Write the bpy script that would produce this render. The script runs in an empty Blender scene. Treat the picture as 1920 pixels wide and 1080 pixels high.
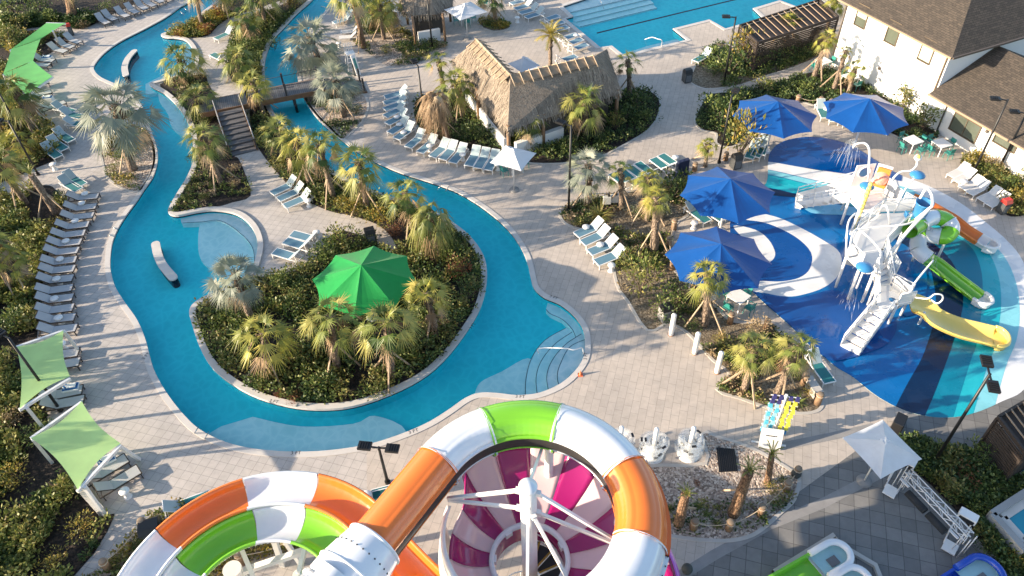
import bpy, bmesh, math, random
from math import sin, cos, pi, radians, sqrt, atan2
from mathutils import Vector, Matrix, noise
from mathutils.geometry import delaunay_2d_cdt
S = bpy.context.scene
COL = S.collection
random.seed(7)
# ---------------------------------------------------------------- camera
F, TH, ROLL, H = 1420.0, 0.762, 0.038, 29.0          # focal length in photo pixels, pitch, roll, height above the deck
_c, _s = cos(TH), sin(TH); _cr, _sr = cos(ROLL), sin(ROLL)
CM = Matrix(((1, 0, 0), (0, -_s, _c), (0, -_c, -_s))) @ Matrix(((_cr, -_sr, 0), (_sr, _cr, 0), (0, 0, 1)))
cam = bpy.data.cameras.new('camera'); camo = bpy.data.objects.new('camera', cam); COL.objects.link(camo)
cam.sensor_width = 36; cam.lens = F / 1920 * 36; cam.clip_end = 2000
camo.matrix_world = Matrix.Translation((0, 0, H)) @ (CM @ Matrix(((1, 0, 0), (0, -1, 0), (0, 0, -1)))).to_4x4()
S.camera = camo
def G(px, py, z=0.0):
    """where the line of sight through a photo pixel meets height z"""
    v = CM @ Vector((px - 960, py - 540, F)); t = (z - H) / v.z
    return Vector((v.x * t, v.y * t, z))
def PR(p):
    v = CM.transposed() @ (Vector(p) - Vector((0, 0, H)))
    return 960 + F * v.x / v.z, 540 + F * v.y / v.z
def HT(b, t, lo=.3, hi=16):
    g = G(*b); best, bz = 1e9, lo; z = lo
    while z < hi:
        q = PR((g.x, g.y, z)); d = (q[0] - t[0]) ** 2 + (q[1] - t[1]) ** 2
        if d < best: best, bz = d, z
        z += .05
    return bz
# ---------------------------------------------------------------- light
SUN_AZ, SUN_EL = 10.5, 16.5           # azimuth the shadows run to (from +X), elevation
w = bpy.data.worlds.new('World'); S.world = w; w.use_nodes = True
nt = w.node_tree; sky = nt.nodes.new('ShaderNodeTexSky'); sky.sky_type = 'NISHITA'; sky.sun_disc = False
sky.sun_elevation = radians(SUN_EL); sky.air_density = 1.0; sky.dust_density = 1.0; sky.ozone_density = 1.0
_az = radians(SUN_AZ); _el = radians(SUN_EL)
_to = Vector((-cos(_az) * cos(_el), -sin(_az) * cos(_el), sin(_el)))
sky.sun_rotation = atan2(_to.x, _to.y)
bg = nt.nodes['Background']; nt.links.new(sky.outputs[0], bg.inputs[0]); bg.inputs[1].default_value = 0.135
sl = bpy.data.lights.new('sun', 'SUN'); sl.energy = 5.0; sl.angle = radians(0.5); sl.color = (1, .83, .625)
so = bpy.data.objects.new('sun', sl); COL.objects.link(so)
so.rotation_euler = (-_to).to_track_quat('-Z', 'Y').to_euler()
S.view_settings.view_transform = 'Standard'; S.view_settings.look = 'None'; S.view_settings.gamma = 1
S.view_settings.exposure = 1.27
S.cycles.max_bounces = 8; S.cycles.transparent_max_bounces = 16
# ---------------------------------------------------------------- materials
MATS = {}
def srgb(r, g, b):
    f = lambda c: (c / 255 / 12.92) if c / 255 <= .04045 else ((c / 255 + .055) / 1.055) ** 2.4
    return (f(r), f(g), f(b), 1)
def c4(c): return (c[0], c[1], c[2], 1)
class NT:
    def __init__(s, name):
        s.m = bpy.data.materials.new(name); s.m.use_nodes = True; s.t = s.m.node_tree
        s.p = s.t.nodes['Principled BSDF']; s.out = s.t.nodes['Material Output']
    def n(s, typ, **kw):
        x = s.t.nodes.new('ShaderNode' + typ)
        for k, v in kw.items():
            if k.startswith('i_'):
                x.inputs[k[2:].replace('_', ' ')].default_value = v
            else: setattr(x, k, v)
        return x
    def l(s, a, b): s.t.links.new(a, b)
    def ramp(s, fac, stops, interp='LINEAR'):
        r = s.n('ValToRGB'); r.color_ramp.interpolation = interp; e = r.color_ramp.elements
        while len(e) < len(stops): e.new(.5)
        for k, (p, c) in enumerate(stops): e[k].position = p; e[k].color = c4(c)
        s.l(fac, r.inputs[0]); return r.outputs[0]
    def mix(s, fac, a, b, mode='MIX'):
        x = s.n('Mix', data_type='RGBA', blend_type=mode)
        for sock, v in ((x.inputs[0], fac), (x.inputs[6], a), (x.inputs[7], b)):
            if hasattr(v, 'is_output'): s.l(v, sock)
            elif isinstance(v, (int, float)): sock.default_value = v
            else: sock.default_value = c4(v)
        return x.outputs[2]
    def math(s, op, a, b=None):
        x = s.n('Math', operation=op)
        for k, v in enumerate((a, b)):
            if v is None: continue
            if hasattr(v, 'is_output'): s.l(v, x.inputs[k])
            else: x.inputs[k].default_value = v
        return x.outputs[0]
    def noise(s, co, scale, detail=4, rough=.55):
        x = s.n('TexNoise'); s.l(co, x.inputs['Vector']); x.inputs['Scale'].default_value = scale
        x.inputs['Detail'].default_value = detail; x.inputs['Roughness'].default_value = rough; return x.outputs[0]
    def bump(s, h, strength=.3, dist=.02):
        b = s.n('Bump'); b.inputs['Strength'].default_value = strength; b.inputs['Distance'].default_value = dist
        s.l(h, b.inputs['Height']); s.l(b.outputs[0], s.p.inputs['Normal']); return b
def mat(name, col, rough=.5, var=.12, scale=3.0, metal=0.0, coat=0.0, bump=0.0, bscale=40, spec=.5):
    if name in MATS: return MATS[name]
    s = NT(name); co = s.n('TexCoord').outputs['Object']
    s.p.inputs['Roughness'].default_value = rough; s.p.inputs['Metallic'].default_value = metal
    s.p.inputs['Specular IOR Level'].default_value = spec
    if coat: s.p.inputs['Coat Weight'].default_value = coat; s.p.inputs['Coat Roughness'].default_value = .08
    if var:
        f = s.noise(co, scale)
        cc = s.ramp(f, [(.25, tuple(x * (1 - var) for x in col[:3])), (.75, tuple(min(1, x * (1 + var)) for x in col[:3]))])
        s.l(cc, s.p.inputs['Base Color'])
    else: s.p.inputs['Base Color'].default_value = c4(col)
    if bump: s.bump(s.noise(co, bscale), bump)
    MATS[name] = s.m; return s.m
def leafmat(name, cols, trans=.3, rough=.5, spec=.35):
    """foliage: every leaf (mesh island) draws its own colour from the ramp"""
    if name in MATS: return MATS[name]
    s = NT(name); g = s.n('NewGeometry'); n = len(cols)
    cc = s.ramp(g.outputs['Random Per Island'], [(i / (n - 1) if n > 1 else 0, c) for i, c in enumerate(cols)])
    s.l(cc, s.p.inputs['Base Color']); s.p.inputs['Roughness'].default_value = rough
    s.p.inputs['Specular IOR Level'].default_value = spec
    t = s.n('BsdfTranslucent'); s.l(cc, t.inputs[0]); mx = s.n('MixShader'); mx.inputs[0].default_value = trans
    s.l(s.p.outputs[0], mx.inputs[1]); s.l(t.outputs[0], mx.inputs[2]); s.l(mx.outputs[0], s.out.inputs['Surface'])
    MATS[name] = s.m; return s.m
# ---------------------------------------------------------------- mesh builder
def frame(d, up=Vector((0, 0, 1))):
    d = d.normalized()
    if abs(d.dot(up)) > .98: up = Vector((1, 0, 0))
    a = d.cross(up).normalized(); b = a.cross(d).normalized(); return a, b
class MB:
    def __init__(s): s.v = []; s.f = []; s.mi = []; s.m = []; s.smooth = []
    def mid(s, m):
        if m not in s.m: s.m.append(m)
        return s.m.index(m)
    def add(s, vs, fs, m, smooth=False):
        o = len(s.v); s.v += [tuple(v) for v in vs]; k = s.mid(m)
        for f in fs: s.f.append(tuple(i + o for i in f)); s.mi.append(k); s.smooth.append(smooth)
        return s
    def hexa(s, p, m):
        """8 corners: bottom ring 0-3, top ring 4-7"""
        return s.add(p, [(0, 3, 2, 1), (4, 5, 6, 7), (0, 1, 5, 4), (1, 2, 6, 5), (2, 3, 7, 6), (3, 0, 4, 7)], m)
    def box(s, c, d, m, rz=0.0, rx=0.0, ry=0.0):
        R = Matrix.Rotation(rz, 3, 'Z') @ Matrix.Rotation(ry, 3, 'Y') @ Matrix.Rotation(rx, 3, 'X'); c = Vector(c)
        h = [x / 2 for x in d]
        P = [c + R @ Vector((x * h[0], y * h[1], z * h[2])) for z in (-1, 1) for x, y in ((-1, -1), (1, -1), (1, 1), (-1, 1))]
        return s.hexa(P, m)
    def bar(s, a, b, wd, ht, m):
        a, b = Vector(a), Vector(b); x, y = frame(b - a); x = x * wd / 2; y = y * ht / 2
        return s.hexa([a - x - y, a + x - y, a + x + y, a - x + y, b - x - y, b + x - y, b + x + y, b - x + y], m)
    def tube(s, path, r, m, seg=8, cap=True, closed=False):
        P = [Vector(p) for p in path]; n = len(P); vs = []; up = Vector((0, 0, 1))
        rr = r if isinstance(r, (list, tuple)) else [r] * n
        a = None
        for i in range(n):
            if closed: d = P[(i + 1) % n] - P[i - 1]
            else: d = P[min(i + 1, n - 1)] - P[max(i - 1, 0)]
            if d.length < 1e-9: d = Vector((0, 0, 1))
            if a is None: a, b = frame(d)
            else:
                d2 = d.normalized(); a = (a - d2 * a.dot(d2))
                a = a.normalized() if a.length > 1e-6 else frame(d)[0]; b = a.cross(d2)
            for k in range(seg):
                t = 2 * pi * k / seg; vs.append(P[i] + a * cos(t) * rr[i] + b * sin(t) * rr[i])
        fs = []
        for i in range(n if closed else n - 1):
            j = (i + 1) % n
            for k in range(seg):
                k2 = (k + 1) % seg; fs.append((i * seg + k, i * seg + k2, j * seg + k2, j * seg + k))
        s.add(vs, fs, m, True)
        if cap and not closed:
            o = len(s.v) - len(vs); k = s.mid(m)
            s.f.append(tuple(o + i for i in range(seg))[::-1]); s.mi.append(k); s.smooth.append(False)
            s.f.append(tuple(o + (n - 1) * seg + i for i in range(seg))); s.mi.append(k); s.smooth.append(False)
        return s
    def cyl(s, a, b, r, m, seg=12, r2=None): return s.tube([a, b], [r, r if r2 is None else r2], m, seg)
    def lathe(s, prof, m, c=(0, 0, 0), seg=24, a0=0, a1=2 * pi, smooth=True):
        full = abs(a1 - a0 - 2 * pi) < 1e-6; n = seg if full else seg + 1; vs = []; c = Vector(c)
        for k in range(n):
            t = a0 + (a1 - a0) * k / seg
            for r, z in prof: vs.append(c + Vector((r * cos(t), r * sin(t), z)))
        q = len(prof); fs = []
        for k in range(seg):
            k2 = (k + 1) % n
            for i in range(q - 1): fs.append((k * q + i, k2 * q + i, k2 * q + i + 1, k * q + i + 1))
        return s.add(vs, fs, m, smooth)
    def prism(s, poly, z0, z1, m, mside=None):
        n = len(poly); P = [Vector((p[0], p[1])) for p in poly]
        ar = sum(P[i].x * P[(i + 1) % n].y - P[(i + 1) % n].x * P[i].y for i in range(n))
        if ar < 0: P.reverse()
        tri = fill2d(P); s.add([(p.x, p.y, z1) for p in tri[0]], tri[1], m)
        vs = [(p.x, p.y, z0) for p in P] + [(p.x, p.y, z1) for p in P]
        s.add(vs, [(i, (i + 1) % n, n + (i + 1) % n, n + i) for i in range(n)], mside or m)
        return s
    def sheet(s, poly, z, m):
        t = fill2d([Vector((p[0], p[1])) for p in poly]); return s.add([(p.x, p.y, z) for p in t[0]], t[1], m)
    def sweep(s, path, prof, mats, closed_prof=False, up=None, smooth=True, nsec=1):
        """profile (u across, v up) swept along a path; mats: one material or f(i) -> material of the i-th span"""
        P = [Vector(p) for p in path]; n = len(P); q = len(prof); rings = []
        for i in range(n):
            d = (P[min(i + 1, n - 1)] - P[max(i - 1, 0)]); u = up(i) if up else Vector((0, 0, 1))
            a = d.cross(u).normalized(); b = a.cross(d).normalized()
            rings.append([P[i] + a * x + b * y for x, y in prof])
        for i in range(n - 1):
            m = mats(i) if callable(mats) else mats
            vs = rings[i] + rings[i + 1]; qq = q if closed_prof else q - 1
            s.add(vs, [(k, q + k, q + (k + 1) % q, (k + 1) % q) for k in range(qq)], m, smooth)
        return s
    def build(s, name, parent=None, loc=None, merge=False, solid=0.0, bevel=0.0, recalc=True, rot=None):
        me = bpy.data.meshes.new(name); me.from_pydata(s.v, [], s.f)
        for m in s.m: me.materials.append(m)
        me.polygons.foreach_set('material_index', s.mi); me.polygons.foreach_set('use_smooth', s.smooth)
        if merge or recalc:
            b = bmesh.new(); b.from_mesh(me)
            if merge: bmesh.ops.remove_doubles(b, verts=b.verts, dist=.0005)
            if recalc: bmesh.ops.recalc_face_normals(b, faces=b.faces)
            b.to_mesh(me); b.free()
        me.update(); o = bpy.data.objects.new(name, me); COL.objects.link(o)
        if parent: o.parent = parent
        if loc is not None: o.location = loc
        if rot is not None: o.rotation_euler = rot
        if solid: md = o.modifiers.new('s', 'SOLIDIFY'); md.thickness = solid; md.offset = 0
        if bevel: md = o.modifiers.new('b', 'BEVEL'); md.width = bevel; md.segments = 2; md.limit_method = 'ANGLE'; md.angle_limit = .7
        return o
def pip(p, poly):
    x, y = p[0], p[1]; ins = False; n = len(poly); j = n - 1
    for i in range(n):
        xi, yi, xj, yj = poly[i][0], poly[i][1], poly[j][0], poly[j][1]
        if (yi > y) != (yj > y) and x < (xj - xi) * (y - yi) / (yj - yi) + xi: ins = not ins
        j = i
    return ins
def fill2d(poly, holes=()):
    loops = [list(poly)] + [list(h) for h in holes]; vs = []; ed = []
    for L in loops:
        o = len(vs); n = len(L); vs += [Vector((p[0], p[1])) for p in L]; ed += [(o + i, o + (i + 1) % n) for i in range(n)]
    r = delaunay_2d_cdt(vs, ed, [], 0, 1e-5); V, Fc = r[0], r[2]; out = []
    for f in Fc:
        c = sum((V[i] for i in f), Vector((0, 0))) / len(f)
        if pip(c, loops[0]) and not any(pip(c, h) for h in loops[1:]):
            a = sum(V[f[i]].x * V[f[(i + 1) % len(f)]].y - V[f[(i + 1) % len(f)]].x * V[f[i]].y for i in range(len(f)))
            out.append(tuple(f) if a > 0 else tuple(reversed(f)))
    return V, out
def crom(P, n=6, closed=False):
    """Catmull-Rom through the points (2-D or 3-D)"""
    P = [Vector(p) for p in P]; N = len(P); out = []
    for i in range(N if closed else N - 1):
        if closed: a, b, c, d = P[i - 1], P[i], P[(i + 1) % N], P[(i + 2) % N]
        else: a, b, c, d = P[max(i - 1, 0)], P[i], P[i + 1], P[min(i + 2, N - 1)]
        for k in range(n):
            t = k / n
            out.append(.5 * ((2 * b) + (c - a) * t + (2 * a - 5 * b + 4 * c - d) * t * t + (3 * b - a - 3 * c + d) * t ** 3))
    if not closed: out.append(P[-1])
    return out
def W(px, z=0.0): return [G(x, y, z) for x, y in px]
def WS(px, z=0.0, n=5, closed=False): return crom(W(px, z), n, closed)
def offset(path, d):
    """path shifted sideways (to its left for d > 0) in plan"""
    n = len(path); out = []
    for i in range(n):
        t = path[min(i + 1, n - 1)] - path[max(i - 1, 0)]; t.z = 0
        t = t.normalized() if t.length > 1e-9 else Vector((1, 0, 0))
        out.append(path[i] + Vector((-t.y, t.x, 0)) * d)
    return out
# ---------------------------------------------------------------- things
def tag(o, label=None, cat=None, group=None, kind=None):
    if label: o['label'] = label
    if cat: o['category'] = cat
    if group: o['group'] = group
    if kind: o['kind'] = kind
    return o
def thing(name, label, cat, loc=(0, 0, 0), rz=0.0, group=None):
    o = bpy.data.objects.new(name, None); COL.objects.link(o); o.empty_display_size = .2
    o.location = loc; o.rotation_euler = (0, 0, rz); return tag(o, label, cat, group)
def struct(name, b, **k): return tag(b.build(name, **k), kind='structure')
KIDS = {}
def dup(root, loc, rz=0.0, label=None, group=None, scale=None):
    if root.name not in KIDS:
        KIDS[root.name] = [(c, list(c.children)) for c in root.children]
    r = root.copy(); COL.objects.link(r); r.location = loc; r.rotation_euler = (0, 0, rz)
    if scale: r.scale = (scale,) * 3 if isinstance(scale, (int, float)) else scale
    if label: r['label'] = label
    if group: r['group'] = group
    for ch, gs in KIDS[root.name]:
        c = ch.copy(); COL.objects.link(c); c.parent = r
        for g in gs:
            d = g.copy(); COL.objects.link(d); d.parent = c
    return r
ORD = ['first', 'second', 'third', 'fourth', 'fifth', 'sixth', 'seventh', 'eighth', 'ninth', 'tenth', 'eleventh', 'twelfth',
       'thirteenth', 'fourteenth', 'fifteenth', 'sixteenth', 'seventeenth', 'eighteenth', 'nineteenth', 'twentieth']
USED = set()
class Kit:
    """a prototype that is itself placed first and copied from then on"""
    def __init__(s, root): s.r = root; s.used = False
    def put(s, loc, rz=0.0, label=None, group=None, scale=None):
        if not s.used:
            s.used = True; KIDS[s.r.name] = [(c, list(c.children)) for c in s.r.children]
            r = s.r; r.location = loc; r.rotation_euler = (0, 0, rz)
            if scale: r.scale = (scale,) * 3 if isinstance(scale, (int, float)) else scale
            if label: r['label'] = label
            if group: r['group'] = group
            return r
        return dup(s.r, loc, rz, label, group, scale if scale else 1.0)
# ================================================================ ground, deck, pools
def paver_mat():
    s = NT('pavers'); co = s.n('TexCoord').outputs['Object']
    mp = s.n('Mapping'); mp.inputs['Rotation'].default_value = (0, 0, radians(-72.3)); s.l(co, mp.inputs[0])
    def brick(wd, ht, off, mort, c1, c2, cm):
        b = s.n('TexBrick'); s.l(mp.outputs[0], b.inputs['Vector']); b.offset = off; b.squash = 1
        for k, v in (('Scale', 1), ('Mortar Size', mort), ('Mortar Smooth', .1), ('Bias', 0), ('Brick Width', wd), ('Row Height', ht)): b.inputs[k].default_value = v
        b.inputs['Color1'].default_value = c4(c1); b.inputs['Color2'].default_value = c4(c2); b.inputs['Mortar'].default_value = c4(cm)
        return b
    sx = s.n('SeparateXYZ'); s.l(co, sx.inputs[0])
    a = brick(.74, .37, .5, .007, (.51, .45, .39), (.465, .41, .355), (.27, .24, .21))
    b = brick(.42, .42, .0, .009, (.50, .46, .425), (.46, .425, .39), (.27, .25, .23))
    d = brick(.60, .60, .0, .014, (.225, .22, .21), (.16, .158, .153), (.10, .098, .095))
    edge = s.math('LESS_THAN', s.math('ADD', sx.outputs[0], s.math('MULTIPLY', sx.outputs[1], .12)), -4.5)
    c = s.mix(edge, a.outputs[0], b.outputs[0])
    # the darker court of large slabs near the slide exits
    low = s.math('LESS_THAN', s.math('SUBTRACT', sx.outputs[1], s.math('MULTIPLY', sx.outputs[0], .62)), 9.7)
    rgt = s.math('GREATER_THAN', sx.outputs[0], 4.0); court = s.math('MULTIPLY', low, rgt)
    c = s.mix(court, c, d.outputs[0])
    n = s.ramp(s.noise(co, .35, 5), [(.3, (.86, .86, .87)), (.7, (1.08, 1.06, 1.04))]); c = s.mix(1, c, n, 'MULTIPLY')
    n2 = s.ramp(s.noise(co, 2.6, 6, .7), [(.3, (.88, .88, .88)), (.65, (1.06, 1.06, 1.06))]); c = s.mix(1, c, n2, 'MULTIPLY')
    s.l(c, s.p.inputs['Base Color']); s.p.inputs['Roughness'].default_value = .8
    h = s.mix(edge, a.outputs[1], b.outputs[1]); inv = s.math('SUBTRACT', 1, h)
    s.bump(inv, .25, .01); return s.m
PAVE = paver_mat()
def speck_mat(name, stops, scale, rough=.9, bump=.8, dist=.03, tint=None):
    s = NT(name); co = s.n('TexCoord').outputs['Object']
    v = s.n('TexVoronoi'); v.inputs['Scale'].default_value = scale; s.l(co, v.inputs['Vector'])
    sep = s.n('SeparateColor'); s.l(v.outputs['Color'], sep.inputs[0])
    c = s.ramp(sep.outputs[0], stops)
    big = s.ramp(s.noise(co, .5, 5), [(.3, (.75, .75, .75)), (.7, (1.15, 1.12, 1.1))]); c = s.mix(1, c, big, 'MULTIPLY')
    s.l(c, s.p.inputs['Base Color']); s.p.inputs['Roughness'].default_value = rough
    s.bump(s.math('SUBTRACT', 1, v.outputs['Distance']), bump, dist); MATS[name] = s.m; return s.m
MULCH = speck_mat('mulch', [(0, (.007, .005, .004)), (.6, (.018, .012, .009)), (.95, (.05, .034, .025))], 9)
GRAVEL = speck_mat('gravel', [(0, (.16, .12, .095)), (.4, (.34, .27, .22)), (.8, (.52, .44, .36)), (1, (.66, .58, .50))], 13)
SOIL = speck_mat('soil', [(0, (.10, .075, .05)), (.5, (.17, .135, .09)), (1, (.30, .25, .18))], 11)
CONC = mat('pale concrete', (.47, .44, .40), .8, .08, 2.0)
COPE = mat('coping', (.55, .515, .475), .7, .08, 1.5)
TILE = mat('waterline tile', (.012, .02, .05), .25, .3, 9)
PLAST = mat('pool plaster', (.44, .62, .66), .7, .06, .8)
def pool_plaster(name, c0, c1):
    s = NT(name); co = s.n('TexCoord').outputs['Object']
    c = s.ramp(s.noise(co, .35, 4), [(.3, c0), (.7, c1)])
    s.l(c, s.p.inputs['Base Color']); s.p.inputs['Roughness'].default_value = .8; return s.m
POOLF = pool_plaster('blue pool floor', (.010, .66, .74), (.018, .74, .81))
SHELF = pool_plaster('pale pool shelf', (.46, .82, .82), (.56, .88, .87))
def water_mat():
    s = NT('pool water'); co = s.n('TexCoord').outputs['Object']
    s.t.nodes.remove(s.p)
    tr = s.n('BsdfTransparent')
    # caustic light net put into the water tint: bright lines, darker cells
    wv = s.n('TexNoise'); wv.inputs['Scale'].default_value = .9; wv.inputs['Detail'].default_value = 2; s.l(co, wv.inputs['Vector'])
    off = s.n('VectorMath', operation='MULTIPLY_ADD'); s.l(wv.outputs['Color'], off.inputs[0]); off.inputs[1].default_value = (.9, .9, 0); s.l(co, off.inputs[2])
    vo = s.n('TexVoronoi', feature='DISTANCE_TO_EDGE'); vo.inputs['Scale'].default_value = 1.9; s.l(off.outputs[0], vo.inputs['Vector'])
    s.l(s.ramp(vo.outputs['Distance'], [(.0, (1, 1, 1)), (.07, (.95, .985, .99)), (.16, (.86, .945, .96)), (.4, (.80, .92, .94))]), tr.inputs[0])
    gl = s.n('BsdfGlossy'); gl.inputs['Roughness'].default_value = .06
    n1 = s.noise(co, 1.1, 3, .6); n2 = s.noise(co, 4.5, 2, .5)
    hh = s.math('ADD', n1, s.math('MULTIPLY', n2, .35))
    b = s.n('Bump'); b.inputs['Strength'].default_value = .35; b.inputs['Distance'].default_value = .06; s.l(hh, b.inputs['Height'])
    s.l(b.outputs[0], gl.inputs['Normal'])
    lw = s.n('LayerWeight'); lw.inputs[0].default_value = .5; s.l(b.outputs[0], lw.inputs['Normal'])
    fr = s.math('ADD', s.math('MULTIPLY', s.math('POWER', lw.outputs['Facing'], 5), .75), .014)
    mx = s.n('MixShader'); s.l(fr, mx.inputs[0]); s.l(tr.outputs[0], mx.inputs[1]); s.l(gl.outputs[0], mx.inputs[2])
    s.l(mx.outputs[0], s.out.inputs['Surface'])
    va = s.n('VolumeAbsorption'); va.inputs['Color'].default_value = (.0, .80, .95, 1); va.inputs['Density'].default_value = .12
    s.l(va.outputs[0], s.out.inputs['Volume']); return s.m
WATER = water_mat()
LB = [(420, -50), (380, -22), (360, 0), (335, 15), (310, 33), (270, 55), (225, 78), (195, 100), (178, 120), (176, 132), (190, 146), (220, 160), (250, 180),
      (270, 207), (281, 240), (292, 272), (295, 300), (287, 330), (270, 355), (255, 378), (235, 405), (220, 430), (210, 455), (206, 485), (207, 510), (216, 540),
      (235, 570), (256, 600), (271, 635), (279, 665), (287, 692), (302, 722), (322, 752), (346, 781), (372, 805), (412, 826), (460, 840), (520, 847), (580, 848),
      (640, 843), (700, 832), (760, 812), (805, 792), (842, 769), (872, 748), (898, 738), (930, 738), (968, 742), (1010, 738), (1052, 720), (1080, 695), (1095, 670),
      (1098, 640), (1092, 613), (1075, 590), (1050, 570), (1020, 557), (1002, 540), (996, 520), (989, 490), (975, 460), (951, 428), (917, 398), (882, 374), (850, 357),
      (805, 341), (760, 327), (720, 311), (690, 296), (660, 277), (640, 262), (617, 243), (590, 215), (567, 177), (558, 142), (558, 110), (566, 82), (582, 52), (605, 27), (632, -3), (655, -28), (670, -50)]
IB = [(610, -50), (597, -20), (585, 0), (557, 25), (532, 52), (510, 77), (497, 112), (496, 150), (503, 190), (518, 220), (545, 253), (580, 288), (617, 317), (660, 341),
      (692, 356), (737, 372), (775, 383), (825, 405), (870, 435), (900, 470), (912, 507), (906, 560), (882, 610), (830, 677), (771, 721), (680, 758), (610, 768), (540, 762),
      (470, 740), (410, 701), (380, 660), (362, 610), (357, 583), (372, 565), (402, 550), (440, 532), (468, 512), (481, 485), (484, 455), (472, 425), (445, 403), (405, 395), (370, 398),
      (335, 405), (319, 402), (318, 392), (332, 366), (352, 333), (364, 300), (362, 262), (354, 232), (332, 198), (308, 176), (288, 165), (282, 158), (300, 152), (335, 142), (362, 128), (366, 105), (358, 86), (343, 74),
      (312, 71), (303, 66), (318, 60), (352, 45), (385, 20), (410, 0), (428, -22), (460, -50)]
LBW = WS(LB, 0, 4); IBW = WS(IB, 0, 4); RIVER = LBW + IBW
MP = [(1055, 12), (1075, 31), (1060, 35), (1125, 89), (1147, 86), (1167, 102), (1185, 101), (1210, 93), (1250, 84), (1288, 75), (1262, 54), (1330, 37), (1360, 54), (1385, 47),
      (1430, 33), (1412, 16), (1462, 1), (1497, 14), (1545, 0), (1562, -22), (1200, -30), (1100, -3)]
MPW = W(MP)
BIG = [(-95, -8), (95, -8), (95, 110), (-95, 110)]
def grow(poly, d):
    n = len(poly); A = sum(poly[i][0] * poly[(i + 1) % n][1] - poly[(i + 1) % n][0] * poly[i][1] for i in range(n)); sg = 1 if A > 0 else -1; out = []
    for i in range(n):
        t = Vector(poly[(i + 1) % n][:2]) - Vector(poly[i - 1][:2]); t = t.normalized() if t.length else Vector((1, 0))
        out.append(Vector((poly[i][0] + t.y * d * sg, poly[i][1] - t.x * d * sg, 0)))
    return out
b = MB(); V, Fs = fill2d(BIG, [RIVER, MPW]); b.add([(p.x, p.y, 0) for p in V], Fs, PAVE); struct('pool_deck', b)
b = MB(); V, Fs = fill2d([(-900, -300), (900, -300), (900, 1500), (-900, 1500)], [BIG])
b.add([(p.x, p.y, -.05) for p in V], Fs, mat('grass ground', (.06, .085, .03), .9, .3, .2)); struct('ground', b)
# basins: wall, tile band, floor
def basin(name, loop, depth):
    b = MB(); n = len(loop)
    for z0, z1, m in ((-.02, -.16, TILE), (-.16, -depth, POOLF)):
        vs = [(p.x, p.y, z0) for p in loop] + [(p.x, p.y, z1) for p in loop]
        b.add(vs, [(i, (i + 1) % n, n + (i + 1) % n, n + i) for i in range(n)], m)
    vs = [(p.x, p.y, 0) for p in loop] + [(p.x, p.y, -.02) for p in loop]
    b.add(vs, [(i, (i + 1) % n, n + (i + 1) % n, n + i) for i in range(n)], COPE)
    b.sheet(grow(loop, .3), -depth, POOLF); return b
RD = .62
struct('river_basin', basin('river_basin', RIVER, RD)); struct('pool_basin', basin('pool_basin', MPW, RD))
PALE = pool_plaster('pale entry plaster', (.58, .78, .78), (.68, .84, .83))
def ledge(name, poly, z, bottom=-RD - .05): struct(name, MB().prism(poly, bottom, z, PALE if z > -.28 else SHELF))
def edge_line(arc, z): b = MB(); b.tube([Vector((p.x, p.y, z + .004)) for p in WS(arc, 0, 5)], .016, mat('step edge tile', (.03, .10, .16), .4, .1), 5); struct('step_edge', b)
LOBE = [(1130, 560), (1180, 640), (1130, 720), (1060, 760), (1000, 770)]
ledge('pool_steps', W([(1027, 560), (1024, 573), (1032, 581), (1055, 592), (1073, 610), (1080, 626)], 0) + W([(1160, 620), (1130, 540)]), -.30)
for arc, z in (([(1062, 604), (1022, 627), (997, 660), (986, 700), (985, 742)], -.44), ([(1073, 614), (1040, 637), (1015, 668), (1005, 700), (1008, 735)], -.35),
               ([(1090, 620), (1060, 640), (1035, 670), (1025, 700), (1030, 732)], -.26), ([(1098, 632), (1068, 647), (1050, 680), (1045, 702), (1049, 722)], -.17)):
    ledge('pool_steps', WS(arc, 0, 4) + W([(1040, 775), (1140, 740), (1180, 640)]), z); edge_line(arc, z)
ledge('pool_steps', WS([(338, 412), (375, 411), (412, 409), (450, 433), (472, 460), (474, 490), (462, 505)], 0, 4) + W([(500, 540), (520, 440), (450, 370), (330, 380)]), -.22)
ledge('pool_shelf', WS([(372, 405), (368, 440), (372, 475), (395, 497), (430, 520), (450, 545)], 0, 4) + W([(520, 540), (520, 420), (440, 370)]), -.36)
ledge('pool_shelf', W([(345, 60), (338, 95), (330, 125), (300, 135), (270, 150), (270, 170), (340, 160), (390, 130), (380, 70)]), -.34)
ledge('pool_shelf', WS([(296, 182), (312, 205), (318, 228), (340, 245), (372, 250)], 0, 3) + W([(380, 210), (330, 160), (290, 150)]), -.30)
ledge('pool_shelf', WS([(470, 772), (560, 790), (660, 785), (700, 770), (760, 800), (720, 870)], 0, 4) + W([(560, 900), (420, 860), (372, 812), (410, 790)]), -.40)
ledge('pool_shelf', WS([(888, 730), (900, 705), (940, 685), (990, 660), (1010, 690), (995, 760)], 0, 4) + W([(900, 760)]), -.48)
for k in range(4):        # broad entry steps of the lap pool
    o = k * 6
    ledge('pool_steps', W([(1040, 20), (1070 + o, 20 + o * 1.1), (1215 + o, -14 + o * 1.05), (1180, -40), (1080, -20)]), -.50 + k * -.0 + (3 - k) * .11)
for k in range(3):
    ledge('pool_steps', W([(1160, 110), (1172 - k * 0, 93 - k * 3 + 3), (1215, 80 - k * 5 + 6), (1270, 66 - k * 4 + 5), (1300, 78), (1250, 100)]), -.22 - k * .13)
edge_line([(1024, 573), (1032, 581), (1055, 592), (1073, 610), (1080, 626)], -.30); edge_line([(340, 413), (375, 411), (412, 409), (450, 433), (472, 460), (474, 490), (462, 505)], -.22)
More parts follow.
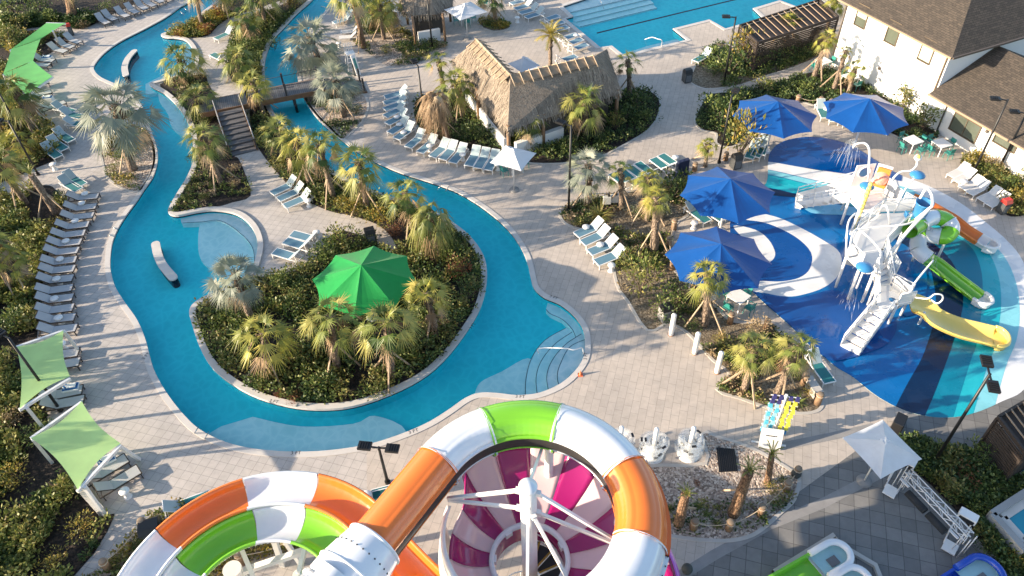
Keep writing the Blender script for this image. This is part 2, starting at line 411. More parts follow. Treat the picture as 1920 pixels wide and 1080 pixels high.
for k in range(4): o = k * 6; edge_line([(1070 + o, 20 + o * 1.1), (1215 + o, -14 + o * 1.05)], -.50 + (3 - k) * .11)
# lane lines on the pool floor
b = MB(); LN = mat('lane tile', (.01, .025, .07), .5, 0)
a0, a1 = G(1119, 62, -RD + .004), G(1400, -6, -RD + .004); b.sheet([a0 + Vector((0, .12, 0)), a1 + Vector((0, .12, 0)), a1 - Vector((0, .12, 0)), a0 - Vector((0, .12, 0))], -RD + .004, LN)
struct('lane_marking', b)
# water bodies (closed, absorbing)
def water(name, loop, z=-.11, zb=-RD - .12):
    g = grow(loop, .05); struct(name, MB().prism(g, zb, z, WATER))
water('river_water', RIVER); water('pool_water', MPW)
# coping along the banks, raised kerb round the island
def ribbon(name, path, w0, w1, z, m, zb=-.05):
    A, B = offset(path, w0), offset(path, w1); b = MB(); n = len(path)
    for i in range(n - 1):
        p = [A[i], A[i + 1], B[i + 1], B[i]]
        b.add([(q.x, q.y, z) for q in p], [(0, 1, 2, 3)], m)
    for P in (A, B):
        b.add([(q.x, q.y, z) for q in P] + [(q.x, q.y, zb) for q in P], [(i, i + 1, n + i + 1, n + i) for i in range(n - 1)], m)
    return struct(name, b)
def side(path, probe):
    """+1 when offset() to the left leaves the river"""
    k = len(path) // 2; q = offset(path, .3)[k]; return -1 if pip(q, probe) else 1
sL = side(LBW, RIVER); sI = side(IBW, RIVER)
ribbon('river_coping', LBW, -sL * .03, sL * .27, .03, COPE); ribbon('island_kerb', IBW, -sI * .03, sI * .30, .10, COPE)
ribbon('pool_coping', grow(MPW, 0) + [MPW[0]], .02, -.38, .03, COPE)
# ---------------------------------------------------------------- planting beds
BEDS = {
 'TL': (MULCH, [(-60, 70), (-60, 22), (90, -8), (262, -16), (262, 2), (200, 32), (168, 50), (140, 55), (120, 48), (60, 52), (0, 62)]),
 'L2': (MULCH, [(-90, 88), (0, 66), (80, 55), (95, 64), (126, 70), (132, 77), (92, 101), (70, 113), (60, 128), (42, 160), (47, 195), (65, 212), (87, 230), (120, 255), (112, 290), (99, 302), (60, 318), (25, 331), (-90, 347)]),
 'L3': (MULCH, [(-140, 398), (25, 372), (60, 352), (93, 348), (110, 363), (129, 388), (127, 402), (119, 425), (107, 450), (92, 475), (85, 505), (79, 540), (75, 572), (70, 630), (68, 660), (80, 700), (85, 760), (100, 830), (150, 917), (195, 962), (213, 972), (135, 1085), (-140, 1300)]),
 'C1': (GRAVEL, [(188, 250), (187, 275), (193, 297), (200, 325), (212, 340), (237, 355), (258, 358), (268, 344), (281, 322), (287, 300), (285, 275), (274, 250), (262, 238), (220, 236)]),
 'I1': (MULCH, [(312, 66), (352, 51), (397, 24), (420, 0), (440, -30), (580, -36), (556, -8), (520, 3), (480, 17), (435, 32), (408, 49), (390, 67), (350, 71)]),
 'I2': (MULCH, [(592, -30), (580, -2), (553, 25), (526, 54), (505, 79), (491, 113), (490, 150), (474, 160), (440, 155), (430, 140), (428, 100), (437, 68), (448, 52), (482, 28), (535, 6), (560, -10)]),
 'I3': (MULCH, [(300, 158), (338, 147), (382, 139), (390, 155), (402, 178), (410, 200), (425, 235), (437, 288), (447, 297), (460, 327), (470, 367), (435, 380), (405, 388), (350, 394), (327, 398), (325, 391), (341, 364), (361, 333), (372, 300), (370, 262), (362, 232), (340, 197), (316, 174)]),
 'I4': (MULCH, [(492, 176), (512, 222), (545, 259), (585, 295), (618, 324), (660, 348), (692, 363), (737, 379), (775, 390), (822, 412), (865, 442), (893, 474), (904, 512), (898, 560), (875, 606), (825, 670), (768, 712), (680, 750), (610, 759), (542, 753), (477, 732), (418, 693), (388, 652), (371, 608), (366, 586), (380, 573), (406, 560), (440, 541), (478, 524),
   (520, 515), (560, 505), (598, 482), (615, 448), (640, 432), (690, 447), (708, 460), (745, 475), (742, 460), (730, 440), (705, 420), (660, 405), (615, 395), (565, 370), (525, 330), (487, 282), (476, 250), (468, 215), (478, 185)]),
 'R1': (GRAVEL, [(575, 180), (594, 212), (620, 238), (642, 258), (655, 250), (675, 230), (687, 207), (687, 190), (677, 176), (640, 162), (600, 160)]),
 'R2': (GRAVEL, [(665, 82), (692, 100), (712, 115), (730, 124), (762, 122), (802, 111), (830, 101), (837, 84), (832, 75), (785, 85), (767, 62), (730, 25), (705, 0), (690, -5), (672, 40), (663, 65)]),
 'R3': (MULCH, [(790, 180), (777, 205), (779, 225), (792, 245), (832, 266), (872, 281), (905, 287), (950, 284), (985, 303), (1035, 306), (1080, 302), (1122, 294), (1172, 269), (1210, 246), (1231, 220), (1236, 192), (1230, 180), (1215, 171), (1180, 168), (1150, 178), (1100, 195), (950, 225), (870, 180)]),
 'R4': (SOIL, [(1295, 152), (1310, 162), (1330, 166), (1370, 162), (1400, 155), (1440, 140), (1480, 128), (1535, 105), (1540, 88), (1480, 85), (1420, 105), (1350, 80), (1320, 100), (1300, 135)]),
 'R5': (MULCH, [(1305, 228), (1310, 210), (1320, 190), (1335, 176), (1385, 172), (1440, 160), (1500, 141), (1530, 134), (1560, 128), (1600, 152), (1640, 168), (1690, 203), (1757, 250), (1745, 262), (1700, 262), (1650, 240), (1600, 215), (1560, 205), (1530, 198), (1500, 190), (1450, 190), (1410, 215), (1400, 245), (1385, 268), (1365, 275), (1345, 268), (1345, 250), (1317, 243)]),
 'R6': (SOIL, [(1052, 402), (1062, 388), (1090, 378), (1130, 370), (1177, 362), (1210, 352), (1260, 340), (1290, 335), (1310, 360), (1307, 385), (1285, 405), (1265, 420), (1255, 455), (1257, 495), (1272, 520), (1295, 543), (1335, 572), (1372, 605), (1435, 608), (1480, 640), (1515, 665), (1512, 712), (1536, 745), (1537, 762), (1522, 771), (1490, 772), (1440, 762), (1390, 745), (1347, 730), (1372, 702), (1340, 675), (1317, 650), (1290, 622), (1265, 608), (1247, 605), (1215, 618), (1180, 565), (1160, 535), (1150, 480), (1150, 457), (1130, 425), (1090, 428), (1062, 418)]),
 'R8': (GRAVEL, [(1318, 815), (1345, 822), (1380, 832), (1417, 847), (1455, 868), (1482, 885), (1494, 897), (1492, 917), (1482, 940), (1457, 962), (1440, 978), (1410, 1000), (1372, 1010), (1330, 1010), (1285, 1006), (1240, 997), (1200, 980), (1190, 920), (1205, 878), (1325, 872)]),
 'R9': (MULCH, [(1690, 822), (1735, 828), (1775, 850), (1810, 850), (1850, 880), (1915, 900), (1935, 915), (1860, 962), (1842, 985), (1880, 1020), (1940, 1075), (1960, 1120), (1900, 1120), (1885, 1085), (1860, 1045), (1825, 1000), (1790, 955), (1740, 905), (1712, 880), (1690, 845)]),
 'R10': (MULCH, [(1800, 305), (1830, 292), (1870, 318), (1925, 342), (1955, 380), (1925, 402), (1895, 406), (1880, 396), (1865, 372), (1835, 340)]),
 'R11': (GRAVEL, [(150, 1090), (200, 1055), (258, 998), (285, 965), (320, 950), (350, 945), (370, 960), (480, 980), (590, 1000), (610, 1020), (540, 1035), (450, 1060), (400, 1090), (300, 1140), (150, 1140)]),
 'R12': (SOIL, [(897, 42), (930, 35), (957, 50), (925, 58)]),
}
BEDW = {}
for k, (m, px) in BEDS.items():
    P = WS(px, 0, 3, True); BEDW[k] = P
    b = MB(); V, Fs = fill2d(P); b.add([(p.x, p.y, .012) for p in V], Fs, m); struct('planting_bed', b)
    if k in ('R1', 'R3', 'R4', 'R5', 'R6', 'R8', 'R12', 'C1'):
        A, B = grow(P, .16), grow(P, -.0); n = len(P); b = MB()
        b.add([(q.x, q.y, .03) for q in A] + [(q.x, q.y, .03) for q in B], [(i, (i + 1) % n, n + (i + 1) % n, n + i) for i in range(n)], CONC)
        for Q in (A, B): b.add([(q.x, q.y, .03) for q in Q] + [(q.x, q.y, -.02) for q in Q], [(i, (i + 1) % n, n + (i + 1) % n, n + i) for i in range(n)], CONC)
        struct('bed_kerb', b)
# ---------------------------------------------------------------- splash pad with its painted swirls
def paint(name, r, g, bl, rough=.35):
    s = NT(name); co = s.n('TexCoord').outputs['Object']; col = srgb(r, g, bl)
    c = s.ramp(s.noise(co, .9, 5), [(.3, tuple(x * .9 for x in col[:3])), (.7, tuple(min(1, x * 1.08) for x in col[:3]))])
    s.l(c, s.p.inputs['Base Color'])
    wet = s.ramp(s.noise(co, .45, 4), [(.42, (.12, .12, .12)), (.58, (.5, .5, .5))]); s.l(wet, s.p.inputs['Roughness']); return s.m
PADE = [(1440, 302), (1447, 282), (1470, 265), (1515, 257), (1560, 262), (1600, 275), (1640, 300), (1680, 325), (1740, 348), (1800, 380), (1850, 418), (1890, 453), (1918, 490), (1940, 560), (1948, 640), (1938, 700), (1915, 735), (1880, 752), (1840, 770), (1800, 781), (1760, 783), (1720, 777), (1680, 763), (1640, 740), (1600, 708), (1570, 690), (1545, 670), (1520, 650), (1480, 610), (1440, 575), (1405, 540), (1385, 500), (1370, 450), (1372, 400), (1400, 370), (1436, 345)]
PADW = WS(PADE, 0, 4, True)
PW = paint('pad white', 222, 222, 222); PA = paint('pad aqua', 130, 200, 210); PT = paint('pad turquoise', 30, 172, 185); PE = paint('pad teal', 0, 122, 148); PN = paint('pad navy', 0, 34, 70)
PB = paint('pad blue', 0, 100, 165); PR_ = paint('pad royal', 0, 72, 142); PL = paint('pad light blue', 120, 190, 224)
b = MB(); zz = [.006]
b.prism(PADW, -.02, zz[0], PW)
def clip_lay(poly, m):
    """painted area: the polygon cut to the pad outline"""
    zz[0] += .004; L1, L2 = [Vector(p[:2]) for p in poly], [Vector(p[:2]) for p in PADW]; vs, ed = [], []
    for L in (L1, L2):
        o = len(vs); n = len(L); vs += L; ed += [(o + i, o + (i + 1) % n) for i in range(n)]
    r = delaunay_2d_cdt(vs, ed, [], 0, 1e-5); out = []
    for f in r[2]:
        c = sum((r[0][i] for i in f), Vector((0, 0))) / len(f)
        if pip(c, L1) and pip(c, L2): out.append(tuple(f))
    b.add([(p.x, p.y, zz[0]) for p in r[0]], out, m)
LEFT = W([(1640, 840), (1300, 700), (1280, 350), (1420, 220)])
def band(curve, m, top): clip_lay(WS(curve, 0, 4) + LEFT + W(top), m)
band([(1560, 348), (1640, 345), (1700, 352), (1760, 387), (1830, 432), (1880, 477), (1905, 530), (1912, 590), (1905, 640), (1885, 690), (1858, 790)], PA, [])
band([(1600, 375), (1660, 372), (1722, 400), (1790, 440), (1845, 465), (1870, 510), (1877, 570), (1866, 648), (1850, 690), (1818, 800)], PT, [])
band([(1640, 400), (1700, 408), (1760, 432), (1815, 458), (1838, 500), (1842, 560), (1832, 640), (1818, 682), (1780, 805)], PE, [])
band([(1640, 410), (1700, 425), (1752, 458), (1790, 500), (1806, 560), (1790, 633), (1755, 730), (1725, 800)], PN, [])
band([(1600, 410), (1680, 450), (1735, 490), (1752, 540), (1754, 590), (1745, 624), (1728, 672), (1700, 722), (1660, 800)], PB, [])
clip_lay(WS([(1400, 300), (1441, 303), (1500, 313), (1560, 323), (1620, 331), (1690, 340)], 0, 4) + W([(1700, 250), (1420, 230)]), PR_)
clip_lay(WS([(1400, 304), (1441, 304), (1500, 314), (1560, 324), (1620, 332), (1680, 338)], 0, 4) + list(reversed(WS([(1400, 318), (1441, 319), (1500, 332), (1560, 346), (1620, 360), (1690, 372)], 0, 4))), PW)
clip_lay(WS([(1400, 319), (1441, 320), (1500, 333), (1560, 347), (1620, 361)], 0, 4) + list(reversed(WS([(1400, 327), (1441, 328), (1500, 342), (1560, 358), (1620, 372)], 0, 4))), PA)
clip_lay(WS([(1400, 328), (1441, 329), (1500, 343), (1560, 359), (1620, 373)], 0, 4) + list(reversed(WS([(1400, 352), (1441, 353), (1500, 366), (1560, 380), (1620, 392)], 0, 4))), PT)
clip_lay(WS([(1400, 353), (1441, 354), (1500, 367), (1520, 372)], 0, 4) + list(reversed(WS([(1400, 366), (1441, 367), (1495, 371), (1520, 373)], 0, 4))), PN)
clip_lay(WS([(1500, 376), (1560, 383), (1630, 395), (1640, 408), (1580, 404), (1520, 400)], 0, 4, True), PL)
clip_lay(WS([(1350, 380), (1400, 382), (1480, 395), (1540, 420), (1590, 460), (1592, 520), (1570, 560), (1520, 575), (1440, 575), (1360, 540)], 0, 4, True), PB)
clip_lay(WS([(1350, 405), (1400, 398), (1440, 404), (1478, 417), (1540, 450), (1575, 477), (1572, 515), (1545, 540), (1500, 555), (1470, 557), (1440, 552), (1390, 540), (1350, 500)], 0, 4, True), PW)
clip_lay(WS([(1350, 410), (1400, 414), (1440, 421), (1490, 445), (1520, 475), (1518, 505), (1498, 522), (1465, 529), (1430, 528), (1395, 525), (1360, 490)], 0, 4, True), PR_)
clip_lay(WS([(1375, 425), (1415, 432), (1440, 450), (1453, 475), (1447, 490), (1433, 493), (1420, 470), (1395, 450)], 0, 4, True), PW)
clip_lay(WS([(1385, 545), (1440, 556), (1500, 559), (1560, 545), (1600, 560), (1660, 590), (1681, 610), (1665, 645), (1620, 665), (1580, 676), (1540, 676), (1480, 640), (1400, 580)], 0, 4, True), PR_)
clip_lay(WS([(1668, 512), (1690, 478), (1725, 490), (1738, 530), (1725, 580), (1690, 590)], 0, 4, True), PB)
struct('splash_pad', b)
# ================================================================ plants
R = random.Random(11)
PALMG = leafmat('palm green', [(0.042, 0.084, 0.022), (0.120, 0.168, 0.036), (0.228, 0.252, 0.060), (0.336, 0.324, 0.084), (0.480, 0.420, 0.132)], .3, .45)
PALMY = leafmat('palm yellow green', [(0.110, 0.146, 0.030), (0.244, 0.256, 0.049), (0.378, 0.354, 0.073), (0.512, 0.415, 0.098)], .3, .45)
PALMM = leafmat('palm mixed green', [(0.066, 0.099, 0.022), (0.143, 0.176, 0.044), (0.242, 0.242, 0.066), (0.330, 0.297, 0.099)], .3, .45)
PALMS = leafmat('palm silver', [(.12, .15, .12), (.20, .23, .18), (.28, .30, .24), (.24, .26, .17), (.34, .35, .29)], .2, .5)
PALMD = leafmat('palm dead', [(.16, .10, .055), (.28, .19, .11), (.40, .28, .17), (.46, .35, .23)], .2, .7)
PALMF = leafmat('palm feather gold', [(.20, .20, .04), (.38, .30, .06), (.50, .38, .10)], .3, .5)
def trunk_mat(name, c0, c1, sc=14):
    s = NT(name); co = s.n('TexCoord').outputs['Object']; mp = s.n('Mapping'); mp.inputs['Scale'].default_value = (2.2, 2.2, 1); s.l(co, mp.inputs[0])
    v = s.n('TexVoronoi'); v.inputs['Scale'].default_value = sc * .5; s.l(mp.outputs[0], v.inputs['Vector'])
    n = s.noise(co, 6, 5, .7); f = s.math('ADD', s.math('MULTIPLY', v.outputs['Distance'], .7), s.math('MULTIPLY', n, .5))
    s.l(s.ramp(f, [(.25, c1), (.75, c0)]), s.p.inputs['Base Color']); s.p.inputs['Roughness'].default_value = .9
    s.bump(f, .9, .05); return s.m
TRG = trunk_mat('palm trunk grey', (.12, .085, .06), (.40, .31, .235)); TRB = trunk_mat('palm trunk brown', (.10, .055, .03), (.36, .22, .13))
STK = mat('timber stake', (.42, .31, .21), .8, .2, 4)
def fan_leaf(mb, org, az, el, plen, rad, m, rng, stem, droop=.35, nseg=17, spread=1.85, base=.33):
    """one fan leaf: bent petiole, pleated blade with free pointed tips"""
    d = Vector((cos(az) * cos(el), sin(az) * cos(el), sin(el))); side = Vector((-sin(az), cos(az), 0))
    hub = org + d * plen + Vector((0, 0, -plen * .18))
    mid = org + d * plen * .55 + Vector((0, 0, .03))
    for a, c in ((org, mid), (mid, hub)):
        p = side * .025
        mb.add([a - p, a + p, c + p, c - p], [(0, 1, 2, 3)], stem)
    d2 = (hub - mid).normalized(); roll = rng.uniform(-.5, .5)
    nrm = side.cross(d2).normalized(); nrm = -nrm if nrm.z < 0 else nrm
    sd = (side * cos(roll) + nrm * sin(roll)).normalized(); nrm = d2.cross(sd).normalized()
    vs = [hub]; fs = []
    for k in range(nseg + 1):
        t = -spread + 2 * spread * k / nseg; r = rad * base * (1 - .12 * abs(t) / spread)
        v = hub + (d2 * cos(t) + sd * sin(t)) * r + nrm * (.10 * rad * (abs(sin(t)) - .2) - (.035 * rad)); v.z -= droop * .18 * rad; vs.append(v)
    for k in range(nseg):
        t = -spread + 2 * spread * (k + .5) / nseg; r = rad * rng.uniform(.88, 1.08) * (1 - .22 * abs(t) / spread)
        v = hub + (d2 * cos(t) + sd * sin(t)) * r + nrm * (.14 * rad * abs(sin(t)) + .03); v.z -= droop * rad * rng.uniform(.6, 1.5); o = len(vs); vs.append(v)
        fs.append((0, k + 1, o, k + 2))
    mb.add(vs, fs, m)
def fan_crown(seed, m, n=34, plen=.85, rad=.95, low=-.9, dead=5, dm=None, droop=.35, nseg=17, up=1.4, base=.33):
    rng = random.Random(seed); mb = MB(); dm = dm or PALMD
    for i in range(n):
        t = (i + .5) / n; el = up + (low - up) * t ** .85 + rng.uniform(-.12, .12); az = i * 2.399 + rng.uniform(-.3, .3)
        k = rng.uniform(.8, 1.15) * (.72 + .5 * min(t * 2, 1))
        fan_leaf(mb, Vector((0, 0, -.12 * t)), az, el, plen * k, rad * rng.uniform(.85, 1.1), dm if i >= n - dead else m, rng, dm if i >= n - dead else m, droop * (1 + t), nseg, base=base)
    for i in range(26):       # old leaf bases under the crown
        az = i * 2.399; z = -.15 - .75 * i / 26; a = Vector((cos(az) * .16, sin(az) * .16, z)); c = a + Vector((cos(az) * .13, sin(az) * .13, .24))
        mb.bar(a, c, .09, .03, TRG)
    return mb
def feather_crown(seed, m, n=26, L=1.5, low=-.3, up=1.4, w=.22, droop=.9):
    rng = random.Random(seed); mb = MB()
    for i in range(n):
        t = (i + .5) / n; el = up + (low - up) * t; az = i * 2.399; ln = L * rng.uniform(.85, 1.1); P = []
        for q in range(9):
            u = q / 8; e = el - droop * u * u; P.append((P[-1] if q else Vector((0, 0, 0))) + (Vector((cos(az) * cos(e), sin(az) * cos(e), sin(e))) * ln / 8 if q else Vector((0, 0, 0))))
        sd = Vector((-sin(az), cos(az), 0)); vs, fs = [], []
        for q in range(8):
            c = .024; vs0 = [P[q] - sd * c, P[q] + sd * c, P[q + 1] + sd * c, P[q + 1] - sd * c]; o = len(vs); vs += vs0; fs.append((o, o + 1, o + 2, o + 3))
            if q < 1: continue
            for s2 in (-1, 1):
                for h in (0, .5):
                    b0 = P[q].lerp(P[q + 1], h); tip = b0 + sd * s2 * w * (1.2 - abs(q / 8 - .4)) + (P[q + 1] - P[q]) * 1.1 + Vector((0, 0, -.03)); b1 = b0 + (P[q + 1] - P[q]) * .42
                    o = len(vs); vs += [b0, tip, b1]; fs.append((o, o + 1, o + 2))
        mb.add(vs, fs, m)
    return mb
def mesh_only(mb, name):
    o = mb.build(name, recalc=False); me = o.data; bpy.data.objects.remove(o); return me
CROWN = {
 'sabal': [mesh_only(fan_crown(s, PALMG, 25, .95, .98, dead=d, low=-.85), 'palm crown') for s, d in ((1, 3), (2, 5), (3, 2))],
 'yellow': [mesh_only(fan_crown(s, PALMY, 23, .95, .98, dead=d, low=-.9), 'palm crown') for s, d in ((4, 3), (5, 5))],
 'silver': [mesh_only(fan_crown(s, PALMS, 32, 1.0, .98, -.85, 1, droop=.22, nseg=22, base=.40), 'palm crown') for s in (6, 7)],
 'dead': [mesh_only(fan_crown(s, PALMD, 38, .75, .95, -1.3, 38, droop=.9, up=.9), 'palm crown') for s in (8,)],
 'droop': [mesh_only(fan_crown(s, PALMM, 24, .85, 1.0, -1.1, 5, droop=.95, up=1.2), 'palm crown') for s in (9,)],
 'young': [mesh_only(fan_crown(s, PALMG, 13, .85, .95, -.7, 2, droop=.3), 'palm crown') for s in (10, 12)],
 'feather': [mesh_only(feather_crown(13, PALMF), 'palm crown')],
 'trim': [mesh_only(feather_crown(14, PALMG, 12, 1.0, .6, 1.5, .1), 'palm crown')],
}
PN_ = 0
def palm(base, crown, rpx, kind, label, stakes=3, tr=.15, mt=None, name='palm_tree', lean=1.0, group=None, h=None):
    global PN_; PN_ += 1; rng = random.Random(PN_ * 7 + 1)
    g = G(*base); h = h or max(.8, HT(base, crown)); c = G(crown[0], crown[1], h); off = (c - g) * lean; off.z = 0
    if off.length > .55 * h: off = off.normalized() * .55 * h
    t = thing(name, label, 'palm tree', g, 0, group); mt = mt or TRG
    n = max(8, int(h * 5)); path = []; rad = []
    for i in range(n + 1):
        u = i / n; path.append(Vector((off.x * u ** 1.3, off.y * u ** 1.3, h * u - .05 * (1 - u)))); rad.append((tr * (1.28 - .34 * u) + tr * .35 * max(0, u - .72)) * rng.uniform(.90, 1.10))
    b = MB(); b.tube(path, rad, mt, 9)
    if kind != 'trim' and h > 1.5:
        for i in range(int(22)):       # boots
            u = rng.uniform(.55, .98); az = i * 2.399; p = path[int(u * n)]; r0 = rad[int(u * n)]
            a = p + Vector((cos(az) * r0 * .8, sin(az) * r0 * .8, 0)); b.bar(a, a + Vector((cos(az) * .10, sin(az) * .10, .20)), .10, .03, mt)
    b.build('trunk', t, recalc=False)
    px_m = F / ((CM.transposed() @ (Vector((c.x, c.y, h)) - Vector((0, 0, H)))).z)
    sc = rpx / px_m / 1.75
    me = CROWN[kind][PN_ % len(CROWN[kind])]; o = bpy.data.objects.new('crown', me); COL.objects.link(o); o.parent = t
    o.location = path[-1]; o.scale = (sc, sc, sc); o.rotation_euler = (rng.uniform(-.12, .12), rng.uniform(-.12, .12), rng.uniform(0, 6.28))
    a0 = rng.uniform(0, 6)
    for k in range(stakes):
        az = a0 + k * 2.094; hs = min(1.7, h * .5); u = hs / h; top = Vector((off.x * u ** 1.3, off.y * u ** 1.3, hs)) + Vector((cos(az), sin(az), 0)) * tr * .9
        MB().bar(top, Vector((cos(az) * 1.15, sin(az) * 1.15, .01)), .07, .07, STK).build('support_stake', t)
    return t
PALMS_L = [
 ((250, 318), (215, 195), 74, 'silver', 'largest silver-blue fan palm, leaning over the left river channel', 1, .24),
 ((345, 152), (336, 106), 46, 'sabal', 'green fan palm at the tip of the dark bed beside the white curved bench', 2),
 ((383, 216), (368, 180), 42, 'sabal', 'bushy green fan palm left of the wooden bridge landing', 0),
 ((415, 345), (378, 255), 44, 'sabal', 'staked fan palm in the dark mulch wedge below the bridge steps', 3),
 ((452, 152), (440, 106), 40, 'sabal', 'fan palm with hanging fronds above the bridge on the upper path', 2),
 ((494, 212), (472, 150), 36, 'yellow', 'yellow-green fan palm whose crown hides the left end of the bridge', 2),
 ((380, 52), (362, -35), 40, 'sabal', 'bare grey palm trunk crossing the upper left river channel', 0),
 ((424, 33), (416, -40), 40, 'sabal', 'pale palm trunk at the top of the wedge bed between the paths', 2),
 ((474, 80), (457, 30), 34, 'sabal', 'thin-crowned palm beside the upper path left of the right channel', 3),
 ((140, 44), (124, -50), 40, 'sabal', 'thick shaggy brown palm trunk behind the top left loungers', 0, .34, TRB),
 ((499, 48), (484, -20), 40, 'sabal', 'palm trunk leaning left in the hedge along the right channel top', 2),
 ((543, 15), (536, -40), 36, 'sabal', 'palm trunk at the very top between path and right channel', 2),
 ((600, 122), (580, 70), 60, 'silver', 'silver-green fan palm over the right channel upstream of the bridge', 0, .2),
 ((645, 218), (627, 148), 48, 'silver', 'silver-green staked fan palm in gravel at the right end of the bridge', 3, .2),
 ((683, 90), (655, -25), 46, 'sabal', 'tall leaning palm trunk left of the smaller thatched hut', 3, .17, TRB),
 ((706, 50), (694, 8), 40, 'sabal', 'palm nearest the far loungers beside the smaller thatched hut', 2),
 ((720, 73), (712, 8), 38, 'sabal', 'middle palm of the cluster beside the smaller thatched hut', 2),
 ((736, 62), (730, 4), 36, 'yellow', 'palm touching the thatch of the smaller round hut', 2),
 ((832, 172), (822, 112), 30, 'young', 'thin green palm behind the brown dead palm', 0),
 ((868, 220), (852, 152), 42, 'sabal', 'green fan palm against the left gable of the large thatched hut', 3),
 ((840, 266), (815, 180), 44, 'dead', 'dead brown palm with hanging dry fronds near the blue loungers', 3, .16, TRB),
 ((930, 44), (922, -14), 34, 'sabal', 'palm in the small round planter near the lap pool loungers', 2),
 ((1032, 126), (1032, 66), 40, 'feather', 'golden feather palm between the thatched hut and the lap pool', 0, .14),
 ((1180, 180), (1178, 112), 34, 'young', 'small dark palm at the right end of the large thatched hut', 3),
 ((1098, 258), (1096, 186), 50, 'sabal', 'full crowned palm in front of the large thatched hut', 2, .17),
 ((1082, 236), (1075, 162), 34, 'yellow', 'palm crown rising behind the full palm at the thatched hut', 2),
 ((993, 272), (990, 218), 38, 'sabal', 'short staked palm at the near left corner of the large hut', 3),
 ((1322, 312), (1327, 270), 22, 'yellow', 'small yellow palm beside the lamp post above the blue umbrellas', 1, .12),
 ((1472, 92), (1480, 44), 36, 'yellow', 'palm in front of the dark slatted cabana roof', 1),
 ((1540, 100), (1538, 56), 28, 'dead', 'dead tan palm between cabana and white building', 0, .13),
 ((1526, 145), (1552, 70), 26, 'yellow', 'leaning palm at the left corner of the white building', 3, .16),
 ((1562, 172), (1587, 95), 18, 'young', 'slim palm left of the pair in front of the white wall', 3, .14),
 ((1591, 173), (1604, 126), 26, 'young', 'short slim palm right of the pair in front of the white wall', 2, .13),
 ((1548, 60), (1570, -4), 30, 'yellow', 'palm at the roof corner of the white building top edge', 0),
 ((545, 305), (520, 240), 40, 'sabal', 'palm nearest the bridge steps in the strip bed by the right channel', 2),
 ((584, 354), (556, 262), 46, 'yellow', 'second palm below the bridge in the strip bed', 3),
 ((626, 374), (598, 270), 44, 'sabal', 'tall palm in the middle of the strip bed above the yellow shrubs', 3),
 ((690, 396), (672, 302), 52, 'sabal', 'palm with wide dark crown spreading over the right channel', 2),
 ((777, 440), (758, 360), 44, 'sabal', 'palm with upright crown above the golden shrubs of the strip bed', 2),
 ((820, 470), (808, 402), 55, 'droop', 'palm with long straw-coloured drooping fronds', 3),
 ((474, 605), (440, 512), 52, 'silver', 'silver palm at the left tip of the big island bed', 0, .17),
 ((506, 702), (494, 622), 60, 'yellow', 'yellowest palm low on the left of the big island bed', 2),
 ((633, 692), (620, 592), 62, 'sabal', 'palm in front of the left side of the green umbrella', 3, .17),
 ((735, 706), (724, 602), 62, 'sabal', 'palm in front of the right side of the green umbrella', 3, .17),
 ((818, 628), (798, 548), 52, 'yellow', 'palm with orange tipped fronds right of the green umbrella', 2),
 ((1104, 384), (1104, 308), 46, 'silver', 'grey half-dead palm by the lamp post in the round planter', 2, .16),
 ((1166, 390), (1163, 318), 32, 'young', 'dark sparse palm beside the two service boxes', 3),
 ((1214, 412), (1217, 332), 30, 'yellow', 'rear palm of the pair in the dry right bed', 2),
 ((1226, 472), (1231, 368), 34, 'yellow', 'front palm of the pair in the dry right bed with tall bare trunk', 3, .19),
 ((1322, 608), (1327, 512), 44, 'yellow', 'palm standing just below the front blue umbrella', 3, .17),
 ((1395, 732), (1417, 648), 46, 'sabal', 'palm behind the third white bollard', 3),
 ((1455, 742), (1500, 648), 46, 'sabal', 'palm leaning right beside the splash pad edge', 3),
 ((1375, 964), (1404, 884), 56, 'trim', 'dark scaly palm trunk with tied fronds in the gravel bed by the ring slide', 1, .2, TRB),
 ((1272, 984), (1286, 926), 42, 'trim', 'shorter scaly palm nearest the ring slide in the gravel bed', 1, .17, TRB),
 ((1438, 906), (1447, 852), 50, 'trim', 'small tufted palm at the upper right rim of the gravel bed', 0, .12, TRB),
 ((66, 252), (24, 165), 50, 'sabal', 'leaning palm left of the far green shade sail', 3),
 ((50, 382), (-14, 300), 50, 'sabal', 'staked palm leaning out of the left picture edge', 3),
 ((106, 400), (58, 328), 46, 'trim', 'palm trunk with trimmed crown at the end of the left lounger row', 3, .19),
 ((48, 298), (26, 262), 36, 'yellow', 'short palm in the upper left bed', 2),
 ((52, 542), (12, 482), 36, 'yellow', 'green-topped palm low at the left edge beside the lounger row', 3),
 ((26, 545), (-30, 450), 46, 'sabal', 'palm trunk lowest on the left picture edge above the near sails', 2),
 ((12, 250), (-50, 170), 46, 'sabal', 'palm mostly outside the left edge by the far sail', 2),
]
for a in PALMS_L:
    base, crown, r, kind, lab = a[:5]; st = a[5] if len(a) > 5 else 3; tr = a[6] if len(a) > 6 else .15; mt = a[7] if len(a) > 7 else None
    palm(base, crown, r, kind, lab, st, tr, mt)
for i, (x, y, h) in enumerate([(-27, 18, 5.5), (-29.5, 22, 6), (-31, 26, 5), (-33, 30.5, 6), (-35, 36, 6.5), (-26.5, 14, 5), (-40, 47, 7)]):
    q = PR((x, y, 0)); q2 = PR((x - .4, y + .2, h)); palm(q, q2, 48, 'sabal', 'fan palm of the row beyond the left edge of the garden', 0, .17, None, 'palm_tree', 1, 'palms beyond the left edge', h)
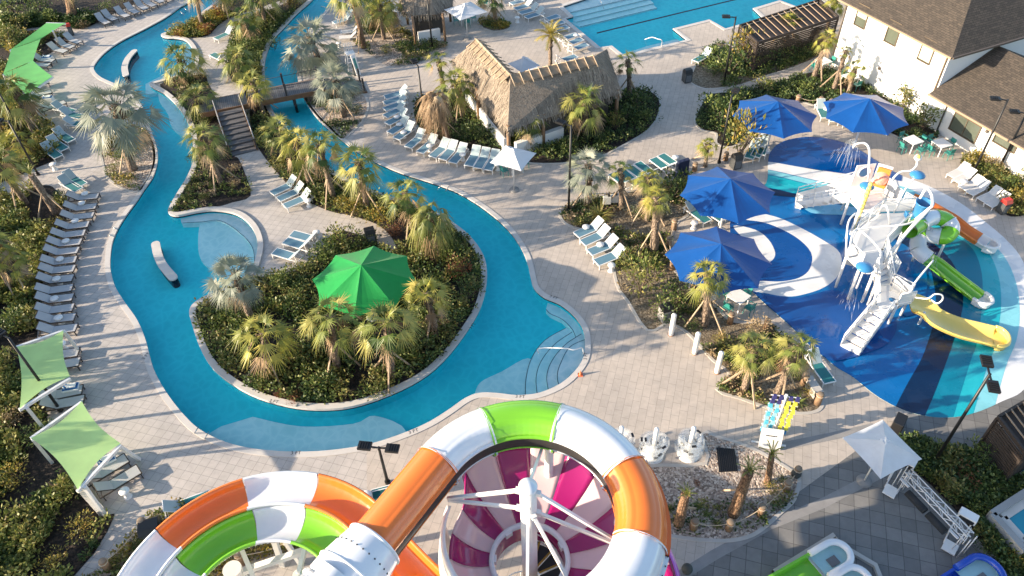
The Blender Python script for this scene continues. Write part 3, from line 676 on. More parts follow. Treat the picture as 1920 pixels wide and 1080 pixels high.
# ---------------------------------------------------------------- shrubs
LG = leafmat('leaf mid green', [(0.027, 0.056, 0.015), (0.088, 0.131, 0.031), (0.163, 0.206, 0.050), (0.263, 0.281, 0.088)], .25)
LD = leafmat('leaf dark green', [(0.016, 0.036, 0.013), (0.039, 0.078, 0.023), (0.078, 0.124, 0.039), (0.143, 0.182, 0.065)], .2)
LY = leafmat('leaf gold', [(.12, .13, .025), (.28, .24, .045), (.44, .34, .07), (.38, .23, .06)], .3)
LO = leafmat('leaf olive', [(0.072, 0.090, 0.024), (0.168, 0.180, 0.048), (0.288, 0.264, 0.084), (0.240, 0.180, 0.072)], .25)
LR = leafmat('leaf rust', [(0.120, 0.048, 0.024), (0.240, 0.084, 0.042), (0.336, 0.144, 0.072), (0.192, 0.108, 0.048)], .25)
LT = leafmat('leaf straw', [(.22, .16, .09), (.36, .27, .16), (.44, .34, .2)], .25)
LS = leafmat('leaf grey', [(.14, .16, .12), (.22, .23, .17), (.30, .30, .22)], .2)
LL = leafmat('leaf lime', [(0.110, 0.143, 0.033), (0.220, 0.242, 0.055), (0.330, 0.330, 0.088), (0.396, 0.374, 0.132)], .3)
TWIG = mat('twig', (.10, .075, .055), .9, .2, 8)
def leaf(vs, fs, p, d, ln, wd, rng):
    s = d.cross(Vector((rng.uniform(-1, 1), rng.uniform(-1, 1), rng.uniform(-.3, 1)))); s = s.normalized() * wd if s.length > 1e-4 else Vector((wd, 0, 0))
    o = len(vs); m = p + d * ln * .5; vs += [p, m + s, p + d * ln, m - s]; fs.append((o, o + 1, o + 2, o + 3))
def shrub_mesh(seed, m, n=330, ln=.13, wd=.035, hh=1.0, lump=7, m2=None, airy=.0):
    """unit shrub: radius about 1, height hh, made of leaf clumps on twigs"""
    rng = random.Random(seed); mb = MB(); cl = []
    for i in range(lump):
        a = rng.uniform(0, 6.28); r = rng.uniform(.15, .62); cl.append((Vector((cos(a) * r, sin(a) * r, hh * rng.uniform(.35, .72))), rng.uniform(.30, .5)))
    cl.append((Vector((0, 0, hh * .55)), .5))
    for q, (c, r) in enumerate(cl):
        mb.bar((0, 0, 0), c, .025, .025, TWIG); vs, fs = [], []
        for k in range(n // len(cl)):
            d = Vector((rng.gauss(0, 1), rng.gauss(0, 1), rng.gauss(.35, 1))).normalized(); rr = r * rng.uniform(.55 - airy, 1.08) ; p = c + Vector((d.x * rr, d.y * rr, d.z * rr * .85 * min(1, hh)))
            if p.z < .02: p.z = rng.uniform(.02, .2)
            leaf(vs, fs, p, (d + Vector((rng.uniform(-.6, .6), rng.uniform(-.6, .6), rng.uniform(-.2, .8)))).normalized(), ln * rng.uniform(.7, 1.4), wd * rng.uniform(.7, 1.3), rng)
        mb.add(vs, fs, (m2 if (m2 and q % 3 == 0) else m))
    return mesh_only(mb, 'shrub foliage')
def spiky_mesh(seed, m, n=70, L=1.0):
    rng = random.Random(seed); vs, fs = [], []
    for i in range(n):
        az = rng.uniform(0, 6.28); el = rng.uniform(.35, 1.45); ln = L * rng.uniform(.6, 1.05); p = Vector((rng.uniform(-.12, .12), rng.uniform(-.12, .12), 0)); o = len(vs); sd = Vector((-sin(az), cos(az), 0)) * .05
        for q in range(5):
            u = q / 4; e = el - 1.3 * u; vs += [p - sd * (1 - u * .9), p + sd * (1 - u * .9)]; p = p + Vector((cos(az) * cos(e), sin(az) * cos(e), sin(e))) * ln / 4
            if q: fs.append((o + 2 * q - 2, o + 2 * q - 1, o + 2 * q + 1, o + 2 * q))
    return mesh_only(MB().add(vs, fs, m), 'strap leaves')
SH = {'green': [shrub_mesh(s, LG, 420, m2=LD) for s in (21, 22, 23)], 'dark': [shrub_mesh(s, LD, 420, m2=LG) for s in (24, 25)], 'gold': [shrub_mesh(s, LY, 420, .12, .03, .9, m2=LO) for s in (26, 27)],
      'olive': [shrub_mesh(s, LO, 420, .12, .03, 1.0, m2=LG) for s in (28, 29)], 'rust': [shrub_mesh(s, LR, 420, .12, .032, 1.0) for s in (30, 31)], 'straw': [shrub_mesh(32, LT, 380, .16, .02, .9)],
      'grey': [shrub_mesh(33, LS, 360, .12, .03, .8)], 'airy': [shrub_mesh(34, LG, 300, .16, .05, 1.7, 10, LO, .3), shrub_mesh(35, LO, 300, .16, .05, 1.7, 10, LG, .3)], 'spiky': [spiky_mesh(36, LG), spiky_mesh(37, LO)]}
SN = 0
def shrub(px, rpx, kind, label, hs=1.0, group=None, name='shrub', cat='shrub'):
    global SN; SN += 1; g = G(*px); s = 1.3 * rpx / (F / (CM.transposed() @ (g - Vector((0, 0, H)))).z); me = SH[kind][SN % len(SH[kind])]
    o = bpy.data.objects.new(name, me); COL.objects.link(o); o.location = g; o.scale = (s, s, s * hs); o.rotation_euler = (0, 0, SN * 1.7); return tag(o, label, cat, group)
SHRUBS = [
 ((1200, 545), 46, 'olive', 'tallest bushy shrub in the right bed next to the blue loungers', 1.5), ((1240, 590), 34, 'dark', 'dark shrub below the tall bush beside the first white bollard', 1.1),
 ((1178, 505), 26, 'olive', 'olive shrub touching the last lounger of the four', 1.3), ((1275, 560), 30, 'dark', 'dark shrub under the front blue umbrella edge', 1.1),
 ((1125, 408), 30, 'spiky', 'strap-leaved clump filling the round planter at the lamp post', 1.0), ((1260, 372), 34, 'dark', 'dark shrub behind the navy covered panel', 1.2),
 ((1290, 375), 26, 'olive', 'thin shrub left of the upper blue umbrella', 1.5), ((1185, 395), 22, 'grey', 'low grey shrub beside the service boxes', .6), ((1232, 405), 24, 'grey', 'grey-green shrub between the pair of palms', .8),
 ((1385, 292), 40, 'gold', 'yellow-green round tree above the upper blue umbrellas', 2.0), ((1350, 232), 34, 'dark', 'dark shrub in the curved bed left of the round yellow tree', 1.1), ((1335, 205), 24, 'green', 'green shrub at the upper rim of the curved bed', 1.0),
 ((1375, 195), 26, 'dark', 'dark shrub behind the far left blue umbrella', 1.0), ((1425, 172), 24, 'olive', 'olive shrub beside the concrete path above the blue umbrella', 1.0), ((1365, 140), 34, 'dark', 'dark round shrub beside the black bin near the lap pool', 1.2),
 ((1395, 122), 34, 'gold', 'yellowish bush at the pool end of the dark cabana', 1.5), ((1340, 140), 20, 'green', 'small shrub nearest the black litter bin', .8), ((1430, 128), 26, 'dark', 'dark hedge shrub below the cabana', 1.1), ((1465, 118), 24, 'dark', 'hedge shrub left of the cabana palm', 1.1), ((1498, 108), 22, 'dark', 'hedge shrub right of the cabana palm', 1.1),
 ((1692, 208), 24, 'airy', 'tall loose tree against the white wall behind the far right blue umbrella', 1.1), ((1728, 245), 26, 'airy', 'small loose tree at the wall corner right of the blue umbrella', 1.0), ((1712, 258), 16, 'green', 'low shrub at the foot of the wall corner tree', .8),
 ((1852, 330), 22, 'olive', 'shrub behind the first white lounger by the low building', 1.0), ((1884, 358), 22, 'green', 'green shrub behind the middle white loungers', 1.0), ((1905, 385), 26, 'gold', 'yellowish shrub right of the black and red bin', 1.1), ((1860, 320), 22, 'straw', 'pale dry shrub against the low building wall', 1.2), ((1905, 352), 24, 'olive', 'shrub under the low building windows at the right edge', 1.2),
 ((1410, 690), 26, 'olive', 'fluffy shrub at the rope bed right of the white bollards', 1.3), ((1412, 628), 24, 'straw', 'pale feathery shrub above the palm behind the bollards', 1.4), ((1352, 640), 16, 'gold', 'low gold shrub beside the second white bollard', .7), ((1300, 615), 18, 'green', 'low shrub between first and second white bollards', .7), ((1510, 735), 18, 'gold', 'gold shrub at the splash pad tip of the rope bed', .8), ((1495, 755), 20, 'spiky', 'yellow-green strap plant beside the vest rack', .7), ((1460, 690), 18, 'rust', 'reddish shrub between the two palms near the splash pad', .8), ((1365, 715), 14, 'straw', 'straw tuft beside the third white bollard', .7),
 ((648, 462), 34, 'olive', 'bush at the path edge above the green umbrella', 1.1), ((610, 490), 30, 'green', 'bush at the lower edge of the lounger terrace', 1.0), ((570, 520), 26, 'olive', 'bush below the near trio of loungers', .9), ((530, 540), 26, 'green', 'bush right of the silver island palm', 1.0),
 ((690, 455), 22, 'green', 'green bush behind the black bin on the terrace', 1.0), ((858, 520), 22, 'rust', 'rusty brown shrub right of the green umbrella', 1.5), ((840, 482), 24, 'dark', 'dark shrub under the straw drooping palm', 1.0), ((880, 560), 26, 'dark', 'dark shrub on the right rim of the big island', .9),
 ((640, 395), 24, 'gold', 'left golden shrub of the strip bed', .9), ((675, 402), 26, 'gold', 'middle golden shrub of the strip bed under a palm', .9), ((722, 418), 30, 'gold', 'largest golden shrub at the bend of the strip bed', 1.0), ((760, 400), 22, 'olive', 'olive shrub beside the golden shrubs at the channel', 1.0), ((600, 370), 22, 'dark', 'dark shrub left of the golden shrubs', .9),
 ((740, 440), 18, 'rust', 'pinkish brown shrub at the path bend', .8), ((800, 470), 20, 'gold', 'orange tinged shrub at the foot of the drooping palm', .8), ((555, 748), 16, 'rust', 'red-leaved shrub at the bottom rim of the big island', .7), ((530, 742), 14, 'rust', 'smaller red-leaved shrub left on the bottom rim of the island', .7),
 ((575, 660), 40, 'dark', 'large dark shrub between the two left island palms', .9), ((680, 670), 40, 'dark', 'large dark shrub between the two umbrella palms', .9), ((770, 660), 40, 'green', 'green shrub right of the umbrella palms', .8), ((610, 725), 36, 'green', 'green shrub at the lower middle of the island', .7), ((700, 735), 32, 'olive', 'olive shrub at the lower right of the island', .7), ((440, 600), 30, 'green', 'green shrub at the left rim of the island', .9), ((455, 660), 34, 'olive', 'olive shrub at the lower left of the island', .8), ((500, 725), 30, 'green', 'green shrub at the lower left rim below the yellow palm', .7), ((830, 610), 34, 'dark', 'dark shrub at the right of the island near the water', .9), ((560, 590), 34, 'green', 'green shrub left of the green umbrella', 1.0),
 ((205, 275), 18, 'gold', 'gold shrub at the left rim of the silver palm bed', .8), ((212, 322), 16, 'olive', 'olive shrub at the lower left of the silver palm bed', .7), ((235, 300), 20, 'green', 'green shrub at the foot of the big silver palm', .8), ((265, 270), 18, 'green', 'green shrub at the river side of the silver palm bed', .8),
 ((340, 58), 16, 'gold', 'gold shrub in the upper wedge bed', .8), ((365, 52), 18, 'olive', 'olive shrub in the middle of the upper wedge bed', .8), ((400, 35), 18, 'gold', 'golden shrub at the top of the upper wedge bed', .8), ((435, 12), 18, 'olive', 'shrub at the back of the upper wedge bed', .8),
 ((365, 300), 14, 'green', 'small shrub at the river rim of the mulch wedge', .8), ((425, 300), 18, 'green', 'leafy shrub beside the bridge steps', 1.0), ((385, 375), 12, 'olive', 'low olive shrub in the bottom of the mulch wedge', .7), ((440, 350), 12, 'straw', 'sparse straw shrub in the mulch wedge', .7), ((380, 232), 20, 'green', 'shrub hiding the left bridge foot', .9),
 ((160, 52), 14, 'straw', 'pale tuft below the first top left lounger', .9), ((50, 55), 20, 'olive', 'olive bush left of the far green sail', 1.2), ((20, 85), 30, 'olive', 'large olive bush at the upper left edge', 1.1), ((40, 215), 24, 'gold', 'gold bush below the far sail at the left edge', 1.0), ((70, 285), 26, 'gold', 'gold bush beside the teal chairs on the left', .8), ((20, 290), 26, 'green', 'green bush at the left edge by the side path', .9), ((95, 262), 20, 'green', 'green bush left of the teal chairs', .8),
 ((115, 375), 16, 'green', 'green bush at the head of the left lounger row', .9), ((100, 430), 22, 'gold', 'golden bush beside the upper left loungers', .8), ((60, 470), 28, 'olive', 'dry olive bush in the middle left bed', .8), ((30, 420), 26, 'green', 'green bush near the left edge below the side path', .8), ((30, 620), 34, 'green', 'broad-leaved bush left of the middle sail', 1.0), ((12, 690), 34, 'olive', 'bush at the left edge beside the middle sail', 1.0), ((70, 820), 30, 'dark', 'dark bush behind the near sail', .8), ((40, 900), 36, 'gold', 'yellow-green bush lower left of the near sail', .8), ((130, 930), 34, 'olive', 'olive bush beside the low white kerb', .8), ((150, 1000), 34, 'gold', 'yellow-green bush at the paved corner bottom left', .7), ((60, 1010), 40, 'olive', 'broad bush in the bottom left corner', .8), ((30, 790), 30, 'straw', 'straw coloured grass clump left of the two near sails', .9), ((100, 1060), 30, 'gold', 'golden shrub at the bottom left edge', .7),
 ((335, 965), 22, 'olive', 'shrub at the upper tip of the bed beside the double slide', .8), ((270, 1030), 20, 'green', 'shrub between slide and rope post bottom left', .8), ((215, 1062), 20, 'olive', 'shrub in the narrow bed at the bottom left', .8), ((300, 1000), 18, 'green', 'shrub in the bed touching the outer orange trough', .8),
 ((1760, 850), 26, 'olive', 'shrub at the white umbrella corner of the dark right bed', .9), ((1730, 845), 20, 'spiky', 'strap plant right of the near white umbrella', .8), ((1825, 870), 30, 'dark', 'tallest dark shrub in the bottom right bed', 1.3), ((1800, 900), 30, 'rust', 'brownish shrub in the middle of the bottom right bed', .8), ((1780, 935), 26, 'green', 'green shrub behind the truss gate', .9), ((1830, 950), 30, 'dark', 'dark shrub beside the raised plunge pool', .9), ((1865, 915), 26, 'dark', 'dark shrub near the navy lounger', 1.0), ((1850, 1030), 24, 'dark', 'dark shrub at the right end of the truss gate', .8), ((1905, 1060), 26, 'gold', 'yellow-green shrub in the bottom right corner', .9),
 ((1160, 228), 28, 'dark', 'dark shrub at the right end of the hut bed', .9), ((1195, 205), 28, 'dark', 'dark shrub under the small palm right of the hut', 1.0), ((1210, 230), 22, 'green', 'green shrub at the outer curve of the hut bed', .8), ((1155, 245), 16, 'airy', 'upright leafy shrub in front of the hut corner post', 1.2), ((1130, 270), 22, 'green', 'low shrub at the lower rim of the hut bed', .7), ((935, 262), 30, 'dark', 'dark shrub below the left eave of the large hut', .8), ((880, 255), 26, 'dark', 'dark shrub beside the staked palm left of the hut', .8), ((810, 240), 18, 'green', 'green shrub at the foot of the dead palm', .9), ((1010, 290), 20, 'dark', 'dark shrub by the white square umbrella', .8), ((1060, 280), 22, 'green', 'shrub below the near eave of the large hut', .8),
 ((760, 95), 18, 'green', 'shrub at the rim of the small hut bed', .8), ((725, 100), 16, 'olive', 'sparse shrub at the lower rim of the small hut bed', .7), ((805, 92), 18, 'dark', 'dark shrub at the lamp post of the small hut bed', .8), ((740, 70), 16, 'gold', 'gold shrub below the palms by the small hut', .8), ((640, 210), 12, 'dark', 'dark grass tuft left of the bridge end palm', .8), ((668, 212), 14, 'dark', 'dark grass tuft right of the bridge end palm', .8), ((610, 195), 18, 'green', 'shrub beneath the bridge end', .8), ((925, 48), 14, 'green', 'low shrub in the small round planter', .6),
 ((510, 90), 16, 'dark', 'dark hedge shrub beside the right channel top', .9), ((470, 100), 22, 'green', 'hedge shrub beside the upper path', .9), ((520, 40), 20, 'olive', 'hedge shrub near the top of the right channel', .9), ((480, 60), 20, 'dark', 'dark hedge shrub behind the thin palm', .9), ((555, 15), 18, 'gold', 'gold hedge shrub at the top edge', .9), ((480, 140), 18, 'gold', 'gold shrub at the bridge landing', .8), ((515, 245), 20, 'dark', 'dark shrub right of the bridge steps', .9), ((545, 290), 20, 'green', 'green shrub in the strip bed near the steps', .9), ((570, 340), 18, 'olive', 'olive shrub in the strip bed above the terrace trio', .8),
 ((1255, 955), 12, 'spiky', 'small spiky plant at the ring slide rim of the gravel', .8), ((1310, 950), 14, 'spiky', 'spiky plant in the middle of the gravel bed', .8), ((1345, 985), 14, 'spiky', 'spiky plant behind the rope posts of the gravel bed', .7), ((1325, 965), 12, 'spiky', 'smaller spiky plant beside the scaly palm', .7), ((1445, 925), 20, 'gold', 'yellow shrub at the right rim of the gravel bed', .8), ((1465, 905), 14, 'green', 'green tuft by the black speaker ball', .8), ((1305, 905), 9, 'rust', 'tiny rust plant alone on the gravel', .6),
 ((30, 30), 34, 'dark', 'dark hedge at the top left wall', .9), ((80, 30), 26, 'dark', 'dark hedge right of the top left wall', .9), ((200, 22), 16, 'dark', 'dark shrub behind the top row of loungers', .9), ((235, 5), 16, 'green', 'green shrub behind the far end of the top loungers', .9),
]
for s in SHRUBS: shrub(s[0], s[1], s[2], s[3], s[4])
# ---------------------------------------------------------------- ground cover: uncountable low growth, one object per bed
def cover(bed, n, hs, mats, seed, thr=.46, nl=9, ln=.16, wd=.045, scale=.35):
    rng = random.Random(seed); P = BEDW[bed]; x0, x1 = max(-46, min(p.x for p in P)), min(46, max(p.x for p in P)); y0, y1 = max(9, min(p.y for p in P)), min(68, max(p.y for p in P)); mb = MB()
    buck = [([], []) for _ in mats]; k = 0; tries = 0
    while k < n and tries < n * 8:
        tries += 1; x, y = rng.uniform(x0, x1), rng.uniform(y0, y1)
        nv = noise.noise((x * scale, y * scale, seed))
        if nv * .5 + .5 < thr or not pip((x, y), P): continue
        k += 1; nv2 = noise.noise((x * .8 + 9, y * .8, seed + 3)) * .5 + .5; bi = min(len(mats) - 1, max(0, int((nv2 * 1.5 - .25 + rng.uniform(-.15, .15)) * len(mats)))); vs, fs = buck[bi]
        h = hs * rng.uniform(.5, 1.2) * (.35 + 1.5 * max(0, nv2 - .15))
        for q in range(nl):
            a = rng.uniform(0, 6.28); r = rng.uniform(0, .16); p = Vector((x + cos(a) * r, y + sin(a) * r, .01 + h * rng.uniform(.15, 1)))
            leaf(vs, fs, p, Vector((cos(a), sin(a), rng.uniform(.0, 1.1))).normalized(), ln * rng.uniform(.7, 1.3), wd * rng.uniform(.7, 1.3), rng)
    for (vs, fs), m in zip(buck, mats):
        if fs: mb.add(vs, fs, m)
    if mb.f: tag(mb.build('ground_cover', recalc=False), kind='stuff')
cover('L3', 5600, .7, [LD, LG, LL, LO, LL], 3, .45, 10, .20, .055)
cover('L2', 2600, .7, [LD, LG, LO, LY], 4, .42, 9, .2, .055)
cover('TL', 2600, .9, [LD, LD, LG], 5, .25, 9, .22, .06)
cover('I4', 4300, .65, [LD, LG, LO, LG], 6, .40, 9, .17, .05)
cover('I3', 420, .3, [LO, LG, LT], 7, .5)
cover('I1', 900, .6, [LO, LG, LY, LR], 8, .3)
cover('I2', 1500, .6, [LD, LG, LO], 9, .3)
cover('R3', 1900, .45, [LD, LD, LG], 10, .36)
cover('R4', 1000, .5, [LD, LG, LD], 12, .4)
cover('R5', 1700, .4, [LD, LD, LG], 13, .36)
cover('R6', 1500, .3, [LD, LT, LG, LO], 14, .48)
cover('R9', 2200, .6, [LD, LG, LD, LO], 15, .36)
cover('R10', 800, .6, [LG, LO, LY], 16, .25)
cover('R1', 220, .25, [LD, LG], 17, .5); cover('R2', 700, .35, [LD, LG, LO, LT], 18, .45)
cover('C1', 260, .35, [LG, LO, LY], 19, .5); cover('R11', 900, .4, [LG, LO, LY], 20, .45); cover('R12', 160, .4, [LG, LY], 21, .2)
cover('R8', 90, .2, [LG, LD, LO], 22, .55)

# broadleaf trees beyond the left edge
for i, (x, y, hh, r) in enumerate([(-27.5, 12.5, 5.5, 1.8), (-33, 29, 6.0, 2.0), (-29.5, 23.5, 5.2, 1.7)]):
    t = thing('shade_tree', 'leafy tree standing beyond the left edge of the garden', 'tree', (x, y, 0), i, 'trees beyond the left edge'); MB().tube([(0, 0, 0), (.1, 0, hh * .4), (0, .1, hh * .75)], [.2, .15, .08], TRB, 9).build('trunk', t)
    for q in range(3):
        o = bpy.data.objects.new('crown', SH['airy'][q % 2]); COL.objects.link(o); o.parent = t; o.location = (cos(q * 2.1) * r * .4, sin(q * 2.1) * r * .4, hh * (.30 + .1 * q)); o.scale = (r, r, r * 1.1); o.rotation_euler = (0, 0, q * 2)
# ================================================================ buildings, huts, bridge, shades
WHITE = mat('white render', (.80, .79, .77), .7, .03, .6); FRAME = mat('bronze trim', (.10, .075, .05), .5, .1); GLASS = mat('window glass', (.10, .115, .09), .08, .25, .8, spec=.9)
BLIND = mat('roller blind', (.48, .47, .38), .7, .03); GUT = mat('dark gutter', (.10, .08, .065), .5, .1); PIPE = mat('drain pipe', (.30, .22, .15), .5, .1)
def shingle_mat(name, k):
    s = NT(name); co = s.n('TexCoord').outputs['UV'] if False else s.n('TexCoord').outputs['Object']
    b = s.n('TexBrick'); b.inputs['Scale'].default_value = 1; b.inputs['Brick Width'].default_value = .36; b.inputs['Row Height'].default_value = .16; b.inputs['Mortar Size'].default_value = .012
    b.inputs['Color1'].default_value = c4(tuple(x * k for x in (.14, .115, .092))); b.inputs['Color2'].default_value = c4(tuple(x * k for x in (.085, .072, .06))); b.inputs['Mortar'].default_value = c4(tuple(x * k for x in (.04, .034, .03)))
    s.l(co, b.inputs['Vector']); n = s.ramp(s.noise(co, 7, 4, .7), [(.3, (.7, .7, .7)), (.7, (1.35, 1.3, 1.25))])
    s.l(s.mix(1, b.outputs[0], n, 'MULTIPLY'), s.p.inputs['Base Color']); s.p.inputs['Roughness'].default_value = .9; s.bump(b.outputs[1], -.3, .02); return s.m
SHING = shingle_mat('roof shingles', .62)
WA = radians(-66.9); DA = Vector((cos(WA), sin(WA), 0)); DB = Vector((-DA.y, DA.x, 0))   # along the front wall / into the building
P0 = G(1556, 120); ZE = HT((1556, 120), (1598, 2))
def ray_wall(px, py, o, off=0.0):
    """(distance along the wall, height) of a photo pixel on the front wall"""
    v = CM @ Vector((px - 960, py - 540, F)); c = Vector((0, 0, H)); n = DB
    t = ((o + n * off) - c).dot(n) / v.dot(n); p = c + v * t; return (p - o).dot(DA), p.z
U1, _z = ray_wall(1786, 97, P0); ZL = ray_wall(1749, 166, P0)[1]
bld = thing('white_building', 'white two-storey building with brown shingle hip roof at the top right', 'building', P0, WA)
# local frame: x along the front wall, y into the building
def roof_slab(name, pts, parent, m=SHING, th=.12):
    """pts: corner loop on the slope; mesh is turned so that its local plane carries the shingle rows"""
    P = [Vector(p) for p in pts]; ex = (P[1] - P[0]).normalized(); nz = ex.cross(P[-1] - P[0]).normalized(); nz = -nz if nz.z < 0 else nz; ey = nz.cross(ex)
    R_ = Matrix((ex, ey, nz)).transposed(); L = [R_.transposed() @ (p - P[0]) for p in P]; mb = MB(); n = len(L)
    mb.add([(q.x, q.y, 0) for q in L] + [(q.x, q.y, -th) for q in L], [tuple(range(n)), tuple(range(2 * n - 1, n - 1, -1))], m)
    mb.add([(q.x, q.y, 0) for q in L] + [(q.x, q.y, -th) for q in L], [(i, (i + 1) % n, n + (i + 1) % n, n + i) for i in range(n)], GUT)
    o = mb.build(name, parent); o.matrix_local = Matrix.Translation(P[0]) @ R_.to_4x4(); return o
X1 = U1; D = 13.0; X0 = -.0
b = MB(); b.hexa([(X0, 0, -.1), (X1, 0, -.1), (X1, D, -.1), (X0, D, -.1), (X0, 0, ZE), (X1, 0, ZE), (X1, D, ZE), (X0, D, ZE)], WHITE); b.build('wall', bld)
ov = .45; rh = 3.6; e = [(X0 - ov, -ov), (X1 + ov, -ov), (X1 + ov, D + ov), (X0 - ov, D + ov)]; zr = ZE + rh; ym = D / 2; L1 = (X0 - ov + ym + ov, ym); L2 = (X1 + ov - ym - ov, ym)
if L1[0] > L2[0]: L1 = L2 = ((X0 + X1) / 2, ym)
A_ = lambda p, z: (p[0], p[1], z)
roof_slab('roof', [A_(e[0], ZE), A_(e[1], ZE), A_(L2, zr), A_(L1, zr)] if L1 != L2 else [A_(e[0], ZE), A_(e[1], ZE), A_(L2, zr)], bld)
roof_slab('roof', [A_(e[1], ZE), A_(e[2], ZE), A_(L2, zr)], bld)
roof_slab('roof', [A_(e[2], ZE), A_(e[3], ZE), A_(L1, zr), A_(L2, zr)] if L1 != L2 else [A_(e[2], ZE), A_(e[3], ZE), A_(L1, zr)], bld)
roof_slab('roof', [A_(e[3], ZE), A_(e[0], ZE), A_(L1, zr)], bld)
b = MB(); b.bar((X0 - ov, -ov - .06, ZE - .03), (X1 + ov, -ov - .06, ZE - .03), .12, .13, PIPE); b.bar((X1 + ov + .06, -ov, ZE - .03), (X1 + ov + .06, D + ov, ZE - .03), .12, .13, GUT); b.build('gutter', bld)
b = MB(); b.tube([(X0 + .1, -.08, 0), (X0 + .1, -.08, ZE - .2)], .06, GUT, 8); b.build('drainpipe', bld); b = MB(); b.tube([(X1 - .15, -.08, 0), (X1 - .15, -.08, ZE - .2), (X1 - .1, -.4, ZE - .05)], .06, PIPE, 8); b.build('drainpipe', bld)
def window(parent, p, q, o, panes=1, blind=.0, y=0.0):
    """window between two photo pixels (upper left, lower right corner) on the front wall"""
    a, c = ray_wall(*p, o), ray_wall(*q, o); x0, x1 = sorted((a[0], c[0])); z0, z1 = sorted((a[1], c[1])); f = MB(); w = .07
    f.box(((x0 + x1) / 2, y - .02, z1 + w / 2), (x1 - x0 + 2 * w, .12, w), FRAME); f.box(((x0 + x1) / 2, y - .03, z0 - w / 2), (x1 - x0 + 2 * w, .16, w), FRAME)
    f.box((x0 - w / 2, y - .02, (z0 + z1) / 2), (w, .12, z1 - z0), FRAME); f.box((x1 + w / 2, y - .02, (z0 + z1) / 2), (w, .12, z1 - z0), FRAME)
    for k in range(1, panes): f.box((x0 + (x1 - x0) * k / panes, y - .02, (z0 + z1) / 2), (w * .8, .1, z1 - z0 - .004), FRAME)
    fo = f.build('window', parent); g = MB(); g.box(((x0 + x1) / 2, y - .012, (z0 + z1) / 2), (x1 - x0 - .004, .03, z1 - z0 - .004), GLASS); g.build('pane', fo)
    if blind: g = MB(); g.box(((x0 + x1) / 2, y - .030, z1 - (z1 - z0) * blind / 2), (x1 - x0 - .02, .012, (z1 - z0) * blind - .01), BLIND); g.build('blind', fo)
def win_px(parent, cx, cy, wd, ht, o, panes=1, blind=0.0, y=0.0):
    u, z = ray_wall(cx, cy, o)
    f = MB(); w = .07; x0, x1, z0, z1 = u - wd / 2, u + wd / 2, z - ht / 2, z + ht / 2
    f.box((u, y - .02, z1 + w / 2), (wd + 2 * w, .12, w), FRAME); f.box((u, y - .03, z0 - w / 2), (wd + 2 * w, .16, w), FRAME); f.box((x0 - w / 2, y - .02, z), (w, .12, ht), FRAME); f.box((x1 + w / 2, y - .02, z), (w, .12, ht), FRAME)
    for k in range(1, panes): f.box((x0 + wd * k / panes, y - .02, z), (w * .8, .1, ht - .004), FRAME)
    fo = f.build('window', parent); g = MB(); g.box((u, y - .012, z), (wd - .004, .03, ht - .004), GLASS); g.build('pane', fo)
    if blind: g = MB(); g.box((u, y - .030, z1 - ht * blind / 2), (wd - .02, .012, ht * blind - .01), BLIND); g.build('blind', fo)
win_px(bld, 1617, 30, .95, 1.5, P0, 1, .6); win_px(bld, 1675, 61, .95, 1.5, P0, 1); win_px(bld, 1739, 95, .95, 1.5, P0, 1, .97)
u, z = ray_wall(1650, 128, P0); b = MB(); b.lathe([(.0, .12), (.09, .1), (.12, 0), (.05, -.1), (0, -.1)], FRAME, (u, -.08, z)); b.build('wall_lamp', bld)
# lower wing
wing = thing('white_wing', 'low white one-storey wing with brown shingle roof at the right edge', 'building', P0 + DA * (X1 + .01), WA)
WL, WD_ = 16.0, 9.0; yo = -.35
b = MB(); b.hexa([(0, yo, -.1), (WL, yo, -.1), (WL, WD_, -.1), (0, WD_, -.1), (0, yo, ZL), (WL, yo, ZL), (WL, WD_, ZL), (0, WD_, ZL)], WHITE); b.build('wall', wing)
ym = (WD_ + yo) / 2; zr2 = ZL + 2.3
roof_slab('roof', [(.02, yo - .4, ZL), (WL + .4, yo - .4, ZL), (WL + .4, ym, zr2), (.02, ym, zr2)], wing); roof_slab('roof', [(WL + .4, WD_ + .4, ZL), (.02, WD_ + .4, ZL), (.02, ym, zr2), (WL + .4, ym, zr2)], wing)
b = MB(); b.add([(WL, yo, ZL), (WL, WD_, ZL), (WL, ym, zr2 - .12)], [(0, 1, 2)], WHITE); b.build('gable', wing)
b = MB(); b.bar((.0, yo - .46, ZL - .03), (WL + .4, yo - .46, ZL - .03), .12, .13, PIPE); b.build('gutter', wing)
OW = P0 + DA * (X1 + .01) + DB * yo
for px, py in ((1768, 220), ): 
    u, z = ray_wall(px, py, OW); b = MB(); b.tube([(u, yo - .07, 0), (u, yo - .07, ZL - .15), (u, yo - .35, ZL - .04)], .05, GUT, 8); b.build('drainpipe', wing)
def wing_win(cx, cy, wd, ht, panes): win_px(wing, cx, cy, wd, ht, OW, panes, 0, yo)
wing_win(1810, 239, 2.0, 1.15, 2); wing_win(1887, 264, 1.5, .8, 1)
u, z = ray_wall(1852, 246, OW); b = MB(); b.lathe([(.0, .12), (.09, .1), (.12, 0), (.05, -.1), (0, -.1)], GUT, (u, yo - .08, z)); b.build('wall_lamp', wing)
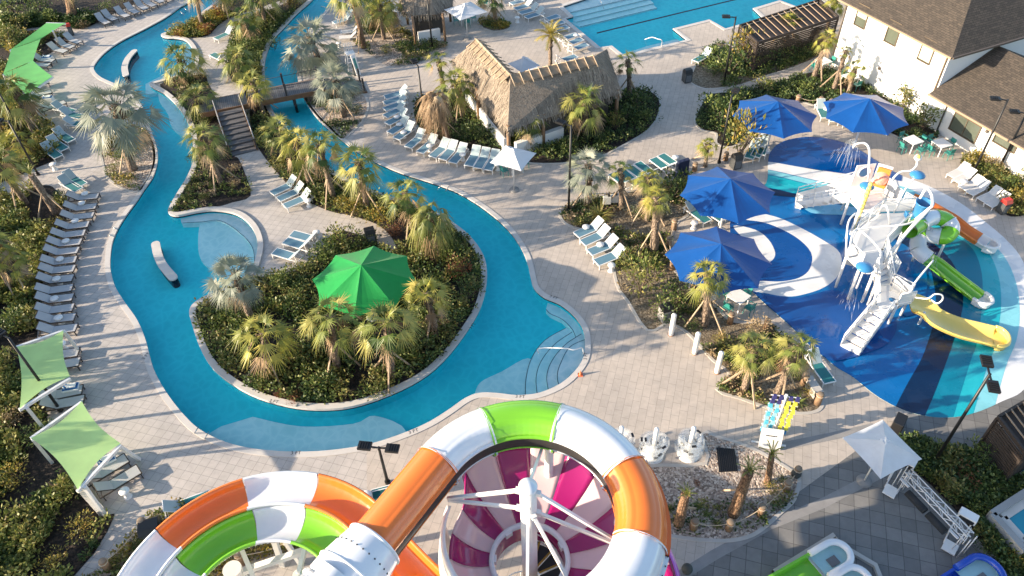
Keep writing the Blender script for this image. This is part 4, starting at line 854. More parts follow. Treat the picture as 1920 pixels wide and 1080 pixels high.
# wall at the top left corner
g0, g1 = G(-60, 18), G(92, -12); b = MB(); d = (g1 - g0).normalized(); nn = Vector((-d.y, d.x, 0))
rt = thing('boundary_wall', 'long pale garden wall with grey base in the top left corner', 'wall', (0, 0, 0))
b.hexa([g0, g1, g1 + nn * .3, g0 + nn * .3] + [p + Vector((0, 0, .55)) for p in (g0, g1, g1 + nn * .3, g0 + nn * .3)], mat('grey base', (.22, .23, .25), .8)); b.build('wall_base', rt)
b = MB(); z0 = Vector((0, 0, .55)); z1 = Vector((0, 0, 1.5)); k = nn * .02; q = [g0 + k, g1 + k, g1 + nn * .28, g0 + nn * .28]; b.hexa([p + z0 for p in q] + [p + z1 for p in q], WHITE); b.build('wall_panel', rt)
# ---------------------------------------------------------------- thatched huts
def thatch_mat(name, c0, c1):
    s = NT(name); co = s.n('TexCoord').outputs['Object']; n = s.noise(co, 9, 6, .7); n2 = s.noise(co, .7, 3)
    c = s.mix(1, s.ramp(n, [(.25, c0), (.75, c1)]), s.ramp(n2, [(.3, (.75, .75, .75)), (.7, (1.2, 1.2, 1.2))]), 'MULTIPLY'); s.l(c, s.p.inputs['Base Color']); s.p.inputs['Roughness'].default_value = .95
    s.bump(n, .9, .06); return s.m
THA = thatch_mat('thatch', (.12, .095, .072), (.34, .28, .22)); STRAW = leafmat('thatch straw', [(.11, .088, .068), (.22, .18, .14), (.32, .265, .205), (.44, .37, .29)], .1, .9)
RIDGE = mat('ridge boards', (.26, .19, .125), .8, .15, 3); POLE = mat('peeled pole', (.42, .32, .22), .7, .15, 5); LOG = mat('log post', (.25, .155, .09), .8, .25, 5); HUT_SHADE = mat('hut interior shade', (.05, .045, .04), .8, .2)
def thatch_face(mb, sb, pts, rng, dens=26, th=.28):
    P = [Vector(p) for p in pts]; n = len(P); nz = (P[1] - P[0]).cross(P[2] - P[0]).normalized(); nz = -nz if nz.z < 0 else nz; dn = Vector((0, 0, -1)); dn = (dn - nz * dn.dot(nz)).normalized(); sd = dn.cross(nz)
    lo = [p - nz * th for p in P]; mb.add(P + lo, [tuple(range(n)), tuple(range(2 * n - 1, n - 1, -1))] + [(i, (i + 1) % n, n + (i + 1) % n, n + i) for i in range(n)], THA)
    vs, fs = [], []; tris = [(P[0], P[i], P[i + 1]) for i in range(1, n - 1)]
    for a, b_, c in tris:
        ar = (b_ - a).cross(c - a).length / 2
        for k in range(int(ar * dens)):
            u, v = rng.random(), rng.random(); u, v = (1 - u, 1 - v) if u + v > 1 else (u, v); p = a + (b_ - a) * u + (c - a) * v; L = rng.uniform(.25, .6); w = sd * rng.uniform(.012, .03); t = sd * rng.uniform(-.1, .1)
            o = len(vs); q = p + dn * L + nz * rng.uniform(.0, .05) + t * L; p = p + nz * .012; vs += [p - w, p + w, q + w * .6, q - w * .6]; fs.append((o, o + 1, o + 2, o + 3))
    for i in range(n):      # ragged eave
        a, b_ = P[i], P[(i + 1) % n]
        if abs(a.z - b_.z) < .15 and a.z < max(p.z for p in P) - .5:
            for k in range(int((b_ - a).length * 30)):
                p = a.lerp(b_, rng.random()) - nz * rng.uniform(0, th) - dn * .15; L = rng.uniform(.25, .6); w = sd * rng.uniform(.015, .035); o = len(vs); q = p + (dn + Vector((0, 0, -.6))) * L * .7 + sd * rng.uniform(-.08, .08); vs += [p - w, p + w, q + w * .5, q - w * .5]; fs.append((o, o + 1, o + 2, o + 3))
    sb.add(vs, fs, STRAW)
rng = random.Random(5); ZR, ZV = 4.7, 2.35
hut = thing('thatched_hut', 'large angled thatched tiki hut with two roof wings behind the curved lounger row', 'hut', G(985, 190))
o = Vector(hut.location); q = lambda x, y, z: G(x, y, z) - o
A, B, C = q(893, 76, ZR), q(957, 143, ZR), q(1112, 107, ZR); Dp, E, Fp = q(845, 114, ZV), q(952, 246, ZV), q(1166, 174, ZV)
K = C + (C - Fp); K.z = ZV; K = q(1138, 92, ZV); J = A + (A - Dp); J.z = ZV; I = B + (B - E) * .55; I.z = ZV
for wname, faces in (('roof', [[Dp, E, B, A], [J, I, B, A]]), ('roof', [[E, Fp, C, B], [I, K, C, B], [Fp, K, C]])):
    mb, sb = MB(), MB()
    for f in faces: thatch_face(mb, sb, f, rng)
    r = mb.build(wname, hut); sb.build('loose_straw', r, recalc=False)
mb = MB()
for a, c in ((A, B), (B, C)):
    d = (c - a).normalized(); s_ = Vector((-d.y, d.x, 0)); u = Vector((0, 0, .05))
    for sg in (-1, 1): mb.add([a + u * 2, c + u * 2, c + s_ * sg * .55 + Vector((0, 0, -.28)), a + s_ * sg * .55 + Vector((0, 0, -.28))], [(0, 1, 2, 3)], RIDGE)
    n = int((c - a).length / .62)
    for k in range(n + 1):
        p = a.lerp(c, k / n)
        for sg in (-1, 1): mb.tube([p + Vector((0, 0, .16)) - s_ * sg * .1, p + s_ * sg * .8 + Vector((0, 0, -.34))], .036, POLE, 6)
mb.tube([A + Vector((0, 0, .1)), B + Vector((0, 0, .1))], .07, POLE, 6); mb.build('ridge_poles', hut)
for p in (Dp.lerp(J, .15), Dp.lerp(E, .5).lerp(A, .1), E.lerp(B, .12), E.lerp(Fp, .33).lerp(B, .1), E.lerp(Fp, .66).lerp(C, .1), Fp.lerp(C, .14), K.lerp(C, .14), I.lerp(B, .2)):
    MB().tube([(p.x, p.y, 0), (p.x, p.y, ZV + .25)], .13, LOG, 8).build('post', hut)
_c = (A + B + C) / 3; ins_ = lambda p: p + (Vector((_c.x, _c.y, p.z)) - p) * .09
ce = (Dp + E + B + A) / 4; cf = (E + Fp + B + C) / 4; mb = MB()
def inset(P, t): c = sum(P, Vector()) / len(P); return [Vector((p.x + (c.x - p.x) * t, p.y + (c.y - p.y) * t, 0)) for p in P]
for P_ in ([Dp, E, I, J], [E, Fp, K, I]): mb.prism(inset(P_, .22), 0, 2.2, HUT_SHADE)  # dark blocks stand in for the shaded interior under the thatch
mb.build('shade_core', hut)
mb = MB(); a, c = ins_(Dp.lerp(E, .18)), ins_(Dp.lerp(E, .93)); mb.bar((a.x, a.y, .55), (c.x, c.y, .55), .35, 1.1, WHITE); a, c = ins_(E.lerp(Fp, .05)), ins_(E.lerp(Fp, .5)); mb.bar((a.x, a.y, .5), (c.x, c.y, .5), .35, 1.0, WHITE); mb.build('bar_counter', hut)
cs = G(798, 8, 2.3); cs.z = 0; hut2 = thing('thatched_hut', 'smaller thatched hut with white bar counter at the top edge', 'hut', cs); mb, sb = MB(), MB(); ap = Vector((0, .4, 5.3)); ring = [Vector((cos(radians(22 + 45 * k)) * 2.5, sin(radians(22 + 45 * k)) * 2.3, 2.3)) for k in range(8)]
for k in range(8): thatch_face(mb, sb, [ring[k], ring[(k + 1) % 8], ap], rng, 30)
r = mb.build('roof', hut2); sb.build('loose_straw', r, recalc=False)
for px, py in ((780, 84), (835, 78), (765, 45), (845, 40)): p = G(px, py) - cs; MB().tube([(p.x, p.y, 0), (p.x, p.y, 2.45)], .11, LOG, 8).build('post', hut2)
p0, p1 = G(786, 82) - cs, G(826, 74) - cs; MB().bar((p0.x, p0.y, .5), (p1.x, p1.y, .5), .3, 1.0, WHITE).build('bar_counter', hut2); MB().prism([(x * .55, y * .55) for x, y, z in ring], 0, 2.2, HUT_SHADE).build('shade_core', hut2)  # dark block in place of the shade inside the small hut
# ---------------------------------------------------------------- wooden footbridge
DECKB = NT('bridge boards'); _co = DECKB.n('TexCoord').outputs['Object']; _b = DECKB.n('TexBrick'); _b.offset = 0
for k, v in (('Scale', 1), ('Brick Width', .14), ('Row Height', 6), ('Mortar Size', .012)): _b.inputs[k].default_value = v
_b.inputs['Color1'].default_value = (.10, .10, .105, 1); _b.inputs['Color2'].default_value = (.14, .14, .145, 1); _b.inputs['Mortar'].default_value = (.02, .02, .02, 1); DECKB.l(_co, _b.inputs['Vector']); DECKB.l(_b.outputs[0], DECKB.p.inputs['Base Color']); DECKB.p.inputs['Roughness'].default_value = .7; BB = DECKB.m
BEAM = mat('bridge fascia', (.20, .11, .06), .7, .2, 3); BP = mat('grey timber post', (.06, .055, .055), .7, .2)
g0, g1 = G(405, 196, .95), G(600, 158, .95); ang = atan2((g1 - g0).y, (g1 - g0).x); L = (Vector((g1.x, g1.y)) - Vector((g0.x, g0.y))).length
br = thing('footbridge', 'grey timber footbridge with brown sides crossing the right channel', 'bridge', (g0.x, g0.y, 0), ang); wd = 1.75; hz = .95; L2 = L + 3.3
b = MB(); b.box((L / 2 - .6, 0, hz), (L + 1.2, wd, .08), BB); b.build('bridge_deck', br)
b = MB(); b.hexa([(L, -wd / 2, hz - .04), (L2, -wd / 2, .0), (L2, wd / 2, .0), (L, wd / 2, hz - .04), (L, -wd / 2, hz + .04), (L2, -wd / 2, .08), (L2, wd / 2, .08), (L, wd / 2, hz + .04)], BB); b.build('ramp', br)
b = MB()
for sg in (-1, 1): y = sg * (wd / 2 + .045); b.box((L / 2 - .6, y, hz - .14), (L + 1.2, .08, .36), BEAM); b.hexa([(L, y - .04, hz - .32), (L2, y - .04, -.05), (L2, y + .04, -.05), (L, y + .04, hz - .32), (L, y - .04, hz + .04), (L2, y - .04, .1), (L2, y + .04, .1), (L, y + .04, hz + .04)], BEAM)
b.build('fascia', br)
for x, sg in ((L * .66, 1), (L * .66, -1), (L, 1), (L, -1), (L2 - .2, 1), (L2 - .2, -1), (L * .3, 1), (L * .3, -1)):
    zz_ = hz if x <= L else .15; MB().box((x, sg * (wd / 2 - .06), zz_ + .5), (.14, .14, 1.1), BP).build('post', br)
for sg in (-1, 1): MB().tube([(L * .3, sg * (wd / 2 - .06), hz + .85), (L * .66, sg * (wd / 2 - .06), hz + .8), (L, sg * (wd / 2 - .06), hz + .85)], .018, BP, 6).build('rope_rail', br)
for x in (L * .32, L * .72):
    for sg in (-1, 1): MB().box((x, sg * .6, hz / 2 - .4), (.2, .2, hz + .7), BP).build('pier', br)
# the flight of steps down to the terrace
s0, s1 = G(430, 205, .95), G(458, 288, 0); ang2 = atan2((s1 - s0).y, (s1 - s0).x); LS_ = (Vector((s1.x, s1.y)) - Vector((s0.x, s0.y))).length
st = thing('bridge_steps', 'grey timber steps with handrails leading from the bridge down to the terrace', 'steps', (s0.x, s0.y, 0), ang2); b = MB(); n = 9
for k in range(n): z = hz * (1 - (k + .5) / n); b.box((LS_ * (k + .5) / n, 0, z / 2), (LS_ / n - .012, 1.7, z), mat('step board', (.11, .105, .105), .7, .2, 3))
b.build('treads', st)
for sg in (-1, 1):
    b = MB(); y = sg * .92
    b.hexa([(0, y - .05, hz - .4), (LS_, y - .05, -.02), (LS_, y + .05, -.02), (0, y + .05, hz - .4), (0, y - .05, hz + .12), (LS_, y - .05, .14), (LS_, y + .05, .14), (0, y + .05, hz + .12)], BEAM); b.build('stringer', st)
    b = MB(); b.tube([(0, y, hz + .95), (LS_, y, .95)], .035, mat('steel rail', (.55, .5, .46), .35, .05, metal=.6), 8); b.tube([(0, y, hz + .55), (LS_, y, .55)], .02, BP, 6); b.build('handrail', st)
    for t in (0.02, .35, .68, .99): MB().box((LS_ * t, y, hz * (1 - t) + .45), (.09, .09, 1.0), BP).build('post', st)
# ---------------------------------------------------------------- shade umbrellas (big, eight-sided)
def fabric(name, c, trans=.28, rough=.65, sheen=.15):
    s = NT(name); co = s.n('TexCoord').outputs['Object']; cc = s.ramp(s.noise(co, 1.2, 4), [(.3, tuple(x * .9 for x in c)), (.7, tuple(min(1, x * 1.06) for x in c))]); s.l(cc, s.p.inputs['Base Color']); s.p.inputs['Roughness'].default_value = rough; s.p.inputs['Sheen Weight'].default_value = sheen; s.p.inputs['Sheen Roughness'].default_value = .4
    t = s.n('BsdfTranslucent'); s.l(cc, t.inputs[0]); mx = s.n('MixShader'); mx.inputs[0].default_value = trans; s.l(s.p.outputs[0], mx.inputs[1]); s.l(t.outputs[0], mx.inputs[2]); s.l(mx.outputs[0], s.out.inputs['Surface']); MATS[name] = s.m; return s.m
BLUE = fabric('blue canvas', (.004, .07, .28), .06, .42, .03); GREEN = fabric('green canvas', (.01, .36, .07)); WCAN = fabric('white canvas', (.74, .75, .77), .2); LIME = fabric('lime shade cloth', (.58, .86, .34), .4); LIME2 = fabric('green shade cloth', (.17, .64, .15), .35)
STEEL = mat('white powder coat', (.74, .73, .71), .4, .04); BLK = mat('black metal', (.012, .012, .013), .45, .1); CHROME = mat('stainless steel', (.62, .60, .58), .25, .03, metal=.9)
def canopy(mb, n, rad, z0, z1, m, rot, scal=.058, nv=5, cone=1.0):
    for k in range(n):
        a0, a1 = rot + 2 * pi * k / n, rot + 2 * pi * (k + 1) / n; g = {}
        for i in range(nv + 1):
            for j in range(nv + 1):
                u = i / nv; t = j / nv; c0 = Vector((cos(a0), sin(a0), 0)) * rad; c1 = Vector((cos(a1), sin(a1), 0)) * rad; e = c0.lerp(c1, t); sag = 4 * t * (1 - t)
                p = e * u * (1 - scal * sag * u); z = z1 + (z0 - z1) * (u ** cone) - .07 * sag * u * (1 - u) * 4 * .5 - .05 * sag * u + .06 * sag * u * u
                g[i, j] = (p.x, p.y, z)
        vs = [g[i, j] for i in range(nv + 1) for j in range(nv + 1)]; w = nv + 1
        mb.add(vs, [(i * w + j, i * w + j + 1, (i + 1) * w + j + 1, (i + 1) * w + j) for i in range(nv) for j in range(nv)], m)
def big_umbrella(apex, corner, m, label, rad=2.72, z0=2.7, z1=3.75):
    c = G(apex[0], apex[1], z1); k = G(corner[0], corner[1], z0); rot = atan2(k.y - c.y, k.x - c.x)
    t = thing('shade_umbrella', label, 'umbrella', (c.x, c.y, 0)); mb = MB(); canopy(mb, 8, rad, z0, z1, m, rot); mb.build('canopy', t, merge=True, recalc=False)
    MB().tube([(0, 0, 0), (0, 0, z1 - .05)], .07, STEEL, 12).build('pole', t); MB().lathe([(0, .02), (.35, .02), (.35, .0)], STEEL, (0, 0, 0)).build('base_plate', t)
    for i in range(8): a = rot + pi / 4 * i; MB().bar((0, 0, z1 - .1), (cos(a) * rad * .97, sin(a) * rad * .97, z0 - .04), .05, .05, STEEL).build('rib', t)
    return t
big_umbrella((1370, 335), (1281, 366), BLUE, 'blue eight-sided umbrella beside the white swirl of the splash pad, upper of the near two')
big_umbrella((1352, 457), (1257, 478), BLUE, 'blue eight-sided umbrella nearest the camera, behind the splash pad palm')
big_umbrella((1459, 190), (1529, 217), BLUE, 'deep blue umbrella at the top rim of the splash pad left of its twin')
big_umbrella((1631, 185), (1692, 231), BLUE, 'paler lit blue umbrella in front of the white building')
big_umbrella((677, 497), (702, 458), GREEN, 'bright green eight-sided umbrella in the middle of the island', 2.72)
# square white umbrellas
def sq_umbrella(apex, corner, label, z0=2.45, z1=3.0, rad=None):
    c = G(apex[0], apex[1], z1); k = G(corner[0], corner[1], z0); rot = atan2(k.y - c.y, k.x - c.x); rad = rad or (Vector((k.x, k.y)) - Vector((c.x, c.y))).length
    t = thing('square_umbrella', label, 'umbrella', (c.x, c.y, 0)); mb = MB(); canopy(mb, 4, rad, z0, z1, WCAN, rot, .03); mb.build('canopy', t, merge=True, recalc=False)
    mb = MB(); canopy(mb, 4, rad * .16, z1 + .01, z1 + .12, WCAN, rot, .0, 2); mb.build('vent_cap', t, merge=True, recalc=False)
    MB().tube([(0, 0, 0), (0, 0, z1)], .035, STEEL, 8).build('pole', t); MB().lathe([(0, .09), (.3, .09), (.33, .0)], mat('umbrella foot', (.25, .24, .23), .7)).build('base', t)
    return t
sq_umbrella((962, 282), (1006, 287), 'white square umbrella at the end of the curved blue lounger row'); sq_umbrella((982, 108), (1013, 123), 'white square umbrella behind the large thatched hut roof')
sq_umbrella((872, 8), (832, 18), 'white square umbrella beside the smaller thatched hut'); sq_umbrella((1661, 826), (1729, 861), 'large white square umbrella beside the truss gate')
# ---------------------------------------------------------------- green shade sails on white frames
def sail_patch(mb, c, m, n=10, inn=.09):
    """four corners with concave sides and a slight twist"""
    c = [Vector(p) for p in c]; ctr = sum(c, Vector()) / 4; vs = []
    for i in range(n + 1):
        for j in range(n + 1):
            u, v = i / n, j / n; p = c[0] * (1 - u) * (1 - v) + c[1] * u * (1 - v) + c[2] * u * v + c[3] * (1 - u) * v
            e = max(4 * u * (1 - u) * (abs(2 * v - 1) ** 3), 4 * v * (1 - v) * (abs(2 * u - 1) ** 3)); p = p + (ctr - p) * inn * e * 1.6; p.z = (c[0].z * (1 - u) * (1 - v) + c[1].z * u * (1 - v) + c[2].z * u * v + c[3].z * (1 - u) * v) - .08 * 16 * u * (1 - u) * v * (1 - v) * .3; vs.append(p)
    w = n + 1; mb.add(vs, [(i * w + j, i * w + j + 1, (i + 1) * w + j + 1, (i + 1) * w + j) for i in range(n) for j in range(n)], m, True)
def sail(label, panels, beams, posts, m, zs=2.5):
    o = G(*posts[0][0]); t = thing('shade_sail', label, 'shade sail', o); mb = MB()
    for pn in panels: sail_patch(mb, [G(x, y, z) - o for x, y, z in pn], m, 10, .09 if len(panels) == 1 else .02)
    mb.build('sail_cloth', t, recalc=False)
    for a, c in beams: MB().bar(G(*a) - o, G(*c) - o, .12, .14, STEEL).build('beam', t)
    for bs, tp, z in posts: p = G(*bs) - o; q2 = G(tp[0], tp[1], z) - o; MB().bar((p.x, p.y, 0), q2, .14, .14, STEEL).build('post', t)
sail('lime green shade sail at the middle left edge, crossed by a black lamp post', [[(30, 650, 2.5), (119, 619, 2.3), (131, 706, 2.2), (37, 766, 2.35)]], [((36, 769, 2.25), (132, 710, 2.1)), ((30, 652, 2.4), (119, 621, 2.2))], [((84, 806), (50, 764), 2.2), ((60, 690), (33, 655), 2.3), ((150, 660), (119, 621), 2.2)], LIME)
sail('pale lime shade sail nearest the camera at the left above two grey loungers', [[(58, 821, 2.5), (153, 752, 2.4), (226, 831, 2.2), (146, 918, 2.3)]], [((145, 922, 2.2), (227, 835, 2.1)), ((58, 823, 2.4), (153, 755, 2.3))], [((197, 966), (158, 912), 2.2), ((98, 868), (62, 824), 2.35), ((262, 862), (222, 836), 2.1)], LIME)
sail('long curved grass green shade sail of three panels at the top left', [[(21, 92, 2.5), (87, 43, 2.5), (123, 43, 2.4), (76, 73, 2.3)], [(6, 138, 2.5), (21, 92, 2.5), (76, 73, 2.3), (62, 114, 2.3)], [(50, 178, 2.4), (6, 138, 2.5), (62, 114, 2.3), (98, 143, 2.3)]], [((50, 180, 2.3), (99, 145, 2.2)), ((87, 44, 2.4), (123, 45, 2.3))], [((76, 219), (56, 178), 2.3), ((112, 84), (99, 58), 2.4), ((36, 130), (20, 94), 2.4), ((25, 180), (7, 140), 2.4)], LIME2)
# ---------------------------------------------------------------- slatted cabanas
def cabana(label, pts, z, nsl, down=True, slat=(.05, .035, .025)):
    P = [G(x, y, z) for x, y in pts]; o = Vector((P[0].x, P[0].y, 0)); t = thing('slatted_cabana', label, 'cabana', o); L = [p - o for p in P]; DK = mat('dark timber', (.035, .025, .02), .7, .2, 4); SL = mat('pale slat', (.30, .215, .145), .7, .15, 4)  # roof slats a paler brown than the dark frame
    b = MB()
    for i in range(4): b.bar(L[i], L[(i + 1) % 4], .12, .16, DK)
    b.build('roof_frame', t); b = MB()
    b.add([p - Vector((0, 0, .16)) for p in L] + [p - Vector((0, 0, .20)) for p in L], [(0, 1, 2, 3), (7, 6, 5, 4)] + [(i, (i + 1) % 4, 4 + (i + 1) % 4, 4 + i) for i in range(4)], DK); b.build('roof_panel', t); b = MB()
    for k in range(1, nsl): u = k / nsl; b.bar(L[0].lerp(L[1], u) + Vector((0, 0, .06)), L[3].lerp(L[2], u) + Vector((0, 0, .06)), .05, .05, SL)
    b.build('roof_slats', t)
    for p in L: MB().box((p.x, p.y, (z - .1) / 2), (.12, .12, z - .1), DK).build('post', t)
    for a, c in ((0, 3), (3, 2)):
        b = MB()
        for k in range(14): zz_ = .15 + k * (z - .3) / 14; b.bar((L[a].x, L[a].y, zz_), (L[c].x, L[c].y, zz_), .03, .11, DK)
        b.build('side_slats', t)
cabana('dark slatted timber cabana beside the lap pool with pale roof battens', [(1387, 48), (1536, 0), (1572, 32), (1421, 80)], 2.5, 13)
cabana('dark slatted pergola corner cut off by the right edge above the plunge pool', [(1872, 782), (1960, 730), (2010, 800), (1924, 850)], 2.4, 8)
# ================================================================ loungers, chairs, tables
SL_G = fabric('grey sling', (.50, .505, .515), .15); SL_B = fabric('blue sling', (.13, .27, .36), .15); SL_P = fabric('pale blue sling', (.42, .52, .54), .15); SL_W = fabric('white sling', (.74, .72, .69), .15); SL_T = fabric('teal sling', (.02, .20, .21), .15); SL_N = fabric('navy sling', (.008, .02, .06), .1)
FR_D = mat('dark bronze frame', (.045, .035, .03), .45, .1); FR_W = mat('white frame', (.78, .77, .75), .4, .04); TEAL = mat('teal plastic', (.03, .23, .20), .4, .08)
def lounger_kit(fr, seat, back, flat=False):
    """origin on the ground under the middle of the foot end; the head lies towards -x"""
    t = thing('sun_lounger', 'x', 'sun lounger'); W_, hz, Ls = .62, .34, 1.22; an = radians(8 if flat else 40); Lb = .74
    hx, hz2 = -Ls - cos(an) * Lb, hz + sin(an) * Lb
    b = MB(); b.box((-Ls / 2, 0, hz + .012), (Ls, W_ - .06, .016), seat); b.build('seat', t)
    b = MB(); n = Vector((sin(an), 0, cos(an))); a, c = Vector((-Ls, 0, hz + .015)), Vector((hx, 0, hz2 + .015)); y = Vector((0, W_ / 2 - .03, 0)); b.hexa([a - y, a + y, c + y, c - y, a - y + n * .018, a + y + n * .018, c + y + n * .018, c - y + n * .018], back); b.build('backrest', t)
    b = MB()
    for s in (-1, 1):
        yy = s * W_ / 2; b.bar((0, yy, hz), (-1.85, yy, hz), .045, .05, fr); b.bar((-Ls, yy - s * .03, hz + .01), (hx, yy - s * .03, hz2 + .01), .04, .035, fr)
    b.bar((-.0, -W_ / 2, hz), (0, W_ / 2, hz), .045, .05, fr); b.bar((-1.85, -W_ / 2, hz), (-1.85, W_ / 2, hz), .045, .05, fr); b.bar((hx, -W_ / 2 + .03, hz2 + .01), (hx, W_ / 2 - .03, hz2 + .01), .04, .035, fr)
    if not flat: b.bar((-Ls - .45, -W_ / 2 + .05, hz + .36), (-1.75, -W_ / 2 + .05, hz), .025, .025, fr); b.bar((-Ls - .45, W_ / 2 - .05, hz + .36), (-1.75, W_ / 2 - .05, hz), .025, .025, fr)
    b.build('frame', t)
    for x in (-.06, -1.72):
        for s in (-1, 1): MB().bar((x, s * (W_ / 2 - .01), 0), (x, s * (W_ / 2 - .01), hz - .024), .045, .045, fr).build('leg', t)
    return Kit(t)
K_A = lounger_kit(FR_D, SL_G, SL_G); K_B = lounger_kit(FR_W, SL_B, SL_P); K_W = lounger_kit(FR_W, SL_W, SL_W); K_T = lounger_kit(FR_W, SL_T, SL_P); K_N = lounger_kit(FR_W, SL_N, SL_T)
LRNG = random.Random(3)
def lounge(kit, foot, vec, label, group, z=0.0):
    f = G(*foot); h = G(foot[0] + vec[0], foot[1] + vec[1]); a = atan2((f - h).y, (f - h).x) + LRNG.uniform(-.04, .04)
    f.z = z; return kit.put(f, a, label, group, .84 if kit is K_W else None)
def row(kit, items, lab, group, anchor, last=None):
    n = len(items)
    for i, (f, v) in enumerate(items):
        pos = ('nearest ' if i == 0 else ORD[i] + ' from ') + anchor if not (last and i == n - 1) else last
        lounge(kit, f, v, lab + ', ' + pos, group)
ya = [(189, 375), (185, 394), (180, 411), (171, 428), (164, 444), (157, 461), (152, 477), (148, 494), (145, 511), (142, 529), (141, 547), (142, 565), (143, 584), (146, 602), (149, 622)]
row(K_A, [(p, (-60, 7)) for p in ya], 'grey lounger with dark frame in the left river row', 'grey loungers in the left river row', 'the teal pair')
row(K_A, [((153, 668), (-64, 10)), ((155, 686), (-64, 10)), ((160, 738), (-64, 12)), ((163, 757), (-64, 12))], 'grey lounger with dark frame half under the middle sail', 'grey loungers at the middle sail', 'the upper sail corner')
lounge(K_A, (243, 866), (-62, 37), 'grey lounger beside the towel crate at the near sail', 'grey loungers at the near sail'); lounge(K_A, (266, 887), (-62, 37), 'grey lounger next to the white drum table at the near sail', 'grey loungers at the near sail')
row(K_A, [((205, 51), (-30, -16)), ((219, 44), (-30, -16)), ((242, 38), (-30, -16)), ((260, 31), (-30, -16)), ((277, 24), (-30, -16)), ((292, 18), (-30, -16)), ((307, 11), (-30, -16)), ((320, 4), (-30, -16)), ((334, -3), (-30, -16))], 'grey lounger in the top left row', 'grey loungers in the top left row', 'the brown palm')
row(K_A, [((153, 87), (-36, -14)), ((140, 96), (-36, -12)), ((127, 104), (-36, -9)), ((104, 121), (-34, -4)), ((96, 129), (-34, 0))], 'grey lounger beside the long curved sail', 'grey loungers by the long curved sail', 'the red-topped bin')
row(K_A, [((95, 160), (-34, 8)), ((100, 178), (-34, 10)), ((126, 198), (-36, 14))], 'grey lounger at the lower end of the long curved sail', 'grey loungers by the long curved sail', 'the sail edge')
row(K_T, [((142, 217), (-36, -8)), ((158, 227), (-40, -8)), ((172, 241), (-44, -4))], 'white lounger with teal seat below the long curved sail', 'white and teal loungers on the left', 'the sail')
row(K_T, [((138, 272), (-24, -14)), ((126, 288), (-24, -16)), ((114, 302), (-22, -16))], 'teal seated lounger beside the bed corner on the left', 'teal loungers at the bed corner', 'the sail')
lounge(K_T, (152, 364), (-48, -28), 'left teal lounger of the pair above the left river row', 'teal pair on the left deck'); lounge(K_T, (160, 355), (-48, -28), 'right teal lounger of the pair above the left river row', 'teal pair on the left deck')
row(K_B, [((723, 190), (36, -10)), ((722, 201), (36, -11)), ((722, 213), (36, -13)), ((723, 226), (36, -16)), ((727, 240), (35, -18)), ((732, 257), (34, -20)), ((744, 268), (33, -22)), ((766, 284), (31, -24)), ((788, 294), (30, -24)), ((811, 302), (29, -26)), ((830, 307), (27, -27)), ((849, 313), (26, -28)), ((879, 319), (20, -30)), ((896, 323), (19, -30)), ((915, 327), (18, -30))],
    'blue lounger in the curved row by the large hut', 'blue loungers in the curved row', 'the bridge end', None)
row(K_B, [((627, 50), (34, -12)), ((633, 42), (34, -12)), ((640, 33), (34, -12)), ((647, 24), (34, -12)), ((654, 15), (34, -12)), ((661, 6), (34, -12))], 'pale blue lounger beside the upper right channel', 'pale blue loungers by the upper channel', 'the silver palm')
lounge(K_W, (637, 76), (38, -2), 'white lounger turned sideways beside the silver palm at the channel', None); lounge(K_W, (640, 66), (40, -4), 'second white lounger next to the sideways one at the channel', None)
row(K_B, [((1047, 36), (-28, 9)), ((1056, 47), (-28, 9)), ((1064, 57), (-28, 9)), ((1082, 71), (-28, 10)), ((1091, 80), (-28, 10)), ((1100, 90), (-28, 10))], 'blue lounger along the lap pool edge', 'blue loungers along the lap pool', 'the pool steps')
lounge(K_B, (1080, 112), (-28, 10), 'blue lounger behind the large hut ridge near the golden palm', None)
row(K_B, [((966, 24), (26, -8)), ((975, 32), (26, -8)), ((986, 40), (26, -8)), ((958, 14), (26, -8))], 'blue lounger at the top between planter and pool', 'blue loungers at the top', 'the small planter')
row(K_B, [((972, 9), (-4, -12)), ((984, 6), (-4, -12)), ((997, 2), (-4, -12))], 'blue lounger cut by the top edge near the pool', 'blue loungers at the top edge', 'the planter')
row(K_B, [((512, 371), (38, -17)), ((524, 382), (38, -17)), ((536, 395), (38, -17))], 'blue and white lounger of the upper terrace trio', 'upper terrace trio', 'the strip bed', None)
row(K_B, [((549, 446), (44, 12)), ((537, 459), (44, 12)), ((517, 479), (44, 12))], 'blue and white lounger of the lower terrace trio', 'lower terrace trio', 'the black bin')
row(K_B, [((1080, 449), (46, -20)), ((1092, 464), (46, -20)), ((1105, 482), (46, -20)), ((1117, 501), (46, -20))], 'blue lounger in the foursome at the right bed', 'four blue loungers at the right bed', 'the round planter')
row(K_T, [((1147, 333), (24, 20)), ((1163, 327), (24, 20)), ((1179, 321), (24, 19)), ((1194, 313), (24, 19)), ((1223, 305), (24, 18)), ((1238, 298), (26, 18))], 'teal lounger in the row left of the navy cover', 'teal loungers behind the right palms', 'the lamp post')
lounge(K_T, (1355, 421), (-40, -26), 'teal lounger between the two near blue umbrellas, right one', None); lounge(K_T, (1326, 424), (-32, -24), 'teal lounger between the two near blue umbrellas, left one', None)
row(K_T, [((1546, 229), (-14, -30)), ((1562, 236), (-6, -26)), ((1588, 241), (-12, -22))], 'pale teal lounger between the far blue umbrellas', 'loungers between the far blue umbrellas', 'the left umbrella')
row(K_W, [((1779, 337), (32, -15)), ((1789, 347), (32, -15)), ((1802, 361), (32, -16)), ((1815, 370), (32, -16)), ((1835, 382), (32, -16)), ((1850, 392), (32, -16))], 'white lounger in the row by the low white wing', 'white loungers by the low wing', 'the tables')
row(K_T, [((1402, 305), (12, -20)), ((1414, 302), (12, -22)), ((1424, 298), (6, -22))], 'teal lounger beside the yellow tree above the pad', 'teal loungers by the yellow tree', 'the bin')
